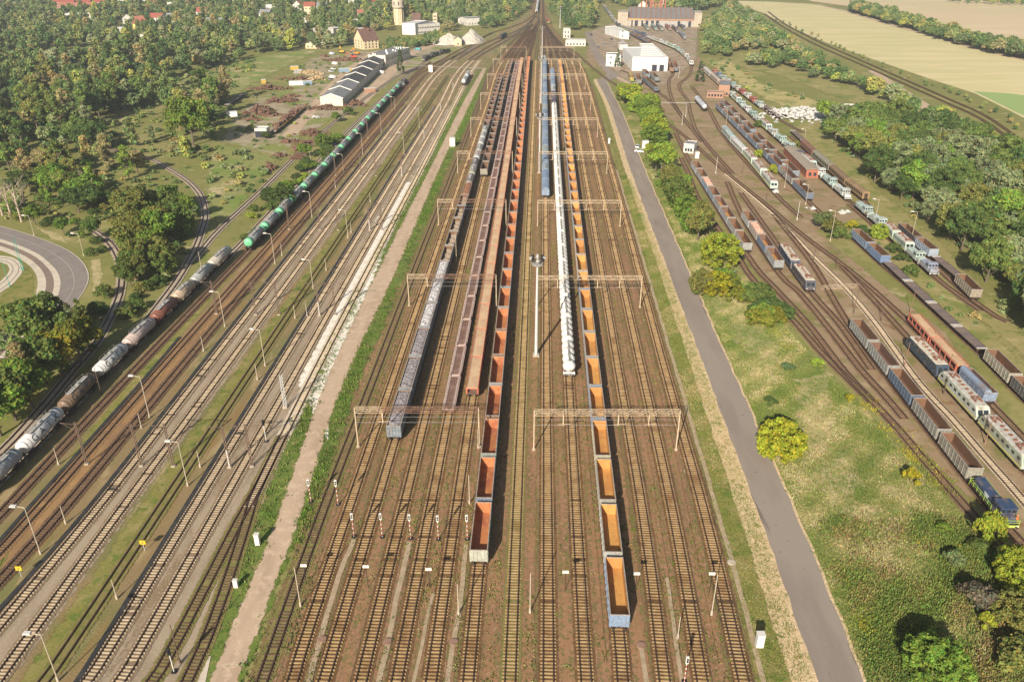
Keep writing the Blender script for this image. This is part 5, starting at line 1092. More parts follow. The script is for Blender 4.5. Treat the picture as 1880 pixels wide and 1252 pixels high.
# loose concrete posts
mk = [((108, 853), (99, 822)), ((260, 786), (253, 758)), ((215, 1099), (206, 1064)), ((368, 858), (361, 828)), ((121, 961), (112, 928)), ((374, 645), (370, 618)), ((473, 698), (468, 668)), ((564, 582), (560, 555)), ((599, 497), (596, 475)), ((542, 585), (539, 560)), ((518, 470), (514, 447)), ((616, 345), (613, 330)), ((645, 428), (642, 408)), ((680, 372), (677, 355))]
for i, (b, t) in enumerate(mk):
    lamp(b, t, ['short pale post left of the stained strip, near the second tank wagon', 'short pale post at the dark sleepered track, below the pale lamp', 'short pale post on the grass beside the embedded track, lowest in view', 'short pale post right of the embedded track, near the white-footed mast', 'short pale post just above the left edge lamp post', 'short pale post left of the gravel pair, level with the pinkish tank', 'short pale post beside the embedded track, left of the lattice mast', 'short pale post on the brown dirt, above the lattice mast', 'short pale post beside the dark raised band, level with white stone', 'short pale post on the brown dirt right of the grass strip', 'short pale post beside the first green-ended tank wagons', 'short pale post right of the green-ended train, small', 'short pale post on the grass strip next to a lamp post', 'short pale post on the far grass strip'][i], 'short concrete posts of the left yard', M_concpost, False, 'marker_post')
for b, t, l in (((552, 1113), (546, 1041), 'pale concrete post with clumped foot beside the overgrown near track'), ((973, 1125), (973, 1052), 'pale concrete post between the red and yellow wagon trains'), ((1306, 1129), (1316, 1053), 'leaning pale concrete post near the cable trough'), ((1244, 1172), (1246, 1132), 'thin pale post between the two right-hand tracks'), ((842, 1128), (837, 1072), 'orange-brown mast base left of the near red wagon'), ((862, 925), (864, 872), 'pale post beside the second red wagon, taller'), ((878, 823), (878, 790), 'pale short post left of the third red wagon')): lamp(b, t, l, None, M_concpost, False, 'concrete_post')
def signal(base, top, label, group, striped=True):
    b = Vector((*at(*base).xy, 0)); v = (top[1] - 626) / FPX; t = b.y / (CP - v * SP); z = max(2.5, CAM_H - t * (SP + v * CP))
    r = empty('railway_signal', b); m = MB(); n = 9
    for k in range(n): m.cyl((0, 0, k * (z - 1.2) / n), (0, 0, (k + 1) * (z - 1.2) / n), .08, n=7, m=(k % 2) if striped else 0)
    m.build('striped_post' if striped else 'post', [M_sigwhite, M_sigred], r)
    m = MB(); m.box(-.22, .22, -.12, .12, z - 1.3, z); m.build('signal_head', M_sigwhite if striped else M_black, r)
    m = MB()
    for zz in (z - .35, z - .8): m.cyl((0, -.12, zz), (0, -.3, zz), .14, n=8)
    m.build('lenses', M_black, r); m = MB(); m.box(-.35, .35, -.3, .3, 0, .3); m.build('base', M_black, r)
    tag(r, label, 'signal', group)
sg = [((571, 922), (565, 880)), ((621, 927), (618, 881)), ((650, 986), (644, 942)), ((702, 987), (696, 942)), ((754, 990), (750, 944)), ((805, 991), (802, 946)), ((858, 991), (860, 945))]
for i, (b, t) in enumerate(sg): signal(b, t, 'red and white striped signal, %s from the left of the row across the yard' % ('first second third fourth fifth sixth seventh'.split()[i]), 'red and white signals across the yard')
signal((1256, 1253), (1261, 1205), 'red and white striped signal at the bottom edge, right-hand tracks', 'red and white signals across the yard')
signal((320, 1234), (307, 1190), 'white signal with black head beside the dark double mast', None, False); signal((489, 811), (484, 771), 'white signal at the end of the crushed white stone', None, False)
r = empty('lattice_mast', Vector((*at(524, 748).xy, 0))); m = MB()
for sx in (-.3, .3):
    for sy in (-.3, .3): m.beam((sx, sy, 0), (sx * .7, sy * .7, 8.3), .07)
for k in range(10): z0, z1 = k * .83, (k + 1) * .83; m.beam((-.3, -.3, z0), (.3, -.3, z1), .05); m.beam((.3, .3, z0), (-.3, .3, z1), .05); m.beam((.3, -.3, z0), (.3, .3, z1), .05)
m.build('lattice', M_galv, r); m = MB(); m.box(-.5, .5, -.5, .5, 0, .4); m.build('footing', M_concpost, r); tag(r, 'grey lattice mast standing beside the white stone track', 'mast')
for b, t, l in (((676, 1079), (670, 1040), 'small plate on a thin post, second from left near the bottom'), ((563, 1073), (558, 1038), 'small plate on a thin post beside the overgrown track'), ((789, 1080), (786, 1045), 'small plate on a thin post left of the near red wagon'), ((1037, 1085), (1037, 1050), 'small plate on a thin post left of the near yellow wagon'), ((1166, 1088), (1166, 1053), 'small plate on a thin post in the shadow of the near yellow wagon'), ((1302, 1088), (1303, 1053), 'small plate on a thin post beside the leaning concrete post')):
    p = Vector((*at(*b).xy, 0)); v = (t[1] - 626) / FPX; tt = p.y / (CP - v * SP); z = max(1.5, CAM_H - tt * (SP + v * CP)); r = empty('track_number_post', p)
    m = MB(); m.cyl((0, 0, 0), (0, 0, z), .05, n=6); m.build('post', M_black, r); m = MB(); m.box(-.5, .5, -.12, .12, z - .15, z + .25); m.build('plate', M_plate, r); tag(r, l, 'sign', 'small plates on thin posts')
for b, t, l in (((40, 1059), (38, 1036), 'yellow square sign at the left edge'), ((266, 1011), (264, 988), 'yellow square sign beside the embedded track')):
    p = Vector((*at(*b).xy, 0)); r = empty('yellow_sign', p); m = MB(); m.cyl((0, 0, 0), (0, 0, 2.2), .05, n=6); m.build('post', M_galv, r); m = MB(); m.box(-.5, .5, -.06, .06, 1.5, 2.3); m.build('panel', M_yel, r); m = MB(); m.box(-.16, .16, -.075, -.06, 1.75, 2.0); m.build('dark_symbol', M_letter, r); tag(r, l, 'sign', 'yellow signs')
def cabinet(b, w, h, d, label):
    p = Vector((*at(*b).xy, 0)); r = empty('equipment_cabinet', p); m = MB(); m.box(-w / 2, w / 2, -d / 2, d / 2, .15, h); m.build('housing', M_sigwhite, r)
    m = MB(); m.box(-w / 2 - .06, w / 2 + .06, -d / 2 - .06, d / 2 + .06, h, h + .08); m.build('lid', M_sigwhite, r); m = MB(); m.box(-w / 2 + .08, w / 2 - .08, -d / 2 - .03, -d / 2, .3, h - .1); m.build('door', M_plate, r); m = MB(); m.box(-w / 2, w / 2, -d / 2, d / 2, 0, .15); m.build('base', M_concpost, r); tag(r, label, 'cabinet')
cabinet((474, 1000), .8, 2.4, .7, 'white cabinet in the weeds left of the earth track'); cabinet((1393, 1186), 1.1, 2.6, .9, 'white cabinet on the grass right of the cable trough'); cabinet((831, 269), 2.6, 4.2, 2.2, 'big white cabinet on the grass right of the earth track'); cabinet((1279, 291), 1.8, 3.0, 1.5, 'white cabinet beside the flat-roofed hut'); cabinet((791, 133), 3, 5, 2.5, 'white frame-like kiosk between the left yard tracks'); cabinet((1118, 264), 1.0, 2.6, 1.0, 'small white cabinet on the verge of the service road'); cabinet((1184, 274), 3, 4, 2, 'tall white cabinet beside the two parked cars'); cabinet((434, 1078), .7, 1.6, .5, 'little white marker in the weeds by the overgrown switch')
# cable troughs and manholes
M_trough = gmat('trough_concrete', (.40, .305, .205), [((.32, .24, .15), .8, .4, .65), ((.24, .19, .09), 1.8, .58, .74)], edge=(1.2, .7))
for i, (pts, wd) in enumerate((([(1425, 1330), (1402, 1252), (1360, 1090), (1317, 939), (1270, 780), (1225, 626), (1132, 313)], .32), ([(545, 1330), (567, 1252), (612, 1090), (650, 990)], .34), ([(680, 1330), (697, 1252), (728, 1100), (752, 995)], .34), ([(745, 1330), (760, 1252), (795, 1090)], .2), ([(808, 1330), (822, 1252), (845, 1100), (856, 1000)], .3), ([(1196, 1330), (1186, 1252), (1176, 1190)], .28), ([(1262, 1330), (1252, 1252), (1236, 1140), (1224, 1060)], .22), ([(1002, 860), (1000, 1000)], .1))):
    if i == 7: continue
    Q = smooth_line([at(*p) for p in pts], 3); jr = random.Random(i); Q = [q + Vector((jr.uniform(-.12, .12), 0, 0)) for q in Q]
    tag(strip('cable_trough', Q, .13, (-wd - .15, -wd, wd, wd + .15), (0, 1, 1, 0), M_trough), ['long concrete cable trough along the right grass verge', 'concrete cable trough from the third signal, leftmost in the near yard', 'concrete cable trough from the fifth signal to the bottom edge', 'thin pale cable trough right of the fifth signal', 'concrete cable trough left of the near red wagon', 'concrete cable trough below the near yellow wagon', 'crooked cable trough between the two right-hand tracks'][i], 'cable trough', 'concrete cable troughs', 'thing')
M_mh = omat('rusty_manhole', (.28, .17, .12), (.22, .13, .09), 1.5)
for i, (x, y) in enumerate(((592, 1174), (712, 1178), (833, 1179), (1177, 1185), (1343, 1033))):
    p = at(x, y); r = empty('manhole_cover', (p.x, p.y, 0)); m = MB(); m.cyl((0, 0, 0), (0, 0, .22), .75, .7, 16); m.build('ring', M_mh if i < 4 else M_concpost, r); m = MB(); m.cyl((0, 0, .22), (0, 0, .26), .55, n=14); m.build('lid', M_mh if i < 4 else M_concpost, r)
    tag(r, ['round rusty manhole on the leftmost near cable trough', 'round rusty manhole on the trough below the fifth signal', 'round rusty manhole on the trough left of the near red wagon', 'round rusty manhole below the near yellow wagon', 'pale round manhole on the long verge cable trough'][i], 'manhole', 'manholes')
# green tram poles on the left
for b, t, l in (((44, 497), (25, 434), 'green tram pole between curved road and grass, right of the pair'), ((18, 526), (8, 475), 'green tram pole standing on the tram loop'), ((40, 495), (33, 440), 'green tram pole leaning beside another at the road edge')): lamp(b, t, l, 'green tram poles', omat('tram_pole_green', (.06, .30, .22)), False, 'tram_pole')
# right yard masts
for i, (b, t, l, k) in enumerate((((1567, 576), (1577, 515), 'dark leaning mast left of the salmon car carrier', 0), ((1671, 574), (1677, 533), 'rusty mast behind the salmon car carrier', 1), ((1617, 590), (1603, 540), 'dark A-shaped mast beside the pale track', 0), ((1492, 487), (1488, 453), 'dark mast right of the dark electric locomotives', 0), ((1535, 493), (1530, 460), 'dark mast with lamps near the brown track fan', 0), ((1463, 404), (1467, 369), 'thick white concrete post beside the green shrubs', 2), ((1314, 319), (1316, 289), 'thick white concrete post beside the rails fan', 2), ((1259, 215), (1260, 188), 'tall white post by the foot crossing, left of the tank wagon', 2), ((1252, 230), (1253, 205), 'white post just below the foot crossing', 2), ((1246, 143), (1247, 122), 'white post on the green patch right of the white hall', 2), ((1184, 203), (1186, 178), 'dark mast where the access track meets the rails', 0), ((1405, 377), (1407, 345), 'dark mast below the mint train', 0), ((1362, 318), (1364, 290), 'dark mast left of the mint train', 0), ((1660, 672), (1668, 628), 'rusty mast beside the blue open wagon', 1), ((1713, 632), (1719, 605), 'brown mast with arms over the salmon carrier', 1), ((1743, 675), (1749, 650), 'brown mast against the white-green locomotive', 1), ((1732, 724), (1737, 690), 'dark propped mast between two tracks', 0), ((1808, 815), (1813, 765), 'brown mast beside the near pale green locomotive', 1), ((1422, 472), (1424, 430), 'thin dark mast right of the row of four wagons', 0), ((1295, 262), (1297, 238), 'dark mast beside the hut rails', 0))):
    lamp(b, t, l, 'masts of the right yard', [M_woodpost, M_brownp, M_sigwhite][k], False, 'yard_mast')
for x0, y0, x1, y1, l in ((1508, 532, 1575, 528, 'low cream lattice beam lying between tracks near the dark locomotives'),):
    a, b = at(x0, y0), at(x1, y1); r = empty('lattice_girder', a); m = MB(); lattice_beam(m, Vector((0, 0, .2)), b - a + Vector((0, 0, .2)), .9, .9, 12); m.build('girder', M_cream, r); tag(r, l, 'girder')

# ------------------------------------------------------------------ buildings
M_plaster = omat('white_plaster', (.56, .53, .48), (.44, .41, .36), .3, c3=(.62, .59, .54), s3=2)
M_cladding = omat('white_cladding', (.64, .625, .60), (.56, .545, .52), .2, c3=(.49, .47, .45), s3=.9)
M_beige = omat('beige_plaster', (.62, .50, .33), (.54, .42, .27), .4)
M_brick = omat('red_brick', (.36, .13, .075), (.28, .10, .06), .8, c3=(.42, .19, .12), s3=5)
M_brickpale = omat('orange_brick', (.37, .21, .135), (.30, .17, .11), .7)
M_roofdark = omat('tarred_roof', (.062, .060, .062), (.10, .095, .09), .3)
M_roofgrey = omat('grey_sheet_roof', (.22, .22, .225), (.17, .17, .175), .25)
M_roofpale = omat('pale_roof_sheet', (.62, .60, .56), (.53, .51, .47), .3)
M_rooftile = omat('brown_tiles', (.13, .075, .06), (.18, .10, .075), .6)
M_roofred = omat('red_tiles', (.31, .085, .055), (.22, .075, .05), .5)
M_roofor = omat('orange_tiles', (.36, .14, .085), (.27, .11, .07), .5)
M_trim = omat('white_trim', (.78, .76, .72)); M_win = omat('dark_window', (.035, .04, .05), rough=.2, spec=.5); M_door = omat('dark_doorway', (.03, .03, .045))
def local(P, rz): return None
class Frame:
    """a building's own axes: origin a (front left), x along the front, y to the back"""
    def __init__(s, a, b): s.o = Vector((a.x, a.y, 0)); d = (b - a); s.w = Vector((d.x, d.y)).length; s.rz = math.atan2(d.y, d.x)
    def inv(s, p): d = p - s.o; c, k = math.cos(-s.rz), math.sin(-s.rz); return (d.x * c - d.y * k, d.x * k + d.y * c)
def wins(mb, w, y, z0, z1, n, ww, m=0, x0=.6, side='f', d=0):
    for k in range(n):
        x = x0 + (w - 2 * x0) * (k + .5) / n
        if side == 'f': mb.box(x - ww / 2, x + ww / 2, y - .04, y - .003, z0, z1, m)
        elif side == 'r': mb.box(y + .003, y + .04, x - ww / 2, x + ww / 2, z0, z1, m)
        else: mb.box(y - .04, y - .003, x - ww / 2, x + ww / 2, z0, z1, m)
def house(name, a, b, depth, h, roof, label, wall=None, rmat=None, pitch=.8, ridge='x', win=(3, 2), group=None, chim=0, cat='house', over=.4, door=None):
    """gabled or flat house on the front line a-b"""
    F = Frame(a, b); w = F.w; r = empty(name, F.o, F.rz); wall = wall or M_plaster; rmat = rmat or M_roofred
    m = MB()
    if roof == 'gable':
        if ridge == 'x':
            rh = h + depth / 2 * pitch; prof = [(0, 0), (depth, 0), (depth, h), (depth / 2, rh), (0, h)]
            vs = [(0, y, z) for y, z in prof] + [(w, y, z) for y, z in prof]
        else:
            rh = h + w / 2 * pitch; prof = [(0, 0), (w, 0), (w, h), (w / 2, rh), (0, h)]
            vs = [(x, 0, z) for x, z in prof] + [(x, depth, z) for x, z in prof]
        m.add(vs, [(0, 1, 2, 3, 4), (9, 8, 7, 6, 5)] + [(i, (i + 1) % 5, 5 + (i + 1) % 5, 5 + i) for i in range(5)])
    else: m.box(0, w, 0, depth, 0, h)
    m.build('walls', wall, r); rf = MB(); t = .22
    if roof == 'gable':
        if ridge == 'x':
            for y0, y1 in ((-over, depth / 2), (depth + over, depth / 2)):
                z0 = h - over * pitch; rf.add([(-over, y0, z0 + .03), (w + over, y0, z0 + .03), (w + over, y1, rh + .03), (-over, y1, rh + .03), (-over, y0, z0 + t), (w + over, y0, z0 + t), (w + over, y1, rh + t), (-over, y1, rh + t)], [(0, 3, 2, 1), (4, 5, 6, 7), (0, 1, 5, 4), (1, 2, 6, 5), (2, 3, 7, 6), (3, 0, 4, 7)])
        else:
            for x0, x1 in ((-over, w / 2), (w + over, w / 2)):
                z0 = h - over * pitch; rf.add([(x0, -over, z0 + .03), (x0, depth + over, z0 + .03), (x1, depth + over, rh + .03), (x1, -over, rh + .03), (x0, -over, z0 + t), (x0, depth + over, z0 + t), (x1, depth + over, rh + t), (x1, -over, rh + t)], [(0, 3, 2, 1), (4, 5, 6, 7), (0, 1, 5, 4), (1, 2, 6, 5), (2, 3, 7, 6), (3, 0, 4, 7)])
    else:
        rf.box(.25, w - .25, .25, depth - .25, h, h + .06)
        pb = MB(); pb.box(0, w, 0, .25, h, h + .4); pb.box(0, w, depth - .25, depth, h, h + .4); pb.box(0, .25, .25, depth - .25, h, h + .4); pb.box(w - .25, w, .25, depth - .25, h, h + .4); pb.build('parapet', wall, r)
    ro = rf.build('roof', rmat, r)
    for k in range(chim):
        c = MB(); x, y = w * (.3 + .4 * k), depth / 2 + .8; z = (rh if roof == 'gable' else h) - .9; c.box(x - .4, x + .4, y - .4, y + .4, z, z + 2.2); c.build('chimney', M_brick, ro)
    if win:
        n, fl = win; wm = MB()
        for f in range(fl):
            z0 = .9 + f * (h - .4) / fl; z1 = z0 + min(1.5, (h - .6) / fl - .8)
            wins(wm, w, 0, z0, z1, n, min(1.2, w / n * .55)); wins(wm, depth, w, z0, z1, max(2, int(depth / 3.5)), 1.1, side='r'); wins(wm, depth, 0, z0, z1, max(2, int(depth / 3.5)), 1.1, side='l')
        wm.build('windows', M_win, r)
    if door:
        for x, dw, dh in door: dm = MB(); dm.box(w * x - dw / 2, w * x + dw / 2, -.07, -.004, 0.02, dh); dm.build('door', M_door, r)
    return tag(r, label, cat, group)
# six joined warehouses with stepped low roofs
fl, fr, bl, br = at(589, 194), at(630, 195), at(672, 121), at(707, 124)
F = Frame(fl, fr); r = empty('warehouse', F.o, F.rz); w = F.w; bx, by = F.inv((bl + br) / 2); n = 6; sk = (bx - w / 2) / by
wl, tr_ = MB(), MB()
for k in range(n):
    y0, y1 = by * k / n, by * (k + 1) / n; h = 4.6 + .25 * k; rh = h + 2.3; xo0, xo1 = sk * y0, sk * y1
    vs = [(xo0, y0, 0), (xo0 + w, y0, 0), (xo0 + w, y0, h), (xo0 + w / 2, y0, rh), (xo0, y0, h), (xo1, y1, 0), (xo1 + w, y1, 0), (xo1 + w, y1, h), (xo1 + w / 2, y1, rh), (xo1, y1, h)]
    wl.add(vs, [(0, 1, 2, 3, 4), (9, 8, 7, 6, 5), (1, 6, 7, 2), (5, 0, 4, 9)])
    rf = MB(); e = .06
    for s, (p, q) in enumerate(((4, 3), (2, 3))):
        a0, a1, b1, b0 = Vector(vs[p]), Vector(vs[p + 5]), Vector(vs[q + 5]), Vector(vs[q]); o = Vector((-.5 if p == 4 else .5, 0, -.16)); u = Vector((0, 0, .08)); a0 += o; a1 += o
        rf.add([a0 + u, a1 + u, b1 + u, b0 + u], [(0, 1, 2, 3) if p == 2 else (3, 2, 1, 0)])
        tr_.beam(a0 + u * 2 , b0 + u * 2, .4, .3)
    ro = rf.build('roof', M_roofgrey if k < 2 else M_roofdark, r)
wl.build('walls', omat('stained_pale_wall', (.62, .57, .47), (.5, .45, .36), .5), r); tr_.build('verge_trim', M_trim, r)
m = MB()
for k in range(18): y = by * (k + .5) / 18; x = sk * y + w; m.box(x + .02, x + .08, y - 1.6, y + 1.6, 1.4, 3.4)
m.build('side_windows', omat('bluish_side_glazing', (.30, .36, .44), rough=.3), r); tag(r, 'long row of six joined warehouses with dark low gabled roofs', 'warehouse')
h_ = house('flat_roofed_office', at(677, 123), at(709, 124.5), 48, 8.5, 'flat', 'white flat-roofed block behind the long warehouses', M_plaster, M_roofgrey, win=(5, 2), cat='building')
m = MB(); rr = random.Random(2)
for k in range(12): x, y = rr.uniform(2, 12), rr.uniform(2, 45); s = rr.uniform(.6, 1.4); m.box(x, x + s, y, y + s, 8.56, 8.56 + rr.uniform(.8, 1.8))
m.build('roof_vents', M_trim, h_)
house('gabled_house', at(651, 88), at(668, 92), 15, 7.5, 'gable', 'big beige gabled house with brown roof left of the office', M_beige, M_rooftile, .95, 'y', (3, 3), chim=2)
# water tower
p = at(733, 46); r = empty('water_tower', (p.x, p.y, 0)); m = MB(); m.lathe([(0, 5.2), (17, 4.8)], 12, 0, 'z'); 
for k in range(8): a = k * math.pi / 4; m.beam((5.1 * math.cos(a), 5.1 * math.sin(a), 0), (4.9 * math.cos(a), 4.9 * math.sin(a), 17.5), .9)
m.build('shaft', M_beige, r); m = MB(); m.lathe([(16.6, 4.9), (18, 6.6), (27, 6.6), (27.05, 7.0), (28, 7.0)], 16, 0, 'z'); m.build('tank_head', omat('grey_beige_plaster', (.50, .43, .33), (.42, .36, .27), .3), r)
m = MB(); m.lathe([(28, 6.9), (29.5, 5), (30, 1)], 16, 0, 'z'); m.build('roof', M_roofgrey, r)
m = MB()
for k in range(8): a = k * math.pi / 4 + .2; m.box(6.6 * math.cos(a) - .4, 6.6 * math.cos(a) + .4, 6.6 * math.sin(a) - .4, 6.6 * math.sin(a) + .4, 20.5, 24)
m.build('windows', M_win, r); tag(r, 'tall beige water tower with wide round head among the trees', 'water tower')
house('office_block', at(739, 64), at(763, 65), 30, 10.5, 'flat', 'blank white cubic block below the water tower', M_cladding, M_roofpale, win=None, cat='building')
house('office_wing', at(764, 64), at(808, 60.5), 16, 9, 'flat', 'white office wing with two rows of windows, right of the blank block', M_plaster, M_roofgrey, win=(14, 2), cat='building')
house('red_roofed_annex', at(757, 55), at(772, 55), 14, 9.5, 'gable', 'brown-red hipped roof rising behind the white office', M_beige, M_rooftile, .9, win=(3, 2))
house('gatehouse', at(834.5, 84.5), at(847.5, 84.5), 10, 5.5, 'gable', 'small cream gabled building between the two gravel heaps', M_beige, M_roofgrey, .7, 'y', (1, 1), cat='building')
for px, py, ww, hh, l in ((824, 80, 26, 9, 'left grey gravel heap beside the cream building'), (866, 77, 30, 11, 'larger pale gravel heap right of the cream building')):
    p = at(px, py); m = MB(); rr = random.Random(px); nA, nR_ = 26, 9; vs = []
    for j in range(nR_):
        for i in range(nA):
            a = 2 * math.pi * i / nA; q = j / (nR_ - 1); rad = ww / 2 * q * (1 + .22 * math.sin(2 * a + px) + rr.uniform(-.05, .05)); vs.append((rad * math.cos(a), rad * math.sin(a) * 1.3, hh * (1 - q) ** .9 * (1 + rr.uniform(-.08, .08)) if q < 1 else -.2))
    m.add(vs, [(j * nA + i, (j + 1) * nA + i, (j + 1) * nA + (i + 1) % nA, j * nA + (i + 1) % nA) for j in range(nR_ - 1) for i in range(nA)])
    tag(m.build('gravel_heap', gmat('heap_gravel', (.55, .49, .41), [((.46, .41, .34), .4, .4, .65)]), loc=(p.x, p.y, 0)), l, 'gravel heap', 'gravel heaps')
house('grey_roofed_hall', at(845, 45), at(858, 48), 30, 7, 'flat', 'low pale hall with dark roof behind the round trees', M_plaster, M_roofgrey, win=(3, 1), cat='building')
house('grey_roofed_hall', at(862, 44), at(888, 38), 14, 5, 'flat', 'long low grey-roofed hall near the far railway curve', M_plaster, M_roofgrey, win=(8, 1), cat='building')
house('cream_block', at(795, 46), at(803, 46), 12, 11, 'flat', 'cream block rising behind the office wing', M_beige, M_roofpale, win=(4, 3), cat='building')
M_tower = omat('drab_plaster', (.43, .36, .28), (.34, .28, .21), .3)
# engine shed (roundhouse)
fl, fr = at(1152, 48.5), at(1273, 50.5); F = Frame(fl, fr); r = empty('engine_shed', F.o, F.rz); w = F.w; D_ = 55
m = MB(); m.add([(0, 0, 0), (w, 0, 0), (w, D_, 0), (0, D_, 0), (0, 0, 8), (w, 0, 8), (w, D_, 15), (0, D_, 15)], [(0, 1, 5, 4), (1, 2, 6, 5), (2, 3, 7, 6), (3, 0, 4, 7)]); m.build('walls', omat('shed_grey_front', (.40, .36, .31), (.32, .27, .22), .4), r)
m = MB(); m.add([(-.3, -.6, 8.1), (w + .3, -.6, 8.1), (w + .3, D_, 15.2), (-.3, D_, 15.2)], [(0, 1, 2, 3)])
for k in range(13):
    x = w * (k + .5) / 13; m.beam((x, -.4, 8.25), (x, D_, 15.35), .7, .5, 1)
m.build('roof', [omat('brown_grey_glazed_roof', (.24, .215, .195), (.19, .17, .155), .2), M_brick], r)
m = MB(); m.box(0, w, -.5, -.02, 6.3, 7.9); m.build('fascia', M_brickpale, r)
m = MB(); m.box(.5, w * .25, -.75, -.52, 6.6, 7.6); m.build('yellow_band', omat('yellow_band_paint', (.52, .37, .14)), r)
for x0, x1 in ((775, 795), (825, 870), (920, 945), (980, 1020), (1060, 1100), (1130, 1175), (1440, 1480), (1595, 1635)):
    f0, f1 = (x0 - 722) / 950, (x1 - 722) / 950; m = MB(); m.box(w * f0, w * f1, -.12, -.02, 0, 5.8); m.build('open_doorway', M_door, r)
for x0, x1 in ((1192, 1258), (1275, 1335), (1345, 1425), (1500, 1580)):
    f0, f1 = (x0 - 722) / 950, (x1 - 722) / 950; m = MB(); m.box(w * f0, w * f1, -.12, -.02, 0, 5.6); m.build('white_doors', M_hatch, r)
for x0, x1, hh, mat in ((-11, -.05, 14, M_tower), (w + .05, w + 8, 14.5, M_tower)):
    m = MB(); m.box(x0, x1, -1.2, D_ * .55, 0, hh); m.build('corner_tower', mat, r)
m = MB(); m.box(-11.2, -11.05, -1.1, D_ * .55, 0, 13.8); m.build('brick_side', M_brick, r)
for k in range(6):
    m = MB(); x = w * (.19 + .075 * k); m.cyl((x, D_ - 3, 14), (x, D_ - 3, 21 + (k % 3) * 2.5), .9, .75, 8); m.build('flue', M_brick, r)
tag(r, 'brick engine shed with dark doorways and brown ribbed roof', 'engine shed')
# white depot halls
def polyhall(name, pts, h, label, roofmat, extra=None):
    P = [Vector((*at(*p).xy, 0)) for p in pts]; o = P[0]; r = empty(name, o); L = [(p.x - o.x, p.y - o.y) for p in P]
    m = MB(); n = len(L); m.add([(x, y, 0) for x, y in L] + [(x, y, h) for x, y in L], [(i, (i + 1) % n, n + (i + 1) % n, n + i) for i in range(n)]); m.build('walls', M_cladding, r)
    m = MB(); c = Vector((sum(x for x, y in L) / n, sum(y for x, y in L) / n)); I = [(c.x + (x - c.x) * .985, c.y + (y - c.y) * .985) for x, y in L]
    m.add([(x, y, h - .35) for x, y in I], [tuple(range(n))]); m.build('roof', roofmat, r)
    m = MB(); m.add([(x, y, h) for x, y in L] + [(x, y, h) for x, y in I] + [(x, y, h - .35) for x, y in I], [(i, (i + 1) % n, n + (i + 1) % n, n + i) for i in range(n)] + [(n + i, n + (i + 1) % n, 2 * n + (i + 1) % n, 2 * n + i) for i in range(n)]); m.build('parapet', M_trim, r)
    if extra: extra(r, L, h)
    return tag(r, label, 'hall')
def ex1(r, L, h):
    F2 = Vector((L[1][0], L[1][1], 0)); d = F2.normalized(); nrm = Vector((d.y, -d.x, 0))
    for f0, f1 in ((.56, .70), (.77, .90)):
        m = MB(); a, b = F2 * f0 + nrm * .05, F2 * f1 + nrm * .05; m.add([a, b, b + Vector((0, 0, 4.6)), a + Vector((0, 0, 4.6))], [(0, 1, 2, 3)]); m.add([a - nrm * .04, b - nrm * .04, b - nrm * .04 + Vector((0, 0, 4.6)), a - nrm * .04 + Vector((0, 0, 4.6))], [(3, 2, 1, 0)]); m.build('open_doorway', M_door, r)
    for k in range(6):
        a, b = Vector(L[1]).lerp(Vector(L[2]), .15 + .13 * k), Vector(L[0]).lerp(Vector(L[3]), .15 + .13 * k); m = MB(); a2, b2 = a.lerp(b, .08), a.lerp(b, .8); m.beam((a2.x, a2.y, h - .2), (b2.x, b2.y, h - .2), 1.6, .7); m.build('skylight', M_roofpale, r)
polyhall('depot_hall', [(1160, 130.5), (1225, 131.5), (1199, 80.5, 10), (1174, 80.5, 10), (1177, 87, 10), (1144, 87, 10)], 10, 'large white depot hall with two dark doorways', M_roofpale, ex1)
def ex2(r, L, h):
    m = MB(); d = Vector((L[1][0], L[1][1], 0)); u = d.normalized(); nrm = Vector((u.y, -u.x, 0))
    for z in (2, 6):
        for f in (.35,): p = d * f + nrm * .03; m.box(p.x - .7, p.x + .7, p.y - .06, p.y + .03, z, z + 1.6)
    m.build('windows', M_win, r)
polyhall('depot_annex', [(1112, 122), (1139, 124), (1136, 97, 9), (1113, 97, 9)], 9, 'white two-storey annex with small windows left of the depot hall', M_roofgrey, ex2)
polyhall('wash_hall', [(1137, 71.5), (1154.5, 73), (1130, 48, 7), (1111, 49, 7)], 7, 'long white wash hall with pale grey roof behind the depot', M_roofpale, ex2)
house('dark_roofed_shed', at(1137, 92), at(1152, 92), 12, 4, 'flat', 'dark-roofed low shed behind the depot annex', M_plaster, M_roofgrey, win=None, cat='shed')
house('trackside_house', at(1034, 70.5), at(1047, 70.5), 9, 8, 'flat', 'small white two-storey house right of the main line', M_plaster, M_roofpale, win=(2, 2))
house('trackside_house', at(1038, 85), at(1075, 85.5), 12, 4.5, 'flat', 'low white flat-roofed house at the bend of the depot road', M_plaster, M_roofpale, win=(6, 1))
house('trackside_house', at(1033, 22), at(1043, 22), 9, 4, 'flat', 'tiny pale building among the trees right of the far main line', M_plaster, M_roofgrey, win=None)
house('brick_house', at(1318, 177), at(1338, 178), 22, 6.5, 'flat', 'small brick house with dark sloping roof between the locomotive rows', M_brickpale, M_roofgrey, win=(3, 1), cat='building')
house('brick_extension', at(1297, 180), at(1328, 181), 6, 3.2, 'flat', 'low brick extension in front of the small brick house', M_brickpale, M_roofgrey, win=(5, 1), cat='building')
a, b = at(1438, 279), at(1478, 325); 
pa, pb = at(1479, 327), at(1500, 326); house('brick_platform_shed', pa, pb, (at(1438, 284) - pa).length, 3.6, 'gable', 'long low red brick shed between open wagons and scrapped locomotives', M_brick, omat('dusty_felt_roof', (.33, .27, .20), (.27, .22, .17), .5), .12, 'y', (2, 1), cat='shed').rotation_euler = (0, 0, math.atan2((at(1438, 284) - pa).y, (at(1438, 284) - pa).x) - math.pi / 2)
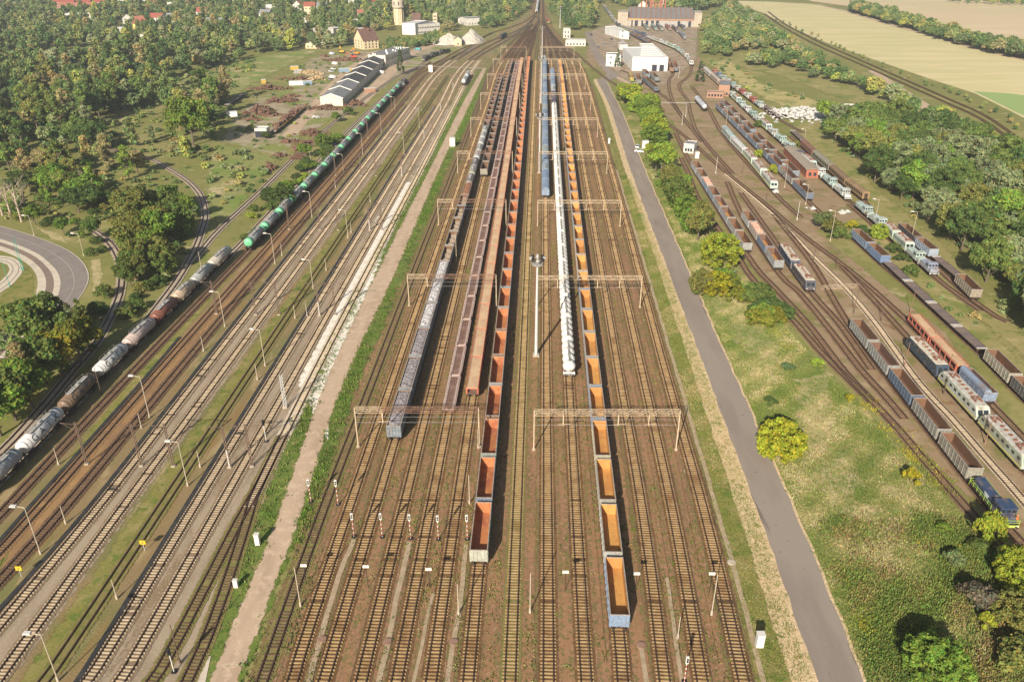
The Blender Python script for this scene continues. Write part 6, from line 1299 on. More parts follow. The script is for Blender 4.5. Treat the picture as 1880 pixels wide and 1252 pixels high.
house('flat_roofed_hut', at(1254, 281), at(1273, 283), 7, 4.2, 'flat', 'flat-roofed pale hut beside the rails, right of the service road trees', M_plaster, M_roofgrey, win=(3, 1), cat='hut')
house('garage_row', at(1551, 210), at(1592, 211), 8, 4, 'flat', 'long white garage at the edge of the dry meadow', M_plaster, M_roofpale, win=None, cat='building')
house('open_concrete_shelter', at(469, 253), at(491, 253), 6, 4.2, 'flat', 'small pale concrete shelter left of the long flat wagon', M_plaster, M_roofpale, win=None, cat='shelter', door=[(.5, 6, 3.2)])
# town houses, left and behind
town = [(235, 44, 10, 6, 'g', M_plaster, M_rooftile, 'white gabled house left of the yellow house'), (251, 53, 9, 5, 'g', omat('yellow_plaster', (.66, .50, .16)), M_roofred, 'yellow house with red roof among the trees'), (262, 50, 12, 6, 'g', M_plaster, M_roofor, 'house with orange roof right behind the yellow house'), (286, 43, 16, 6, 'g', M_plaster, M_roofred, 'wide house with red roof right of the orange-roofed one'), (318, 42, 18, 6, 'g', M_plaster, M_roofgrey, 'long white house with grey gabled roof among the trees'), (280, 72, 22, 4, 'f', M_plaster, M_roofgrey, 'grey flat-roofed shed in the left trees'), (227, 60, 14, 4, 'f', M_plaster, M_roofpale, 'small white flat-roofed building left of the grey shed'), (322, 16, 22, 7, 'f', M_plaster, M_roofpale, 'pale flat-roofed building before the dark round tree'), (370, 32, 14, 6, 'g', M_plaster, M_roofred, 'lone red-roofed house beside the willow'), (393, 48, 18, 4, 'g', M_plaster, M_roofgrey, 'white low house with grey roof under dark trees'), (350, 74, 20, 4, 'f', M_plaster, M_roofgrey, 'grey low shed behind the birches'), (183, 10, 12, 7, 'g', M_plaster, M_roofor, 'pinkish roofed house at the top left'), (150, 38, 40, 7, 'f', M_plaster, M_roofpale, 'long white industrial building in the left trees'), (175, 36, 28, 6, 'f', M_plaster, M_roofpale, 'white industrial building next to the long white one'), (485, 36, 14, 6, 'g', M_plaster, M_roofgrey, 'white house with grey roof at the top, left of the orange house'), (500, 24, 12, 6, 'g', M_plaster, M_roofpale, 'small white house behind the grey-roofed one'), (546, 19, 12, 6, 'g', M_plaster, M_roofor, 'orange-roofed house near the top'), (569, 26, 14, 9, 'g', M_beige, M_roofred, 'tall house with bright red roof left of the water tower'), (590, 22, 14, 7, 'g', M_plaster, M_roofgrey, 'white gabled house right of the bright red roof'), (571, 42, 20, 4, 'f', M_plaster, M_roofpale, 'white low building below the bright red roof'), (608, 8, 10, 8, 'f', M_beige, M_roofpale, 'beige block at the top edge'), (648, 11, 14, 6, 'f', M_plaster, M_roofpale, 'white block at the top edge left of the water tower'), (690, 12, 16, 6, 'g', M_plaster, M_roofred, 'white house with orange-red roof left of the water tower'), (606, 62, 30, 4.5, 'f', M_plaster, M_roofpale, 'long low white building left of the big beige house'), (640, 62, 30, 4, 'f', M_plaster, M_roofgrey, 'low grey-roofed building behind the big beige house'), (577, 90, 16, 4, 'f', M_beige, M_roofpale, 'brownish low house at the wood edge'), (664, 33, 9, 5, 'g', M_plaster, M_roofor, 'rust-red roof in the allotments below the red house'), (655, 43, 9, 3, 'f', M_plaster, M_roofpale, 'little white hut in the allotments'), (700, 33, 12, 3, 'f', M_plaster, M_roofpale, 'row of white allotment huts left of the water tower'), (250, 4, 20, 6, 'g', M_plaster, M_roofor, 'orange-roofed house at the very top, right of the row'), (225, 6, 12, 6, 'g', M_plaster, M_rooftile, 'white house at the top beside the orange-roofed one'), (270, 6, 18, 6, 'g', M_plaster, M_rooftile, 'white house with brown roof at the top edge'), (430, 6, 16, 7, 'f', M_plaster, M_roofgrey, 'pale block at the top edge behind dark trees'), (470, 10, 14, 6, 'g', M_plaster, M_roofred, 'red-roofed house near the top between dark trees'), (530, 4, 14, 6, 'g', M_plaster, M_roofred, 'small red-roofed house at the top edge'), (1205, 14, 18, 6, 'g', M_brickpale, M_roofor, 'house with orange roof behind the engine shed'), (1180, 17, 12, 5, 'g', M_plaster, M_roofor, 'pinkish house behind the engine shed flues'), (1215, 8, 6, 12, 'f', M_plaster, M_roofpale, 'narrow pale tower behind the engine shed')]
for i, (px, py, ww, hh, k, wm, rm, lb) in enumerate(town):
    p = at(px, py); p.z = 0; rr = random.Random(i); ang = rr.uniform(-.5, .5); d = Vector((math.cos(ang), math.sin(ang), 0)) * ww / 2
    house('town_house', p - d, p + d, rr.uniform(8, 11), hh, 'gable' if k == 'g' else 'flat', lb, wm, rm, .85, rr.choice('xy') if ww < 13 else 'x', (max(2, int(ww / 4)), 2 if hh > 5 else 1), 'houses of the town')
rowmat = omat('pink_terrace_wall', (.42, .22, .16), (.34, .19, .14), .4)
for i in range(7):
    p = at(98 + 15 * i, 16 + (i % 2) * 2 - i * .4); q = p + Vector((17, 2, 0)); house('terrace_house', p, q, 11, 8, 'gable', 'pink-red terraced house, %s from the left of the row at the top left' % ('first second third fourth fifth sixth seventh'.split()[i]), rowmat, M_roofred, .6, 'x', (4, 2), 'pink-red terrace at the top left')
p = at(110, 21); house('terrace_house', p, p + Vector((45, 3, 0)), 11, 7, 'gable', 'long pink-red terrace block in front of the terrace row', rowmat, M_roofor, .5, 'x', (10, 2), None)

# ------------------------------------------------------------------ scrapyard, vehicles, small things
M_scraprust = omat('rusted_scrap', (.165, .09, .058), (.10, .06, .045), 1.2, c3=(.25, .14, .085), s3=3)
def pile(px, py, w, d, h, seed, label, group='rusty scrap piles beside the warehouses'):
    p = at(px, py); rr = random.Random(seed); m = MB()
    for k in range(int(10 + w * d / 2.5)):
        x, y = rr.gauss(0, w / 4), rr.gauss(0, d / 4); z = rr.uniform(0, 1) * h * max(.15, 1 - abs(x) / w * 1.6 - abs(y) / d * 1.2); a = rr.uniform(0, 3.14); s = rr.uniform(.7, 2.2); e = Vector((math.cos(a) * s, math.sin(a) * s, rr.uniform(-.3, .3) * s)) / 1.2
        c = Vector((x, y, z + .3)); m.beam(c - e, c + e, rr.uniform(.4, 1.4), rr.uniform(.3, 1.1))
    return tag(m.build('scrap_pile', M_scraprust, loc=(p.x, p.y, 0)), label, 'scrap pile', group)
P5 = lambda x, y: (400 + x / 5.217, 80 + y / 5.217)
for i, (x, y, w, d, h, l) in enumerate(((380, 650, 7, 16, 4, 'tall rusty scrap stack on the bare earth, left one'), (455, 670, 8, 16, 4, 'tall rusty scrap stack on the bare earth, right one'), (520, 690, 8, 8, 2.5, 'lower rusty heap right of the tall scrap stacks'), (335, 735, 7, 6, 2.2, 'rusty heap in front of the tall scrap stacks'), (258, 680, 4, 4, 2, 'small rusty bin left of the tall scrap stacks'), (555, 560, 11, 9, 3.5, 'broad rusty pile, left of two on the yard earth'), (670, 560, 12, 8, 3, 'broad rusty pile, right of two on the yard earth'), (712, 515, 9, 5, 2, 'flat rusty pile above the broad ones'), (1040, 630, 20, 7, 3, 'dark scrap pile in front of the warehouse end'), (1320, 590, 11, 12, 3, 'dark scrap pile right of the warehouse end'), (900, 870, 14, 8, 3, 'dark scrap mound among weeds below the flat wagon'), (680, 945, 6, 6, 2.5, 'orange rusty box heap on the brown earth'), (800, 1010, 7, 18, 3.5, 'tall rusty strip of scrap beside the big bush'), (890, 955, 8, 4, 2, 'rusty heap behind the big bush'), (590, 1085, 7, 4, 1.8, 'small rusty pile on the green grass'), (765, 1100, 6, 5, 2, 'small rusty pile beside the bushes'), (490, 1205, 6, 6, 2.6, 'rusty heap lowest on the green grass'), (800, 345, 12, 7, 2.4, 'brown scrap heap beside the blue container'), (960, 345, 12, 8, 2.6, 'brown scrap heap right of the timber heap'), (655, 345, 14, 4, 1.8, 'flat rusty pile left of the brown heaps'), (490, 440, 24, 8, 3, 'long dark rusty heap behind the scrub'), (1210, 165, 30, 10, 2.5, 'long rusty rail stacks behind the vans'), (1020, 130, 8, 4, 1.8, 'small dark pile at the back of the scrapyard'), (880, 290, 16, 12, 2.8, 'pale timber heap in the middle of the scrapyard'))):
    X, Y = P5(x, y); o = pile(X, Y, w, d, h, i, l)
    if 'timber' in l: o.data.materials[0] = omat('pale_timber', (.45, .32, .18), (.36, .25, .14), 1)
def container(x, y, L, w, h, mat, label, rz=.3, name='container'):
    p = at(x, y); r = empty(name, (p.x, p.y, 0), rz); m = MB(); m.box(-L / 2, L / 2, -w / 2, w / 2, .1, h)
    for k in range(9): a = -L / 2 + (k + .5) * L / 9; m.box(a - .08, a + .08, -w / 2 - .05, -w / 2, .15, h - .1)
    m.build('body', mat, r); m = MB(); m.box(-L / 2 - .05, L / 2 + .05, -w / 2 - .08, w / 2 + .08, h, h + .12); m.build('roof', M_roofpale, r); m = MB(); m.box(L / 2 + .002, L / 2 + .04, -.9, .9, .3, h - .2); m.build('door', M_hatch, r); return tag(r, label, 'container' if name == 'container' else 'hut')
M_blue = omat('container_blue', (.20, .28, .36)); M_yellow = omat('container_yellow', (.50, .34, .07))
for x, y, L, mat, l in ((860, 400, 6, M_blue, 'blue container beside the white huts'), (735, 255, 6, M_yellow, 'yellow container at the back left of the scrapyard'), (1225, 275, 10, M_blue, 'pale blue container beside the warehouse roofs'), (1290, 275, 4, M_yellow, 'small yellow container next to the pale blue one'), (750, 400, 9, M_trim, 'cream hut pair in the scrapyard'), (770, 290, 6, M_hatch, 'grey container right of the yellow one'), (440, 385, 3, M_yellow, 'yellow tank-like box in the scrub'), (1455, 470, 7, M_brickpale, 'orange-brown stacked crates beside the warehouse side')): container(*P5(x, y), L, 2.6, 2.7, mat, l)
def car(px, py, rz, col_, label, van=False, name='car'):
    p = at(px, py); r = empty(name, (p.x, p.y, .02), rz); L, W = (5.6, 2.0) if van else (4.4, 1.8); pt = omat('car_paint', col_, rough=.3, spec=.5)
    m = MB()
    if van: m.profile([(0, .4)] * 0 + [(-W / 2, .35), (W / 2, .35), (W / 2, 1.9), (W / 2 - .15, 2.2), (-W / 2 + .15, 2.2), (-W / 2, 1.9)], -L / 2, L / 2 - 1.4); m.profile([(-W / 2, .35), (W / 2, .35), (W / 2, 1.15), (-W / 2, 1.15)], L / 2 - 1.4, L / 2)
    else: m.profile([(-W / 2, .3), (W / 2, .3), (W / 2, .9), (W / 2 - .1, .98), (-W / 2 + .1, .98), (-W / 2, .9)], -L / 2, L / 2)
    m.build('body', pt, r); c = MB(); y0, y1 = (-1.7, 1.1) if not van else (L / 2 - 1.4, L / 2 - .5)
    z0, z1 = (.98, 1.48) if not van else (1.15, 2.0)
    c.add([(-W / 2 + .1, y0, z0), (W / 2 - .1, y0, z0), (W / 2 - .1, y1, z0), (-W / 2 + .1, y1, z0), (-W / 2 + .25, y0 + .5 * (not van), z1), (W / 2 - .25, y0 + .5 * (not van), z1), (W / 2 - .25, y1 - .7, z1), (-W / 2 + .25, y1 - .7, z1)], [(4, 5, 6, 7), (0, 1, 5, 4), (1, 2, 6, 5), (2, 3, 7, 6), (3, 0, 4, 7)]); c.build('glasshouse', M_glass, r)
    if not van: c = MB(); c.box(-W / 2 + .27, W / 2 - .27, y0 + .52, y1 - .72, 1.483, 1.52); c.build('roof', pt, r)
    for sx in (-1, 1):
        for y in (-L / 2 + .8, L / 2 - .85): m = MB(); m.cyl((sx * (W / 2 - .12), y, .32), (sx * (W / 2 + .02), y, .32), .32, n=12); m.build('wheel', M_black, r)
    return tag(r, label, 'van' if van else 'car')
car(1170.5, 271, -.25, (.62, .63, .64), 'silver car parked beside the service road, upper of two'); car(1174, 280, 1.2, (.75, .75, .73), 'white car parked beside the service road, lower of two')
for i, (x, y, c_, l, v) in enumerate(((1095, 335, (.75, .74, .72), 'white van with box body beside the warehouses', True), (1085, 275, (.6, .62, .66), 'silver car in the middle of the scrapyard', False), (1105, 250, (.75, .75, .75), 'white car behind the silver one in the scrapyard', False), (1120, 205, (.72, .7, .66), 'white van at the end of the rail stacks', True), (1090, 110, (.5, .52, .6), 'grey-blue van at the back of the scrapyard', True), (1560, 290, (.8, .8, .8), 'white van beside the warehouse side', True), (1830, 122, (.8, .8, .8), 'white car beyond the white flat-roofed block', False), (1075, 355, (.2, .18, .18), 'dark pickup beside the box van', False))): car(*P5(x, y), .8, c_, l, v, 'van' if v else 'car')
P6 = lambda x, y: (1060 + x / 7.825, y / 7.825)
for i, (x, y, c_, l) in enumerate(((200, 510, (.03, .03, .04), 'black car on the depot road near the trees'), (370, 660, (.3, .32, .36), 'grey car parked by the depot road'), (300, 690, (.2, .2, .23), 'dark car parked behind the depot annex'), (640, 830, (.05, .05, .06), 'dark car under the dark bay of the white hall'), (490, 575, (.06, .06, .07), 'black car parked behind the wash hall'), (640, 605, (.55, .56, .6), 'pale car parked by the dark-roofed shed'))): car(*P6(x, y), .2, c_, l)
# lorry with red cab, rubble, excavator, tractor, tipper
p = at(1648, 212); r = empty('lorry', (p.x, p.y, 0), 1.1); m = MB(); m.box(-1.5, 1.5, -6, 1.5, 1.2, 4.6); m.build('white_trailer', M_trim, r); m = MB(); m.profile([(-1.5, .8), (1.5, .8), (1.5, 4.2), (1.1, 4.6), (-1.1, 4.6), (-1.5, 4.2)], 2.2, 7); m.build('red_cab', omat('lorry_red', (.50, .04, .05), rough=.35), r); m = MB(); m.box(-1.2, 1.2, 7.003, 7.03, 2.6, 3.8); m.build('windscreen', M_glass, r)
for y in (-4.5, -3, 4.5): m = MB(); m.cyl((-1.5, y, .55), (1.5, y, .55), .55, n=12); m.build('wheels', M_black, r)
tag(r, 'lorry with bright red cab and white box on the grass', 'lorry')
def rubble(px, py, w, d, h, seed, label, mat):
    p = at(px, py); rr = random.Random(seed); m = MB()
    for k in range(int(w * d / 3.2)):
        x, y = rr.gauss(0, w / 4.2), rr.gauss(0, d / 4.2); s = rr.uniform(.5, 1.9); z = max(0, h * (1 - abs(x) / w * 2) * (1 - abs(y) / d * 2)) * rr.uniform(.4, 1); a = rr.uniform(0, 3); c, q = math.cos(a) * s, math.sin(a) * s
        t = [rr.uniform(-.3, .3) for _ in range(4)]
        m.add([(x + c, y + q, z + t[0]), (x - q, y + c, z + t[1]), (x - c, y - q, z + t[2]), (x + q, y - c, z + t[3]), (x, y, z + s * .8)], [(0, 1, 4), (1, 2, 4), (2, 3, 4), (3, 0, 4), (3, 2, 1, 0)])
    tag(m.build('rubble_heap', mat, loc=(p.x, p.y, 0)), label, 'rubble heap')
M_rub = omat('white_rubble', (.50, .48, .45), (.34, .335, .32), .5, c3=(.26, .24, .2), s3=2)
rubble(1470, 212, 40, 34, 5, 1, 'large heap of white rubble beside the dry meadow', M_rub); rubble(1484, 383, 4, 4, .9, 2, 'small white heap of sacks at the track end', M_rub); rubble(1557, 392, 6, 3, 1.1, 3, 'row of white bags near the mint locomotives', M_rub)
rubble(578, 217, 7, 5, 1.6, 4, 'white heap of junk among the weeds by the warehouses', M_rub); rubble(1429, 353, 5, 2, .5, 5, 'white slabs lying in front of the mint train', M_rub)
def excavator(px, py, rz, label, c=(.70, .28, .03)):
    p = at(px, py); r = empty('excavator', (p.x, p.y, 0), rz); pt = omat('machine_paint', c)
    m = MB()
    for s in (-1, 1): m.box(s * 1.2 - .35, s * 1.2 + .35, -2, 2, 0, .9)
    m.build('tracks', M_black, r); m = MB(); m.box(-1.3, 1.3, -2.2, 1.6, 1.0, 2.4); m.build('engine_house', pt, r); m = MB(); m.box(-1.3, -.2, .2, 1.7, 2.4, 3.4); m.build('cab', M_glass, r); m = MB(); m.beam((.4, 1.4, 1.8), (.4, 5, 5.2), .5); m.beam((.4, 5, 5.2), (.4, 7, 2), .4); m.build('boom', pt, r); m = MB(); m.box(-.2, 1.0, 6.6, 7.6, 1.2, 2.2); m.build('bucket', M_steel, r); tag(r, label, 'excavator')
excavator(*P5(1335, 110), 1.0, 'orange excavator at the back right of the scrapyard'); excavator(*P5(1300, 145), 2.0, 'red loading machine left of the orange excavator', (.55, .09, .05)); excavator(*P5(1185, 95), .5, 'yellow machine at the back wall of the scrapyard', (.70, .42, .06))
p = at(827, 78); car(827, 79.5, .4, (.06, .12, .10), 'dark green tipper truck before the gravel heap', True, 'tipper_truck'); car(767, 93, 1.2, (.10, .30, .32), 'teal tractor parked under the trees left of the dark locomotives', True, 'tractor')
seg_put(P_flat, *W3((502, 248), (529, 224)), 'flat_wagon', (.2, .1, .06), 'long rusty flat wagon with rail load in the scrapyard, nearer half', 'flat wagon', None, True); seg_put(P_flat, *W3((529, 224), (558, 200)), 'flat_wagon', (.2, .1, .06), 'long rusty flat wagon in the scrapyard, farther half', 'flat wagon', None, True)
m = MB(); a, b = W3((502, 247), (558, 200)); d = (b - a); nn = Vector((d.y, -d.x, 0)).normalized()
o = MB(); o.beam(nn * 1.55 + Vector((0, 0, 1.6)), d + nn * 1.55 + Vector((0, 0, 1.6)), .12, .5); tag(o.build('yellow_side_board', M_yellow, loc=(a.x, a.y, 0)), 'yellow board along the side of the long rusty flat wagon', 'board')
pile(530, 222, 4, 58, 2.2, 77, 'long load of rusty rails lying on the scrapyard flat wagon', None).rotation_euler = (0, 0, math.atan2(-d.x, d.y)); bpy.data.objects['scrap_pile.024'].location.z = 1.6 if 'scrap_pile.024' in bpy.data.objects else 0
seg_put(P_flat, *W3((417, 198), (448, 176)), 'flat_wagon', (.5, .4, .2), 'pale and yellow flat wagon standing in the scrub left of the scrapyard', 'flat wagon', None, True); container(426, 214, 6, 3, 2.6, M_trim, 'white and yellow trailer hut near the scrub')
# person in orange on the shunter's end platform
def person(loc, rz, label):
    r = empty('person', loc, rz)
    me = bpy.data.meshes.new('body'); V = [(0, 0, .95), (0, 0, 1.2), (0, 0, 1.42), (0, .01, 1.53), (0, .02, 1.66), (0, .01, 1.76), (.2, 0, 1.4), (.26, .05, 1.12), (.22, .22, .95), (-.2, 0, 1.4), (-.26, .05, 1.12), (-.22, .22, .95), (.1, 0, .88), (.11, .03, .48), (.11, 0, .08), (.12, .14, .04), (-.1, 0, .88), (-.11, .03, .48), (-.11, 0, .08), (-.12, .14, .04)]
    E = [(0, 1), (1, 2), (2, 3), (3, 4), (4, 5), (2, 6), (6, 7), (7, 8), (2, 9), (9, 10), (10, 11), (0, 12), (12, 13), (13, 14), (14, 15), (0, 16), (16, 17), (17, 18), (18, 19)]
    rad = [.16, .15, .16, .06, .1, .09, .075, .055, .045, .075, .055, .045, .1, .07, .055, .05, .1, .07, .055, .05]
    me.from_pydata(V, E, []); o = link('body', me, r); sk = o.modifiers.new('s', 'SKIN')
    for i, v in enumerate(me.skin_vertices[0].data): v.radius = (rad[i], rad[i]); v.use_root = i == 0
    o.modifiers.new('d', 'SUBSURF').levels = 1; me.materials.append(omat('work_trousers_and_skin', (.06, .07, .10)))
    m = MB(); m.lathe([(.85, .2), (1.1, .21), (1.4, .22), (1.46, .12)], 10, 0, 'z'); m.build('vest', omat('orange_vest', (.85, .16, .03)), r)
    m = MB(); m.lathe([(1.68, .13), (1.78, .12), (1.84, .03)], 10, 0, 'z', (0, .01, 0)); m.build('helmet', omat('orange_helmet', (.8, .3, .05)), r); return tag(r, label, 'person')
pd = loco.matrix_basis @ Vector((1.1, -5.2, 1.25)); person((pd.x, pd.y, .36 + 1.22), 3.0, 'person in an orange vest standing on the end of the blue shunter')
# ------------------------------------------------------------------ vegetation
def leafmat(name, stuff=False):
    t = NT(name); oi = t.n('ObjectInfo'); at_ = t.n('Attribute', attribute_name='tint')
    if stuff:
        rp = t.n('ValToRGB'); rp.color_ramp.interpolation = 'LINEAR'
        cs = [(0, (0.105, 0.174, 0.058)), (0.2, (0.157, 0.237, 0.074)), (0.4, (0.225, 0.290, 0.090)), (0.55, (0.164, 0.216, 0.095)), (0.7, (0.330, 0.369, 0.105)), (0.82, (0.316, 0.356, 0.190)), (0.92, (0.421, 0.330, 0.131)), (1, (0.447, 0.501, 0.105))]
        e = rp.color_ramp.elements; e[0].position, e[0].color = 0, (*cs[0][1], 1); e[1].position, e[1].color = 1, (*cs[-1][1], 1)
        for p, c in cs[1:-1]: k = e.new(p); k.color = (*c, 1)
        t.l(oi.outputs['Random'], rp.inputs[0]); base = rp.outputs[0]
    else: base = oi.outputs['Color']
    c = t.mix(1.0, base, at_.outputs['Color'], 'MULTIPLY')
    df, tl, mx = t.n('BsdfDiffuse'), t.n('BsdfTranslucent'), t.n('MixShader'); mx.inputs[0].default_value = .32
    t.l(c, df.inputs[0]); t.l(c, tl.inputs[0]); t.l(df.outputs[0], mx.inputs[1]); t.l(tl.outputs[0], mx.inputs[2]); t.l(mx.outputs[0], t.out.inputs[0]); return t.mat
M_leaf, M_leafs = leafmat('tree_leaves'), leafmat('woodland_leaves', True)
M_bark = omat('tree_bark', (.12, .09, .065), (.18, .14, .1), 2); M_barkpale = omat('pale_bark', (.42, .34, .26), (.30, .22, .16), 2)
def leaves(centers, radii, n, size, rng, squash=.8, droop=0.0):
    """leaf sprays on the shells of the given clumps"""
    k = len(centers); idx = rng.choice(k, n, p=radii ** 2 / (radii ** 2).sum())
    d = rng.normal(size=(n, 3)); d /= np.linalg.norm(d, axis=1, keepdims=True); d[:, 2] = np.abs(d[:, 2]) * np.where(rng.random(n) < .8, 1, -1)
    rr = radii[idx] * (rng.random(n) ** .35)
    p = centers[idx] + d * rr[:, None] * np.array([1, 1, squash]); p[:, 2] -= droop * rr * rng.random(n)
    nn = d + rng.normal(size=(n, 3)) * .55; nn /= np.linalg.norm(nn, axis=1, keepdims=True)
    a = np.cross(nn, rng.normal(size=(n, 3))); a /= np.linalg.norm(a, axis=1, keepdims=True); b = np.cross(nn, a)
    s = size * (.6 + .8 * rng.random(n))[:, None]; a *= s * .5; b *= s * .5 * (.55 + .5 * rng.random((n, 1)))
    v = np.stack([p - a, p + b * .9, p + a, p - b], 1).reshape(-1, 3)
    tint = (.72 + .56 * rng.random((n, 1))) * (1 + .25 * (rng.random((k, 1))[idx] - .5)) * np.array([[1, 1, 1]]) * (1 + .18 * rng.normal(size=(n, 3)) * np.array([1, .4, .5]))
    return v, np.arange(n * 4).reshape(-1, 4), np.clip(tint, .35, 1.9)
def crown_shape(kind, rng):
    C, Rr = [], []
    def add(x, y, z, r): C.append((x, y, z)); Rr.append(r)
    if kind == 'round':
        for k in range(34):
            a = rng.uniform(0, 6.283); u = rng.uniform(-.75, 1); q = math.sqrt(max(0, 1 - u * u)); f = rng.uniform(.55, .95)
            add(3.3 * q * f * math.cos(a), 3.3 * q * f * math.sin(a), 5.6 + 3.3 * u * f, rng.uniform(.9, 1.5))
        add(0, 0, 5.6, 2.2)
    elif kind == 'broad':
        for k in range(44):
            a = rng.uniform(0, 6.283); u = rng.uniform(-.6, 1); q = math.sqrt(max(0, 1 - u * u)); f = rng.uniform(.5, 1)
            add(4.6 * q * f * math.cos(a), 4.6 * q * f * math.sin(a), 5.6 + 3.0 * u * f, rng.uniform(.9, 1.7))
        add(0, 0, 5.4, 2.6)
    elif kind == 'tall':
        for k in range(34):
            z = rng.uniform(2.0, 12.5); w = 2.3 * math.sin(math.pi * min(1, (z - .8) / 13.0)) ** .8; a = rng.uniform(0, 6.283); f = rng.uniform(.2, 1)
            add(w * f * math.cos(a), w * f * math.sin(a), z, rng.uniform(.7, 1.15))
    elif kind == 'willow':
        for k in range(46):
            a = rng.uniform(0, 6.283); u = rng.uniform(-.5, 1); q = math.sqrt(max(0, 1 - u * u)); f = rng.uniform(.6, 1)
            add(4.2 * q * f * math.cos(a), 4.2 * q * f * math.sin(a), 6.4 + 3.9 * u * f, rng.uniform(.7, 1.3))
        add(0, 0, 5.8, 2.6)
    elif kind == 'bush':
        for k in range(20):
            a = rng.uniform(0, 6.283); f = rng.uniform(.1, 1); add(2.4 * f * math.cos(a), 2.4 * f * math.sin(a), .8 + 1.7 * (1 - f * f) * rng.uniform(.6, 1.1), rng.uniform(.6, 1.1))
    elif kind == 'dense':   # a full rounded shrub that reaches the ground
        for k in range(120):
            a = rng.uniform(0, 6.283); u = rng.uniform(-.7, 1); q = math.sqrt(max(0, 1 - u * u)); f = rng.uniform(.84, 1)
            add(3.6 * q * f * math.cos(a), 3.6 * q * f * math.sin(a), 3.1 + 3.4 * u * f, rng.uniform(.45, .85))
        add(0, 0, 3.0, 2.6)
    elif kind == 'conifer':
        for k in range(46):
            z = rng.uniform(.8, 10.5); w = 2.6 * (1 - z / 11.2) + .2; a = rng.uniform(0, 6.283); add(w * .8 * math.cos(a), w * .8 * math.sin(a), z, .35 + .35 * w / 2.6)
    return np.array(C), np.array(Rr)
def trunk_mesh(kind, rng, mat):
    m = MB(); H = dict(round=5.5, broad=5, tall=11, willow=5.5, bush=1.4, dense=3, conifer=9)[kind]; r0 = .1 if kind == 'bush' else .26
    m.cyl((0, 0, -.1), (rng.uniform(-.2, .2), rng.uniform(-.2, .2), H), r0, r0 * .35, 7)
    for k in range(7):
        a = rng.uniform(0, 6.283); z = H * rng.uniform(.3, .8); l = H * rng.uniform(.25, .5); m.cyl((0, 0, z), (l * .75 * math.cos(a), l * .75 * math.sin(a), z + l * .7), r0 * .45, r0 * .12, 5)
    return m.mesh('trunk', [mat])
TREE = {}
NL = dict(round=(5200, .52), broad=(7600, .55), tall=(4200, .48), willow=(8000, .42), bush=(2000, .40), dense=(8200, .36), conifer=(2600, .42))
for kind in NL:
    TREE[kind] = []
    for s in range(3 if kind in ('round', 'broad', 'tall', 'bush') else 2):
        rng = np.random.default_rng(hash_seed := (sum(map(ord, kind)) * 10 + s)); C, Rr = crown_shape(kind, rng); n, sz = NL[kind]
        v, q, tn = leaves(C, Rr, n, sz, rng, .85, .5 if kind == 'willow' else 0)
        TREE[kind].append((np_mesh('crown', v, q, [M_leaf], tn), trunk_mesh(kind, random.Random(s), M_bark)))
GRN = dict(dark=(.052, .078, .022), mid=(.082, .112, .028), fresh=(.105, .155, .026), yellowgreen=(.19, .215, .026), gold=(.225, .205, .018), willow=(.118, .140, .064), olive=(.128, .132, .036), brown=(.165, .140, .062), grey=(.105, .092, .06), lime=(.165, .215, .03))
tr = random.Random(5)
def tree(px, py, kind, color, size, label, group=None, name='tree', cat='tree', sz=None, world=None):
    p = Vector(world) if world is not None else at(px, py); rt = empty(name, (p.x, p.y, 0), tr.uniform(0, 6.28)); s = size * tr.uniform(.94, 1.06); rt.scale = (s, s, s * (sz or tr.uniform(.92, 1.1)))
    cm, tm = tr.choice(TREE[kind]); c = GRN[color] if isinstance(color, str) else color; v = tr.uniform(.86, 1.14) * 1.6
    o = link('crown', cm, rt); o.color = (c[0] * v * tr.uniform(.94, 1.06), c[1] * v, c[2] * v, 1); link('trunk' if kind != 'bush' else 'stem', tm, rt)
    return tag(rt, label, cat, group)
def bare(px, py, h, label, seed, group='bare dead trees on the left'):
    p = at(px, py); r = empty('bare_tree', (p.x, p.y, 0)); rr = random.Random(seed); t, b = MB(), MB()
    t.cyl((0, 0, 0), (0, 0, h * .45), .42, .28, 7); t.cyl((0, 0, h * .45), (.4, 0, h * .8), .28, .1, 6)
    def br(p, d, l, rad, dep):
        q = p + d * l; b.cyl(p, q, rad, rad * .5, 5, caps=False)
        if dep:
            for k in range(3): e = (d + Vector((rr.uniform(-.7, .7), rr.uniform(-.7, .7), rr.uniform(-.1, .5)))).normalized(); br(p.lerp(q, rr.uniform(.5, 1)), e, l * rr.uniform(.5, .7), rad * .5, dep - 1)
    for k in range(9):
        a = rr.uniform(0, 6.28); z = h * rr.uniform(.3, .78); br(Vector((0, 0, z)), Vector((math.cos(a), math.sin(a), rr.uniform(.3, 1))).normalized(), h * rr.uniform(.2, .36), .13, 2)
    t.build('trunk', M_barkpale, r); b.build('branches', M_barkpale, r); tag(r, label, 'tree', group)
bare(40, 408, 17, 'tall bare dead tree above the curved road, tallest of three', 1); bare(22, 402, 15, 'bare dead tree just left of the tallest dead one', 2); bare(5, 396, 13, 'bare dead tree cut by the left edge', 3); bare(178, 378, 13, 'bare dead tree standing alone in the left scrub', 4)

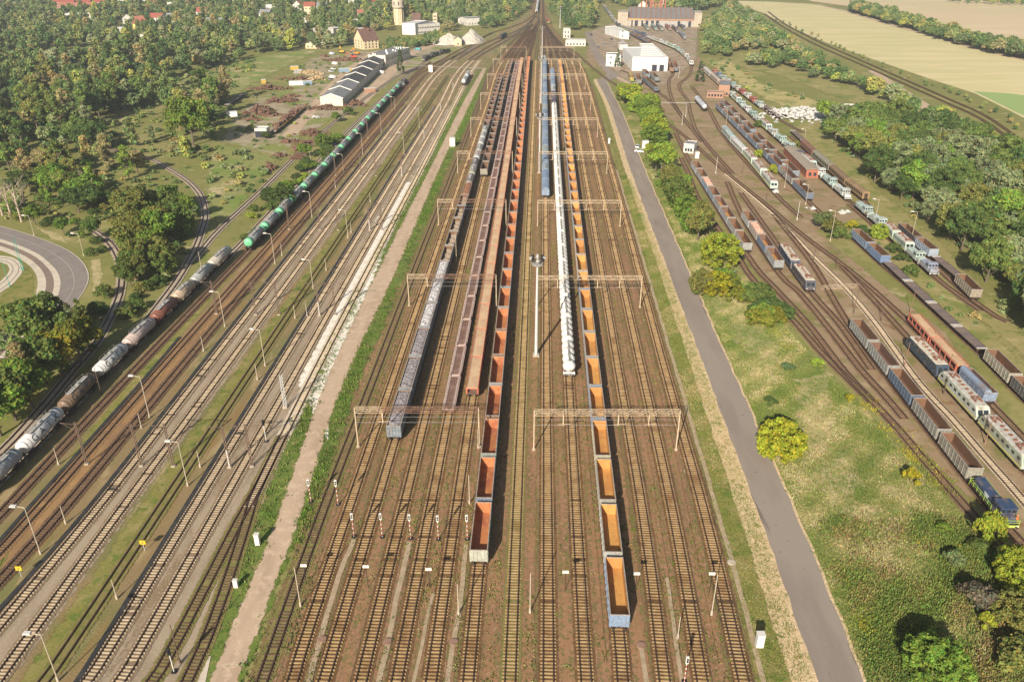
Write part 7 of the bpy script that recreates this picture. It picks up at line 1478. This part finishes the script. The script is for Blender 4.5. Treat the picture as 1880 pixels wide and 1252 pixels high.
# trees that stand out one by one: (px, py) of the foot, form, colour, size factor, label
single = [(1429, 838, 'dense', (.19, .205, .02), 1.25, 'lone round golden-green bush beside the service road', .95),
          (1320, 492, 'dense', 'yellowgreen', 1.75, 'big yellow-green tree between service road and open wagons', 1.05), (1312, 543, 'dense', 'gold', 1.05, 'bright yellow bush in front of the big yellow-green tree', 1.1), (1288, 540, 'dense', 'olive', 1.0, 'olive bush left of the bright yellow one', 1.1),
          (1238, 386, 'round', 'mid', 1.6, 'green tree with bushy foot beside the service road', .9), (1236, 362, 'round', 'yellowgreen', .9, 'light green tree right behind the green one by the road', .9), (1213, 320, 'round', 'lime', 1.6, 'fresh green tree below the two parked cars', .95), (1192, 292, 'round', 'yellowgreen', .9, 'yellow-green tree right of the two parked cars', .9),
          (1670, 884, 'bush', 'gold', .75, 'little lemon yellow bush in the right meadow', 1.3), (1812, 990, 'bush', 'yellowgreen', 1.0, 'yellow-green sapling in front of the blue shunter', 1.9), (1862, 1070, 'dense', 'yellowgreen', 1.0, 'bright yellow-green bush at the right edge', 1.0), (1712, 1240, 'dense', 'fresh', 1.25, 'feathery green bush at the bottom right', .75), (1795, 1115, 'bush', 'grey', 1.35, 'leafless grey-brown bush in the right meadow', 1.0), (1806, 1148, 'bush', 'yellowgreen', .55, 'small yellow-green shrub below the grey bush', 1.6), (1748, 1035, 'bush', (.12, .15, .06), .9, 'grey-green shrub in the right meadow', .9), (1860, 1140, 'dense', 'olive', .9, 'dark olive bush below the right edge bush', .8), (1445, 680, 'bush', (.07, .10, .04), .8, 'dark green shrub in the middle of the meadow', .8), (1730, 975, 'bush', 'fresh', .6, 'small bright shrub above the grey-green one', .9), (1795, 1010, 'bush', 'mid', .9, 'dark shrub left of the yellow-green sapling', .8), (1870, 1220, 'bush', 'olive', 1.5, 'wide olive shrub in the bottom right corner', .8), (1500, 670, 'bush', 'lime', .6, 'light shrub on the meadow edge by the tracks', .9), (1560, 735, 'bush', 'gold', .5, 'pale yellow shrub on the meadow edge', 1.0), (1412, 740, 'bush', 'dark', .6, 'dark shrub behind the lone round bush', .8),
          (88, 640, 'broad', 'mid', 1.55, 'big green tree over the curved road, lower left', .95), (128, 632, 'willow', (.13, .13, .06), 1.15, 'thin grey-green tree right of the big green one', 1.0), (166, 645, 'conifer', (.07, .085, .022), 1.5, 'dark pointed tree between curved road and siding', .95), (150, 668, 'round', (.10, .105, .02), 1.5, 'dark olive tree below the pointed one', .9), (115, 690, 'round', (.14, .13, .018), 1.5, 'autumn-tinted tree above the siding, lower left', .9), (85, 705, 'round', 'mid', 1.6, 'green tree left of the autumn-tinted one', .9), (55, 722, 'tall', 'brown', 1.1, 'thin brownish birch at the lower left', .9), (25, 720, 'tall', 'brown', .75, 'thin brownish birch nearest the left edge', .9), (60, 750, 'round', 'fresh', 1.5, 'bright green tree beside the siding, lower left', .9), (30, 772, 'round', 'mid', 1.6, 'green tree beside the siding near the left edge', .9), (2, 800, 'round', 'fresh', 1.6, 'green tree cut by the left edge above the tanks', .9), (192, 545, 'bush', 'mid', 1.1, 'green shrub left of the curved siding', 1.1), (186, 590, 'round', 'dark', .7, 'dark small tree squeezed against the curved siding', .9),
          (355, 268, 'broad', 'fresh', 2.1, 'largest bright green tree at the end of the left wood', 1.15), (1284, 151, 'conifer', (.05, .07, .03), 1.35, 'dark conifer beside the curved depot track', 1.0), (1133, 124, 'conifer', (.08, .12, .04), 1.0, 'slim conifer in front of the white annex', 1.3), (736, 138, 'conifer', (.05, .08, .03), 1.3, 'dark slim conifer right of the warehouses', 1.5),
          (1525, 432, 'round', 'olive', 1.0, 'grey-green shrub cluster left of the blue open wagons', .7), (1508, 420, 'round', (.11, .13, .05), .95, 'grey-green bush above the blue open wagons', .7), (1540, 440, 'bush', 'mid', 1.4, 'dense shrub beside the bright blue wagon', 1.0), (1564, 420, 'bush', 'gold', .9, 'yellow shrub behind the blue open wagons', 1.1), (1612, 438, 'dense', 'lime', .85, 'round light green bush between blue wagons and mint locomotives', 1.0), (1583, 428, 'bush', 'dark', .9, 'dark shrub right of the yellow one', 1.0), (1640, 462, 'bush', 'dark', 1.1, 'dark bush beside the mint locomotive', .9), (1655, 480, 'bush', 'dark', 1.0, 'dark bush nearest the bright blue wagon', .9), (1672, 505, 'bush', 'mid', 1.0, 'dark green bush beside the dark flat wagons', 1.1), (1392, 290, 'bush', 'yellowgreen', 1.0, 'bright yellow-green shrub right of the mint train', 1.3), (1418, 318, 'bush', 'yellowgreen', 1.0, 'bright yellow-green shrub near the mint train head', 1.3), (1462, 270, 'bush', 'olive', .9, 'scrubby bush at the far end of the brick shed', 1.1), (1393, 235, 'bush', 'mid', 1.2, 'green bush between open wagons and scrapped locomotives', 1.2),
          (500, 212, 'bush', 'mid', .9, 'bush beside the long rusty heap in the scrapyard', .9), (560, 290, 'round', 'fresh', 1.0, 'big bush by the tall strip of scrap', .8), (592, 270, 'round', 'mid', .9, 'dense bush left of the green-ended train', .8), (618, 225, 'round', 'fresh', .8, 'light bush behind the dense one at the warehouses', .8), (640, 212, 'bush', 'mid', 1.2, 'bush close to the warehouse end', 1.2), (488, 255, 'bush', 'dark', 1.2, 'dark bush at the concrete shelter', .9), (462, 240, 'bush', 'olive', 1.0, 'olive bush left of the concrete shelter', 1.0)]
for x, y, k, c, s, l, sz in single: tree(x, y, k, c, s, l, None, 'shrub' if k == 'bush' else 'tree', 'bush' if k in ('bush',) else 'tree', sz)
# rows and belts: foot points along lines
def belt(pts, n, kinds, cols, size, jitter, lab, group, cat='tree', name='tree', seed=0, sz=None):
    rr = random.Random(seed); P = resample([at(*p) for p in pts], n - 1)
    for i, p in enumerate(P):
        q = p + Vector((rr.uniform(-1, 1) * jitter, rr.uniform(-1, 1) * jitter, 0)); tree(0, 0, rr.choice(kinds), rr.choice(cols), size * rr.uniform(.75, 1.25), lab, group, name, cat, sz, q)
belt([(1152, 180), (1176, 205), (1186, 235), (1205, 268)], 20, ['round', 'dense', 'round'], ['fresh', 'yellowgreen', 'lime', 'fresh', 'olive'], 1.45, 4, 'bushy green tree in the row between service road and depot tracks', 'row of bushy trees between service road and depot tracks', seed=1, sz=.85)
belt([(1205, 300), (1245, 395), (1280, 440)], 18, ['bush', 'dense', 'round'], ['mid', 'fresh', 'olive'], 1.15, 4, 'low bush in the belt beside the service road, below the tree row', 'low bushes beside the service road', 'bush', 'shrub', 2, 1.0)
belt([(1340, 520), (1385, 560), (1430, 600)], 20, ['bush'], ['dark', 'mid', (.13, .13, .02), 'fresh'], 1.4, 4, 'low dense bush in the belt left of the curving rails', 'dense bushes left of the curving rails', 'bush', 'shrub', 3, .9)
belt([(480, 395), (530, 350), (590, 295), (625, 255)], 26, ['bush', 'bush', 'dense'], ['mid', 'fresh', 'dark', 'lime'], 1.1, 5, 'low bush in the strip left of the green-ended train', 'bushes left of the green-ended train', 'bush', 'shrub', 4, .9)
belt([(455, 440), (520, 385), (600, 312)], 12, ['bush'], ['fresh', 'mid'], .7, 1.2, 'small bush squeezed between siding and green-ended train', 'small bushes beside the green-ended train', 'bush', 'shrub', 14, .8)
belt([(240, 412), (270, 398), (305, 392), (330, 402)], 9, ['broad', 'round', 'broad'], ['mid', 'fresh', 'olive'], 1.25, 4, 'leafy tree at the back of the clump inside the siding loop', 'clump of trees inside the siding loop', seed=5)
belt([(250, 468), (280, 455), (315, 442), (332, 425)], 10, ['broad', 'round', 'dense'], ['mid', 'olive', 'fresh', (.12, .12, .03)], 1.25, 4, 'leafy tree in the heart of the clump inside the siding loop', 'clump of trees inside the siding loop', seed=6)
belt([(252, 520), (275, 505), (305, 490)], 8, ['round', 'dense', 'broad'], ['mid', 'dark', 'olive'], 1.1, 3, 'leafy tree at the near side of the clump inside the siding loop', 'clump of trees inside the siding loop', seed=7)
belt([(242, 590), (250, 550), (290, 525)], 8, ['bush'], ['mid', 'olive', 'dark'], .9, 3, 'low bush at the foot of the loop clump', 'low bushes at the foot of the loop clump', 'bush', 'shrub', 8)
belt([(40, 400), (90, 412), (140, 428), (185, 450), (195, 470)], 14, ['bush', 'round'], ['mid', 'fresh', 'olive', 'dark'], .75, 4, 'green shrub on the bank above the curved road', 'shrubs above the curved road', 'bush', 'shrub', 9)
belt([(60, 330), (110, 355), (150, 370), (190, 395), (230, 360)], 24, ['round', 'bush', 'broad'], ['mid', 'dark', 'fresh', 'olive'], 1.25, 9, 'green tree in the scrub around the dead trees', 'scrub trees around the dead trees', seed=10, sz=.8)
belt([(10, 60 + 800), (-30, 900)], 2, ['round'], ['mid'], .8, 2, 'green tree beyond the left edge by the tank train', None, seed=11) if 0 else None
# woods, scattered in ground polygons
from mathutils.geometry import intersect_point_line
def inside(P, x, y):
    c = False; n = len(P)
    for i in range(n):
        x1, y1 = P[i]; x2, y2 = P[(i + 1) % n]
        if (y1 > y) != (y2 > y) and x < (x2 - x1) * (y - y1) / (y2 - y1) + x1: c = not c
    return c
HOUSES = [(o.location.x, o.location.y) for o in bpy.data.objects if o.parent is None and o.get('category') in ('house', 'building', 'hall', 'engine shed', 'water tower', 'hut', 'shed') and o.get('label')]
RAILS = np.array([(q.x, q.y) for Q in T.values() for q in Q[::2]])
def clear(x, y, r):
    for hx, hy in HOUSES:
        dx, dy = x - hx, y - hy; d = math.hypot(hx, hy); ux, uy = hx / d, hy / d; al = dx * ux + dy * uy; la = abs(-dx * uy + dy * ux)
        if -(10 + .06 * d) < al < 14 and la < 8: return False
    return ((RAILS[:, 0] - x) ** 2 + (RAILS[:, 1] - y) ** 2).min() > (r + 2.2) ** 2
def scatter(px, spacing, seed, holes=(), fill=1.0):
    P = [tuple(at(*p).xy) for p in px]; Hs = [[tuple(at(*p).xy) for p in h] for h in holes]; rr = random.Random(seed); x0, x1 = min(p[0] for p in P), max(p[0] for p in P); y0, y1 = min(p[1] for p in P), max(p[1] for p in P); out = []
    y = y0
    while y < y1:
        x = x0 + rr.uniform(0, spacing)
        while x < x1:
            X, Y = x + rr.uniform(-.42, .42) * spacing, y + rr.uniform(-.42, .42) * spacing
            if rr.random() < fill and inside(P, X, Y) and not any(inside(h, X, Y) for h in Hs) and clear(X, Y, 2.5): out.append((X, Y))
            x += spacing
        y += spacing
    return out
FIELD = [(40, 118), (105, 90), (165, 88), (215, 90), (195, 116), (120, 128)]
CLEAR1 = [(165, 250), (215, 205), (330, 200), (320, 250), (250, 262)]
woods = [('left wood', [(-60, 330), (-80, 90), (480, 108), (445, 135), (420, 190), (400, 240), (340, 245), (250, 255), (150, 300), (60, 330)], 8.6, [FIELD, CLEAR1, [(300, 150), (440, 112), (520, 98), (500, 130), (430, 175), (340, 200)]], .70, ['tall', 'round', 'broad', 'tall', 'round'], ['mid', 'dark', 'olive', 'brown', 'dark', 'mid'], 1.5),
         ('scrub south of the left wood', [(-60, 380), (60, 335), (150, 300), (255, 262), (330, 250), (360, 300), (310, 300), (250, 330), (200, 385), (120, 395), (0, 400)], 9.0, [CLEAR1], .72, ['round', 'bush', 'tall', 'bush'], ['mid', 'fresh', 'olive', 'brown'], 1.1),
         ('right wood', [(1490, 222), (1560, 228), (1640, 235), (1720, 250), (1900, 330), (1960, 460), (1990, 700), (1905, 655), (1850, 575), (1795, 505), (1720, 428), (1655, 375), (1610, 340), (1560, 290)], 8.6, [], 1.0, ['willow', 'broad', 'round', 'willow', 'broad'], ['willow', 'mid', 'fresh', 'willow', 'olive', 'dark', 'mid'], 1.5),
         ('wood between meadow and main line', [(1290, 55), (1345, 8), (1390, 42), (1468, 98), (1545, 142), (1680, 206), (1775, 254), (1885, 312), (1890, 330), (1770, 270), (1715, 235), (1620, 190), (1540, 165), (1450, 130), (1390, 125), (1330, 105), (1292, 100)], 8.0, [[(1330, 100), (1380, 92), (1430, 95), (1445, 110), (1380, 115)], [(1500, 150), (1560, 160), (1640, 200), (1600, 205)]], .85, ['broad', 'round', 'willow'], ['mid', 'dark', 'olive', 'willow', 'fresh'], 1.2),
         ('wood behind the depot', [(1012, 30), (1005, -25), (1350, -25), (1335, 12), (1290, 22), (1150, 16), (1105, 2), (1095, 20), (1085, 55), (1050, 58)], 9.5, [], .9, ['broad', 'round', 'tall'], ['mid', 'dark', 'olive', 'fresh'], 1.4),
         ('town trees', [(-120, 92), (-120, -35), (985, -35), (975, 5), (958, 30), (900, 55), (860, 52), (815, 62), (810, 55), (650, 60), (640, 85), (600, 92), (480, 100)], 10.0, [FIELD], .86, ['broad', 'round', 'tall'], ['mid', 'dark', 'olive', 'fresh'], 1.3),
         ('shrubs before the office', [(690, 96), (740, 70), (812, 66), (830, 72), (800, 84), (760, 90), (730, 98)], 6.0, [], .9, ['round'], ['yellowgreen', 'lime', 'fresh'], .75),
         ('tree row between the fields', [(1555, 22), (1570, 14), (1720, 58), (1800, 82), (1900, 104), (1900, 116), (1800, 95), (1720, 72)], 7.5, [], 1.0, ['round', 'broad'], ['dark', 'mid', 'olive'], 1.4),
         ('far trees at the fields', [(1880, 12), (1760, 8), (1740, 4), (1760, -6), (1880, -4)], 12, [], .9, ['round'], ['dark', 'mid'], .9)]
cand = []
for i, (nm, px, spc, holes, fill, kinds, cols, size) in enumerate(woods):
    rr = random.Random(100 + i)
    for X, Y in scatter(px, spc, 20 + i, holes, fill):
        k, c = rr.choice(kinds), rr.choice(cols); s = size * rr.uniform(.62, 1.22) * (.85 if k in ('broad', 'willow') else 1)
        if abs(X) > .68 * Y + 60: continue
        cand.append((s / math.hypot(X, Y), nm, k, c, s, X, Y))
cand.sort(key=lambda t: -t[0])
hedge = []
for pts, n in (([(1432, 40), (1500, 72), (1590, 111), (1715, 160)], 26), ([(1720, 160), (1800, 192), (1880, 240)], 16)):
    for p in resample([at(*q) for q in pts], n): hedge.append((p.x + tr.uniform(-4, 4), p.y + tr.uniform(-4, 4)))
IND = 215
scrub = []
for i, (px, spc, fill, s0, s1, holes) in enumerate((([(-60, 400), (-80, 95), (480, 110), (440, 150), (420, 215), (390, 265), (375, 330), (395, 400), (440, 440), (380, 470), (330, 500), (250, 560), (215, 600), (230, 520), (180, 430), (80, 405)], 5.2, .5, .3, .95, [FIELD]), ([(395, 262), (520, 290), (470, 350), (400, 430), (375, 400)], 5.0, .5, .3, .95, []), ([(1480, 215), (1900, 330), (1990, 700), (1900, 655), (1790, 500), (1600, 335)], 5.5, .5, .4, 1.0, []), ([(1290, 110), (1340, 108), (1420, 160), (1530, 190), (1620, 215), (1560, 228), (1460, 215), (1340, 150)], 7, .3, .25, .8, []), ([(1540, 440), (1650, 450), (1760, 545), (1890, 670), (1900, 740), (1700, 545)], 5, .35, .25, .7, []), ([(1190, 313), (1240, 320), (1345, 500), (1420, 570), (1380, 570), (1290, 440)], 4, .5, .3, .7, []), ([(560, 112), (700, 100), (640, 130), (560, 240), (480, 280), (430, 262), (420, 215), (470, 175)], 8, .4, .25, .7, []), ([(-60, 620), (40, 600), (120, 600), (190, 560), (205, 580), (140, 660), (0, 810), (-60, 860)], 4.5, .8, .4, 1.0, []))):
    rr = random.Random(300 + i)
    scrub += [(x, y, 4, rr.uniform(s0, s1)) for x, y in scatter(px, spc, 40 + i, holes, fill)]
KW = dict(tall='slender upright', round='rounded', broad='spreading', willow='silvery willowy', bush='low', dense='full')
CW = dict(dark='dark green', mid='mid green', fresh='fresh green', yellowgreen='yellow-green', gold='golden', willow='grey-green', olive='olive', brown='brownish', lime='light green')
for a, nm, k, c, s, X, Y in cand[:IND]:
    lb = '%s %s tree in the %s' % (CW[c], KW[k], nm); tree(0, 0, k, tuple(q * (1.4 if 'left' in nm else 1.2 if nm == 'right wood' else 1.2) for q in GRN[c]), s, lb, '%s %s trees of the %s' % (CW[c], KW[k], nm), 'tree', 'tree', None, (X, Y, 0))
# everything farther: one mass of woodland, instanced on points
protos = bpy.data.collections.new('woodland_kinds')
KIDX = {}
for j, (kind, n, sz) in enumerate((('round', 1150, 1.0), ('broad', 1500, 1.05), ('tall', 1000, .95), ('willow', 1500, .9), ('bush', 420, .8))):
    rng = np.random.default_rng(90 + j); C, Rr = crown_shape(kind, rng); v, q, tn = leaves(C, Rr, n, sz, rng); o = bpy.data.objects.new('%d_woodland' % j, np_mesh('woodland_crown', v, q, [M_leafs], tn)); protos.objects.link(o); KIDX[kind] = j
far = [(X, Y, KIDX.get(k, 0), s) for a, nm, k, c, s, X, Y in cand[IND:]] + [(x, y, 0, tr.uniform(.25, .45)) for x, y in hedge] + scrub
me = bpy.data.meshes.new('far_woodland'); me.vertices.add(len(far)); me.vertices.foreach_set('co', np.array([(x, y, -.3) for x, y, k, s in far], np.float32).ravel())
for nm, vals, ty in (('kind', [k for _, _, k, _ in far], 'INT'), ('size', [s for *_, s in far], 'FLOAT'), ('turn', [tr.uniform(0, 6.28) for _ in far], 'FLOAT')):
    me.attributes.new(nm, ty, 'POINT').data.foreach_set('value', np.array(vals, np.int32 if ty == 'INT' else np.float32))
fo = link('far_woodland', me); tag(fo, 'far woodland and town trees merging into one mass', 'woodland', None, 'stuff')
ng = bpy.data.node_groups.new('woodland', 'GeometryNodeTree'); ng.interface.new_socket('Geometry', in_out='INPUT', socket_type='NodeSocketGeometry'); ng.interface.new_socket('Geometry', in_out='OUTPUT', socket_type='NodeSocketGeometry')
N = ng.nodes; gi, go = N.new('NodeGroupInput'), N.new('NodeGroupOutput'); ci = N.new('GeometryNodeCollectionInfo'); ci.inputs['Collection'].default_value = protos; ci.inputs['Separate Children'].default_value = True; ci.inputs['Reset Children'].default_value = True
ip = N.new('GeometryNodeInstanceOnPoints'); ip.inputs['Pick Instance'].default_value = True
def nat(nm, ty): a = N.new('GeometryNodeInputNamedAttribute'); a.data_type = ty; a.inputs['Name'].default_value = nm; return a.outputs['Attribute']
cx, sx = N.new('ShaderNodeCombineXYZ'), N.new('ShaderNodeCombineXYZ'); L = ng.links
L.new(nat('turn', 'FLOAT'), cx.inputs[2]); sz_ = nat('size', 'FLOAT'); [L.new(sz_, sx.inputs[i]) for i in range(3)]
L.new(gi.outputs[0], ip.inputs['Points']); L.new(ci.outputs[0], ip.inputs['Instance']); L.new(nat('kind', 'INT'), ip.inputs['Instance Index']); L.new(cx.outputs[0], ip.inputs['Rotation']); L.new(sx.outputs[0], ip.inputs['Scale']); L.new(ip.outputs[0], go.inputs[0])
fo.modifiers.new('woodland', 'NODES').node_group = ng
print('TREES', len(cand), 'far', len(far))

# grass and weeds: tufts of blades
tm = NT('grass_blades'); ac = tm.n('Attribute', attribute_name='tint'); M_tuft = tm.done(ac.outputs['Color'], .9, .05)
def tufts(name, pts, h, palette, seed, spread=.35, blades=5, wid=.16):
    """pts: (n, 2) ground points; palette: list of (colour, weight)"""
    rng = np.random.default_rng(seed); n = len(pts); pts = np.asarray(pts)
    pal = np.array([p[0] for p in palette]); w_ = np.array([p[1] for p in palette]); w_ = w_ / w_.sum()
    # neighbouring tufts share a colour: pick by a smooth field
    fx = sum(np.sin(pts[:, 0] * a + pts[:, 1] * b + c) for a, b, c in ((.23, .11, 1), (-.13, .19, 2), (.31, -.2, 3), (.07, .05, 4), (.5, .4, 5), (.83, -.61, 6), (-.71, .9, 7)))
    u = (fx + rng.normal(size=n) * 1.3); order = np.argsort(np.argsort(u)) / n; idx = np.searchsorted(np.cumsum(w_), order).clip(0, len(pal) - 1)
    base = np.repeat(pts, blades, 0) + rng.normal(size=(n * blades, 2)) * spread; N_ = n * blades
    hh = (h[0] + (h[1] - h[0]) * rng.random(n)).repeat(blades) * (.6 + .6 * rng.random(N_)); a = rng.random(N_) * 6.283; ln = rng.normal(size=(N_, 2)) * .3 * hh[:, None]
    ww = wid * (.6 + .8 * rng.random(N_)); dx, dy = np.cos(a) * ww, np.sin(a) * ww
    z = np.full(N_, .02); v = np.stack([np.stack([base[:, 0] - dx, base[:, 1] - dy, z], 1), np.stack([base[:, 0] + dx, base[:, 1] + dy, z], 1), np.stack([base[:, 0] + ln[:, 0] + dx * .5, base[:, 1] + ln[:, 1] + dy * .5, hh], 1), np.stack([base[:, 0] + ln[:, 0] - dx * .5, base[:, 1] + ln[:, 1] - dy * .5, hh], 1)], 1).reshape(-1, 3)
    col_ = pal[idx].repeat(blades, 0) * (.7 + .6 * rng.random((N_, 1))) * (1 + .12 * rng.normal(size=(N_, 3)))
    return link(name, np_mesh(name, v, np.arange(N_ * 4).reshape(-1, 4), [M_tuft], np.clip(col_, 0, 1)))
def fill_poly(px, n, seed, holes=()):
    P = [tuple(at(*p).xy) for p in px]; Hs = [[tuple(at(*p).xy) for p in h] for h in holes]; rr = random.Random(seed); x0, x1 = min(p[0] for p in P), max(p[0] for p in P); y0, y1 = min(p[1] for p in P), max(p[1] for p in P); out = []
    while len(out) < n:
        x, y = rr.uniform(x0, x1), rr.uniform(y0, y1)
        if inside(P, x, y) and not any(inside(h, x, y) for h in Hs): out.append((x, y))
    return out
MEADOW = [(1625, 1325), (1592, 1252), (1466, 939), (1326, 626), (1192, 313), (1240, 320), (1300, 420), (1345, 500), (1420, 575), (1485, 650), (1590, 765), (1690, 870), (1790, 975), (1890, 1065), (2000, 1180), (2000, 1325)]
BARE = [[(1335, 565), (1395, 580), (1435, 640), (1415, 680), (1355, 635)], [(1478, 858), (1565, 838), (1592, 900), (1525, 922)]]
PG = [((.10, .145, .032), 2.2), ((.145, .185, .042), 2.6), ((.20, .21, .06), 2.6), ((.27, .245, .095), 2.4), ((.41, .345, .18), 2.4)]
tag(tufts('meadow_grass', fill_poly(MEADOW, 62000, 1, []), (.08, .3), PG, 1, .35, 5, .085), 'tall mixed grass of the right meadow', 'grass', None, 'stuff')
tag(tufts('meadow_weeds', [q for q in fill_poly([(1640, 1325), (1600, 1252), (1560, 1130), (1500, 960), (1640, 930), (1780, 960), (1890, 1065), (2000, 1190), (2000, 1325)], 15000, 2) if math.sin(q[0] * .35) + math.sin(q[1] * .41 + q[0] * .1) + (q[0] - 45) * .07 - (q[1] - 85) * .05 + rnd.gauss(0, .7) > .6], (.25, .65), [((.115, .16, .035), 3), ((.16, .19, .045), 3), ((.21, .19, .06), 1.2), ((.20, .15, .06), .6)], 2, .5, 5, .11), 'dark tall weeds of the right meadow corner', 'weeds', None, 'stuff')
gold = []
for x, y, n in ((1590, 735, 26), (1602, 752, 20), (1668, 822, 26), (1680, 843, 30), (1700, 852, 26), (1712, 868, 20), (1545, 1060, 10), (1577, 1128, 16), (1588, 1143, 14), (1633, 1143, 10), (1632, 1066, 6), (1669, 1067, 6), (1655, 1020, 7), (1715, 886, 22), (1735, 900, 20), (1400, 590, 30), (1425, 610, 26), (1370, 560, 20), (1445, 640, 16), (1640, 790, 20), (1590, 1168, 6), (1720, 1190, 10), (1650, 985, 8), (1760, 1010, 12), (1695, 880, 14)):
    p = at(x, y); rr = random.Random(x); gold += [(p.x + rr.gauss(0, 1.2), p.y + rr.gauss(0, 1.5)) for _ in range(n)]
tag(tufts('wildflowers', gold, (.25, .6), [((.37, .31, .03), 2), ((.27, .27, .035), 2), ((.15, .18, .035), 2)], 3, .45, 7, .065), 'yellow goldenrod clumps in the right meadow', 'wildflowers', None, 'stuff')
VERGE = [(1398, 1252), (1316, 939), (1226, 626), (1140, 330), (1157, 330), (1272, 626), (1386, 939), (1490, 1252)]
tag(tufts('verge_grass', fill_poly(VERGE, 14000, 8), (.08, .28), [((.12, .16, .032), 3), ((.18, .19, .05), 3), ((.26, .23, .09), 2), ((.33, .27, .13), 1)], 8, .3, 5, .08), 'short grass of the verge between cable trough and sand', 'grass', None, 'stuff')
def along(A, B, n, seed, dens=lambda t: 1):
    rr = random.Random(seed); out = []
    while len(out) < n:
        i = rr.randrange(len(A)); p = A[i].lerp(B[i], rr.random()); j = min(i + 1, len(A) - 1); q = p.lerp(A[j].lerp(B[j], .5) * .5 + p * .5, rr.random() * .5)
        if math.sin(p.y * .13 + p.x * .7) + math.sin(p.y * .043 + 1) + rr.gauss(0, .8) > -.3: out.append((p.x + rr.uniform(-1, 1), p.y + rr.uniform(-2.5, 2.5)))
    return out
off = lambda P, d: [p + Vector((d, 0, 0)) for p in P]
pg = [((.085, .15, .02), 4), ((.12, .19, .03), 3), ((.20, .21, .06), 1.5), ((.06, .10, .02), 2)]
tag(tufts('path_weeds', along(off(pl[:100], -3.0), off(pl[:100], -.3), 2300, 1) + along(off(pr[:100], .3), off(pr[:100], 3.0), 3400, 2), (.12, .5), pg, 4, .4, 5, .1), 'lush weeds on both sides of the earth track', 'weeds', None, 'stuff')
yw = []
for a, b in (('A', 'B'), ('B', 'C'), ('C', 'D'), ('D', 'E'), ('E', 'F'), ('F', 'G'), ('G', 'H'), ('H', 'I'), ('I', 'J'), ('J', 'K'), ('K', 'L'), ('L', 'M'), ('M', 'N')):
    rr = random.Random(a)
    for k in range(1300):
        Y = 62 + 330 * rr.random() ** 1.5; s = rr.choice((-1, 1)); p = gap(a, b, Y, .5 + s * rr.uniform(.0, .2) * (1 if math.sin(Y * .08 + ord(a)) > 0 else .6))
        if math.sin(Y * .21 + ord(a) * 3) + math.sin(Y * .07 + ord(a)) + rr.gauss(0, .7) > .1: yw.append((p.x, p.y))
tag(tufts('yard_weeds', yw, (.1, .32), [((.12, .14, .03), 3), ((.17, .165, .05), 3), ((.085, .12, .022), 2), ((.25, .20, .08), 1)], 5, .3, 4, .14), 'thin weeds growing between the central tracks', 'weeds', None, 'stuff')
# haze
b = MB(); b.box(-1500, 1500, -150, 2600, -1, 101); hz = b.build('haze', [bpy.data.materials.new('haze')], None); hm = hz.data.materials[0]; hm.use_nodes = True; t = hm.node_tree; t.nodes.remove(t.nodes['Principled BSDF'])
pv = t.nodes.new('ShaderNodeVolumePrincipled'); pv.inputs['Density'].default_value = .00018; pv.inputs['Color'].default_value = (.86, .90, .95, 1); pv.inputs['Anisotropy'].default_value = .2
t.links.new(pv.outputs[0], t.nodes['Material Output'].inputs['Volume']); tag(hz, kind='stuff')
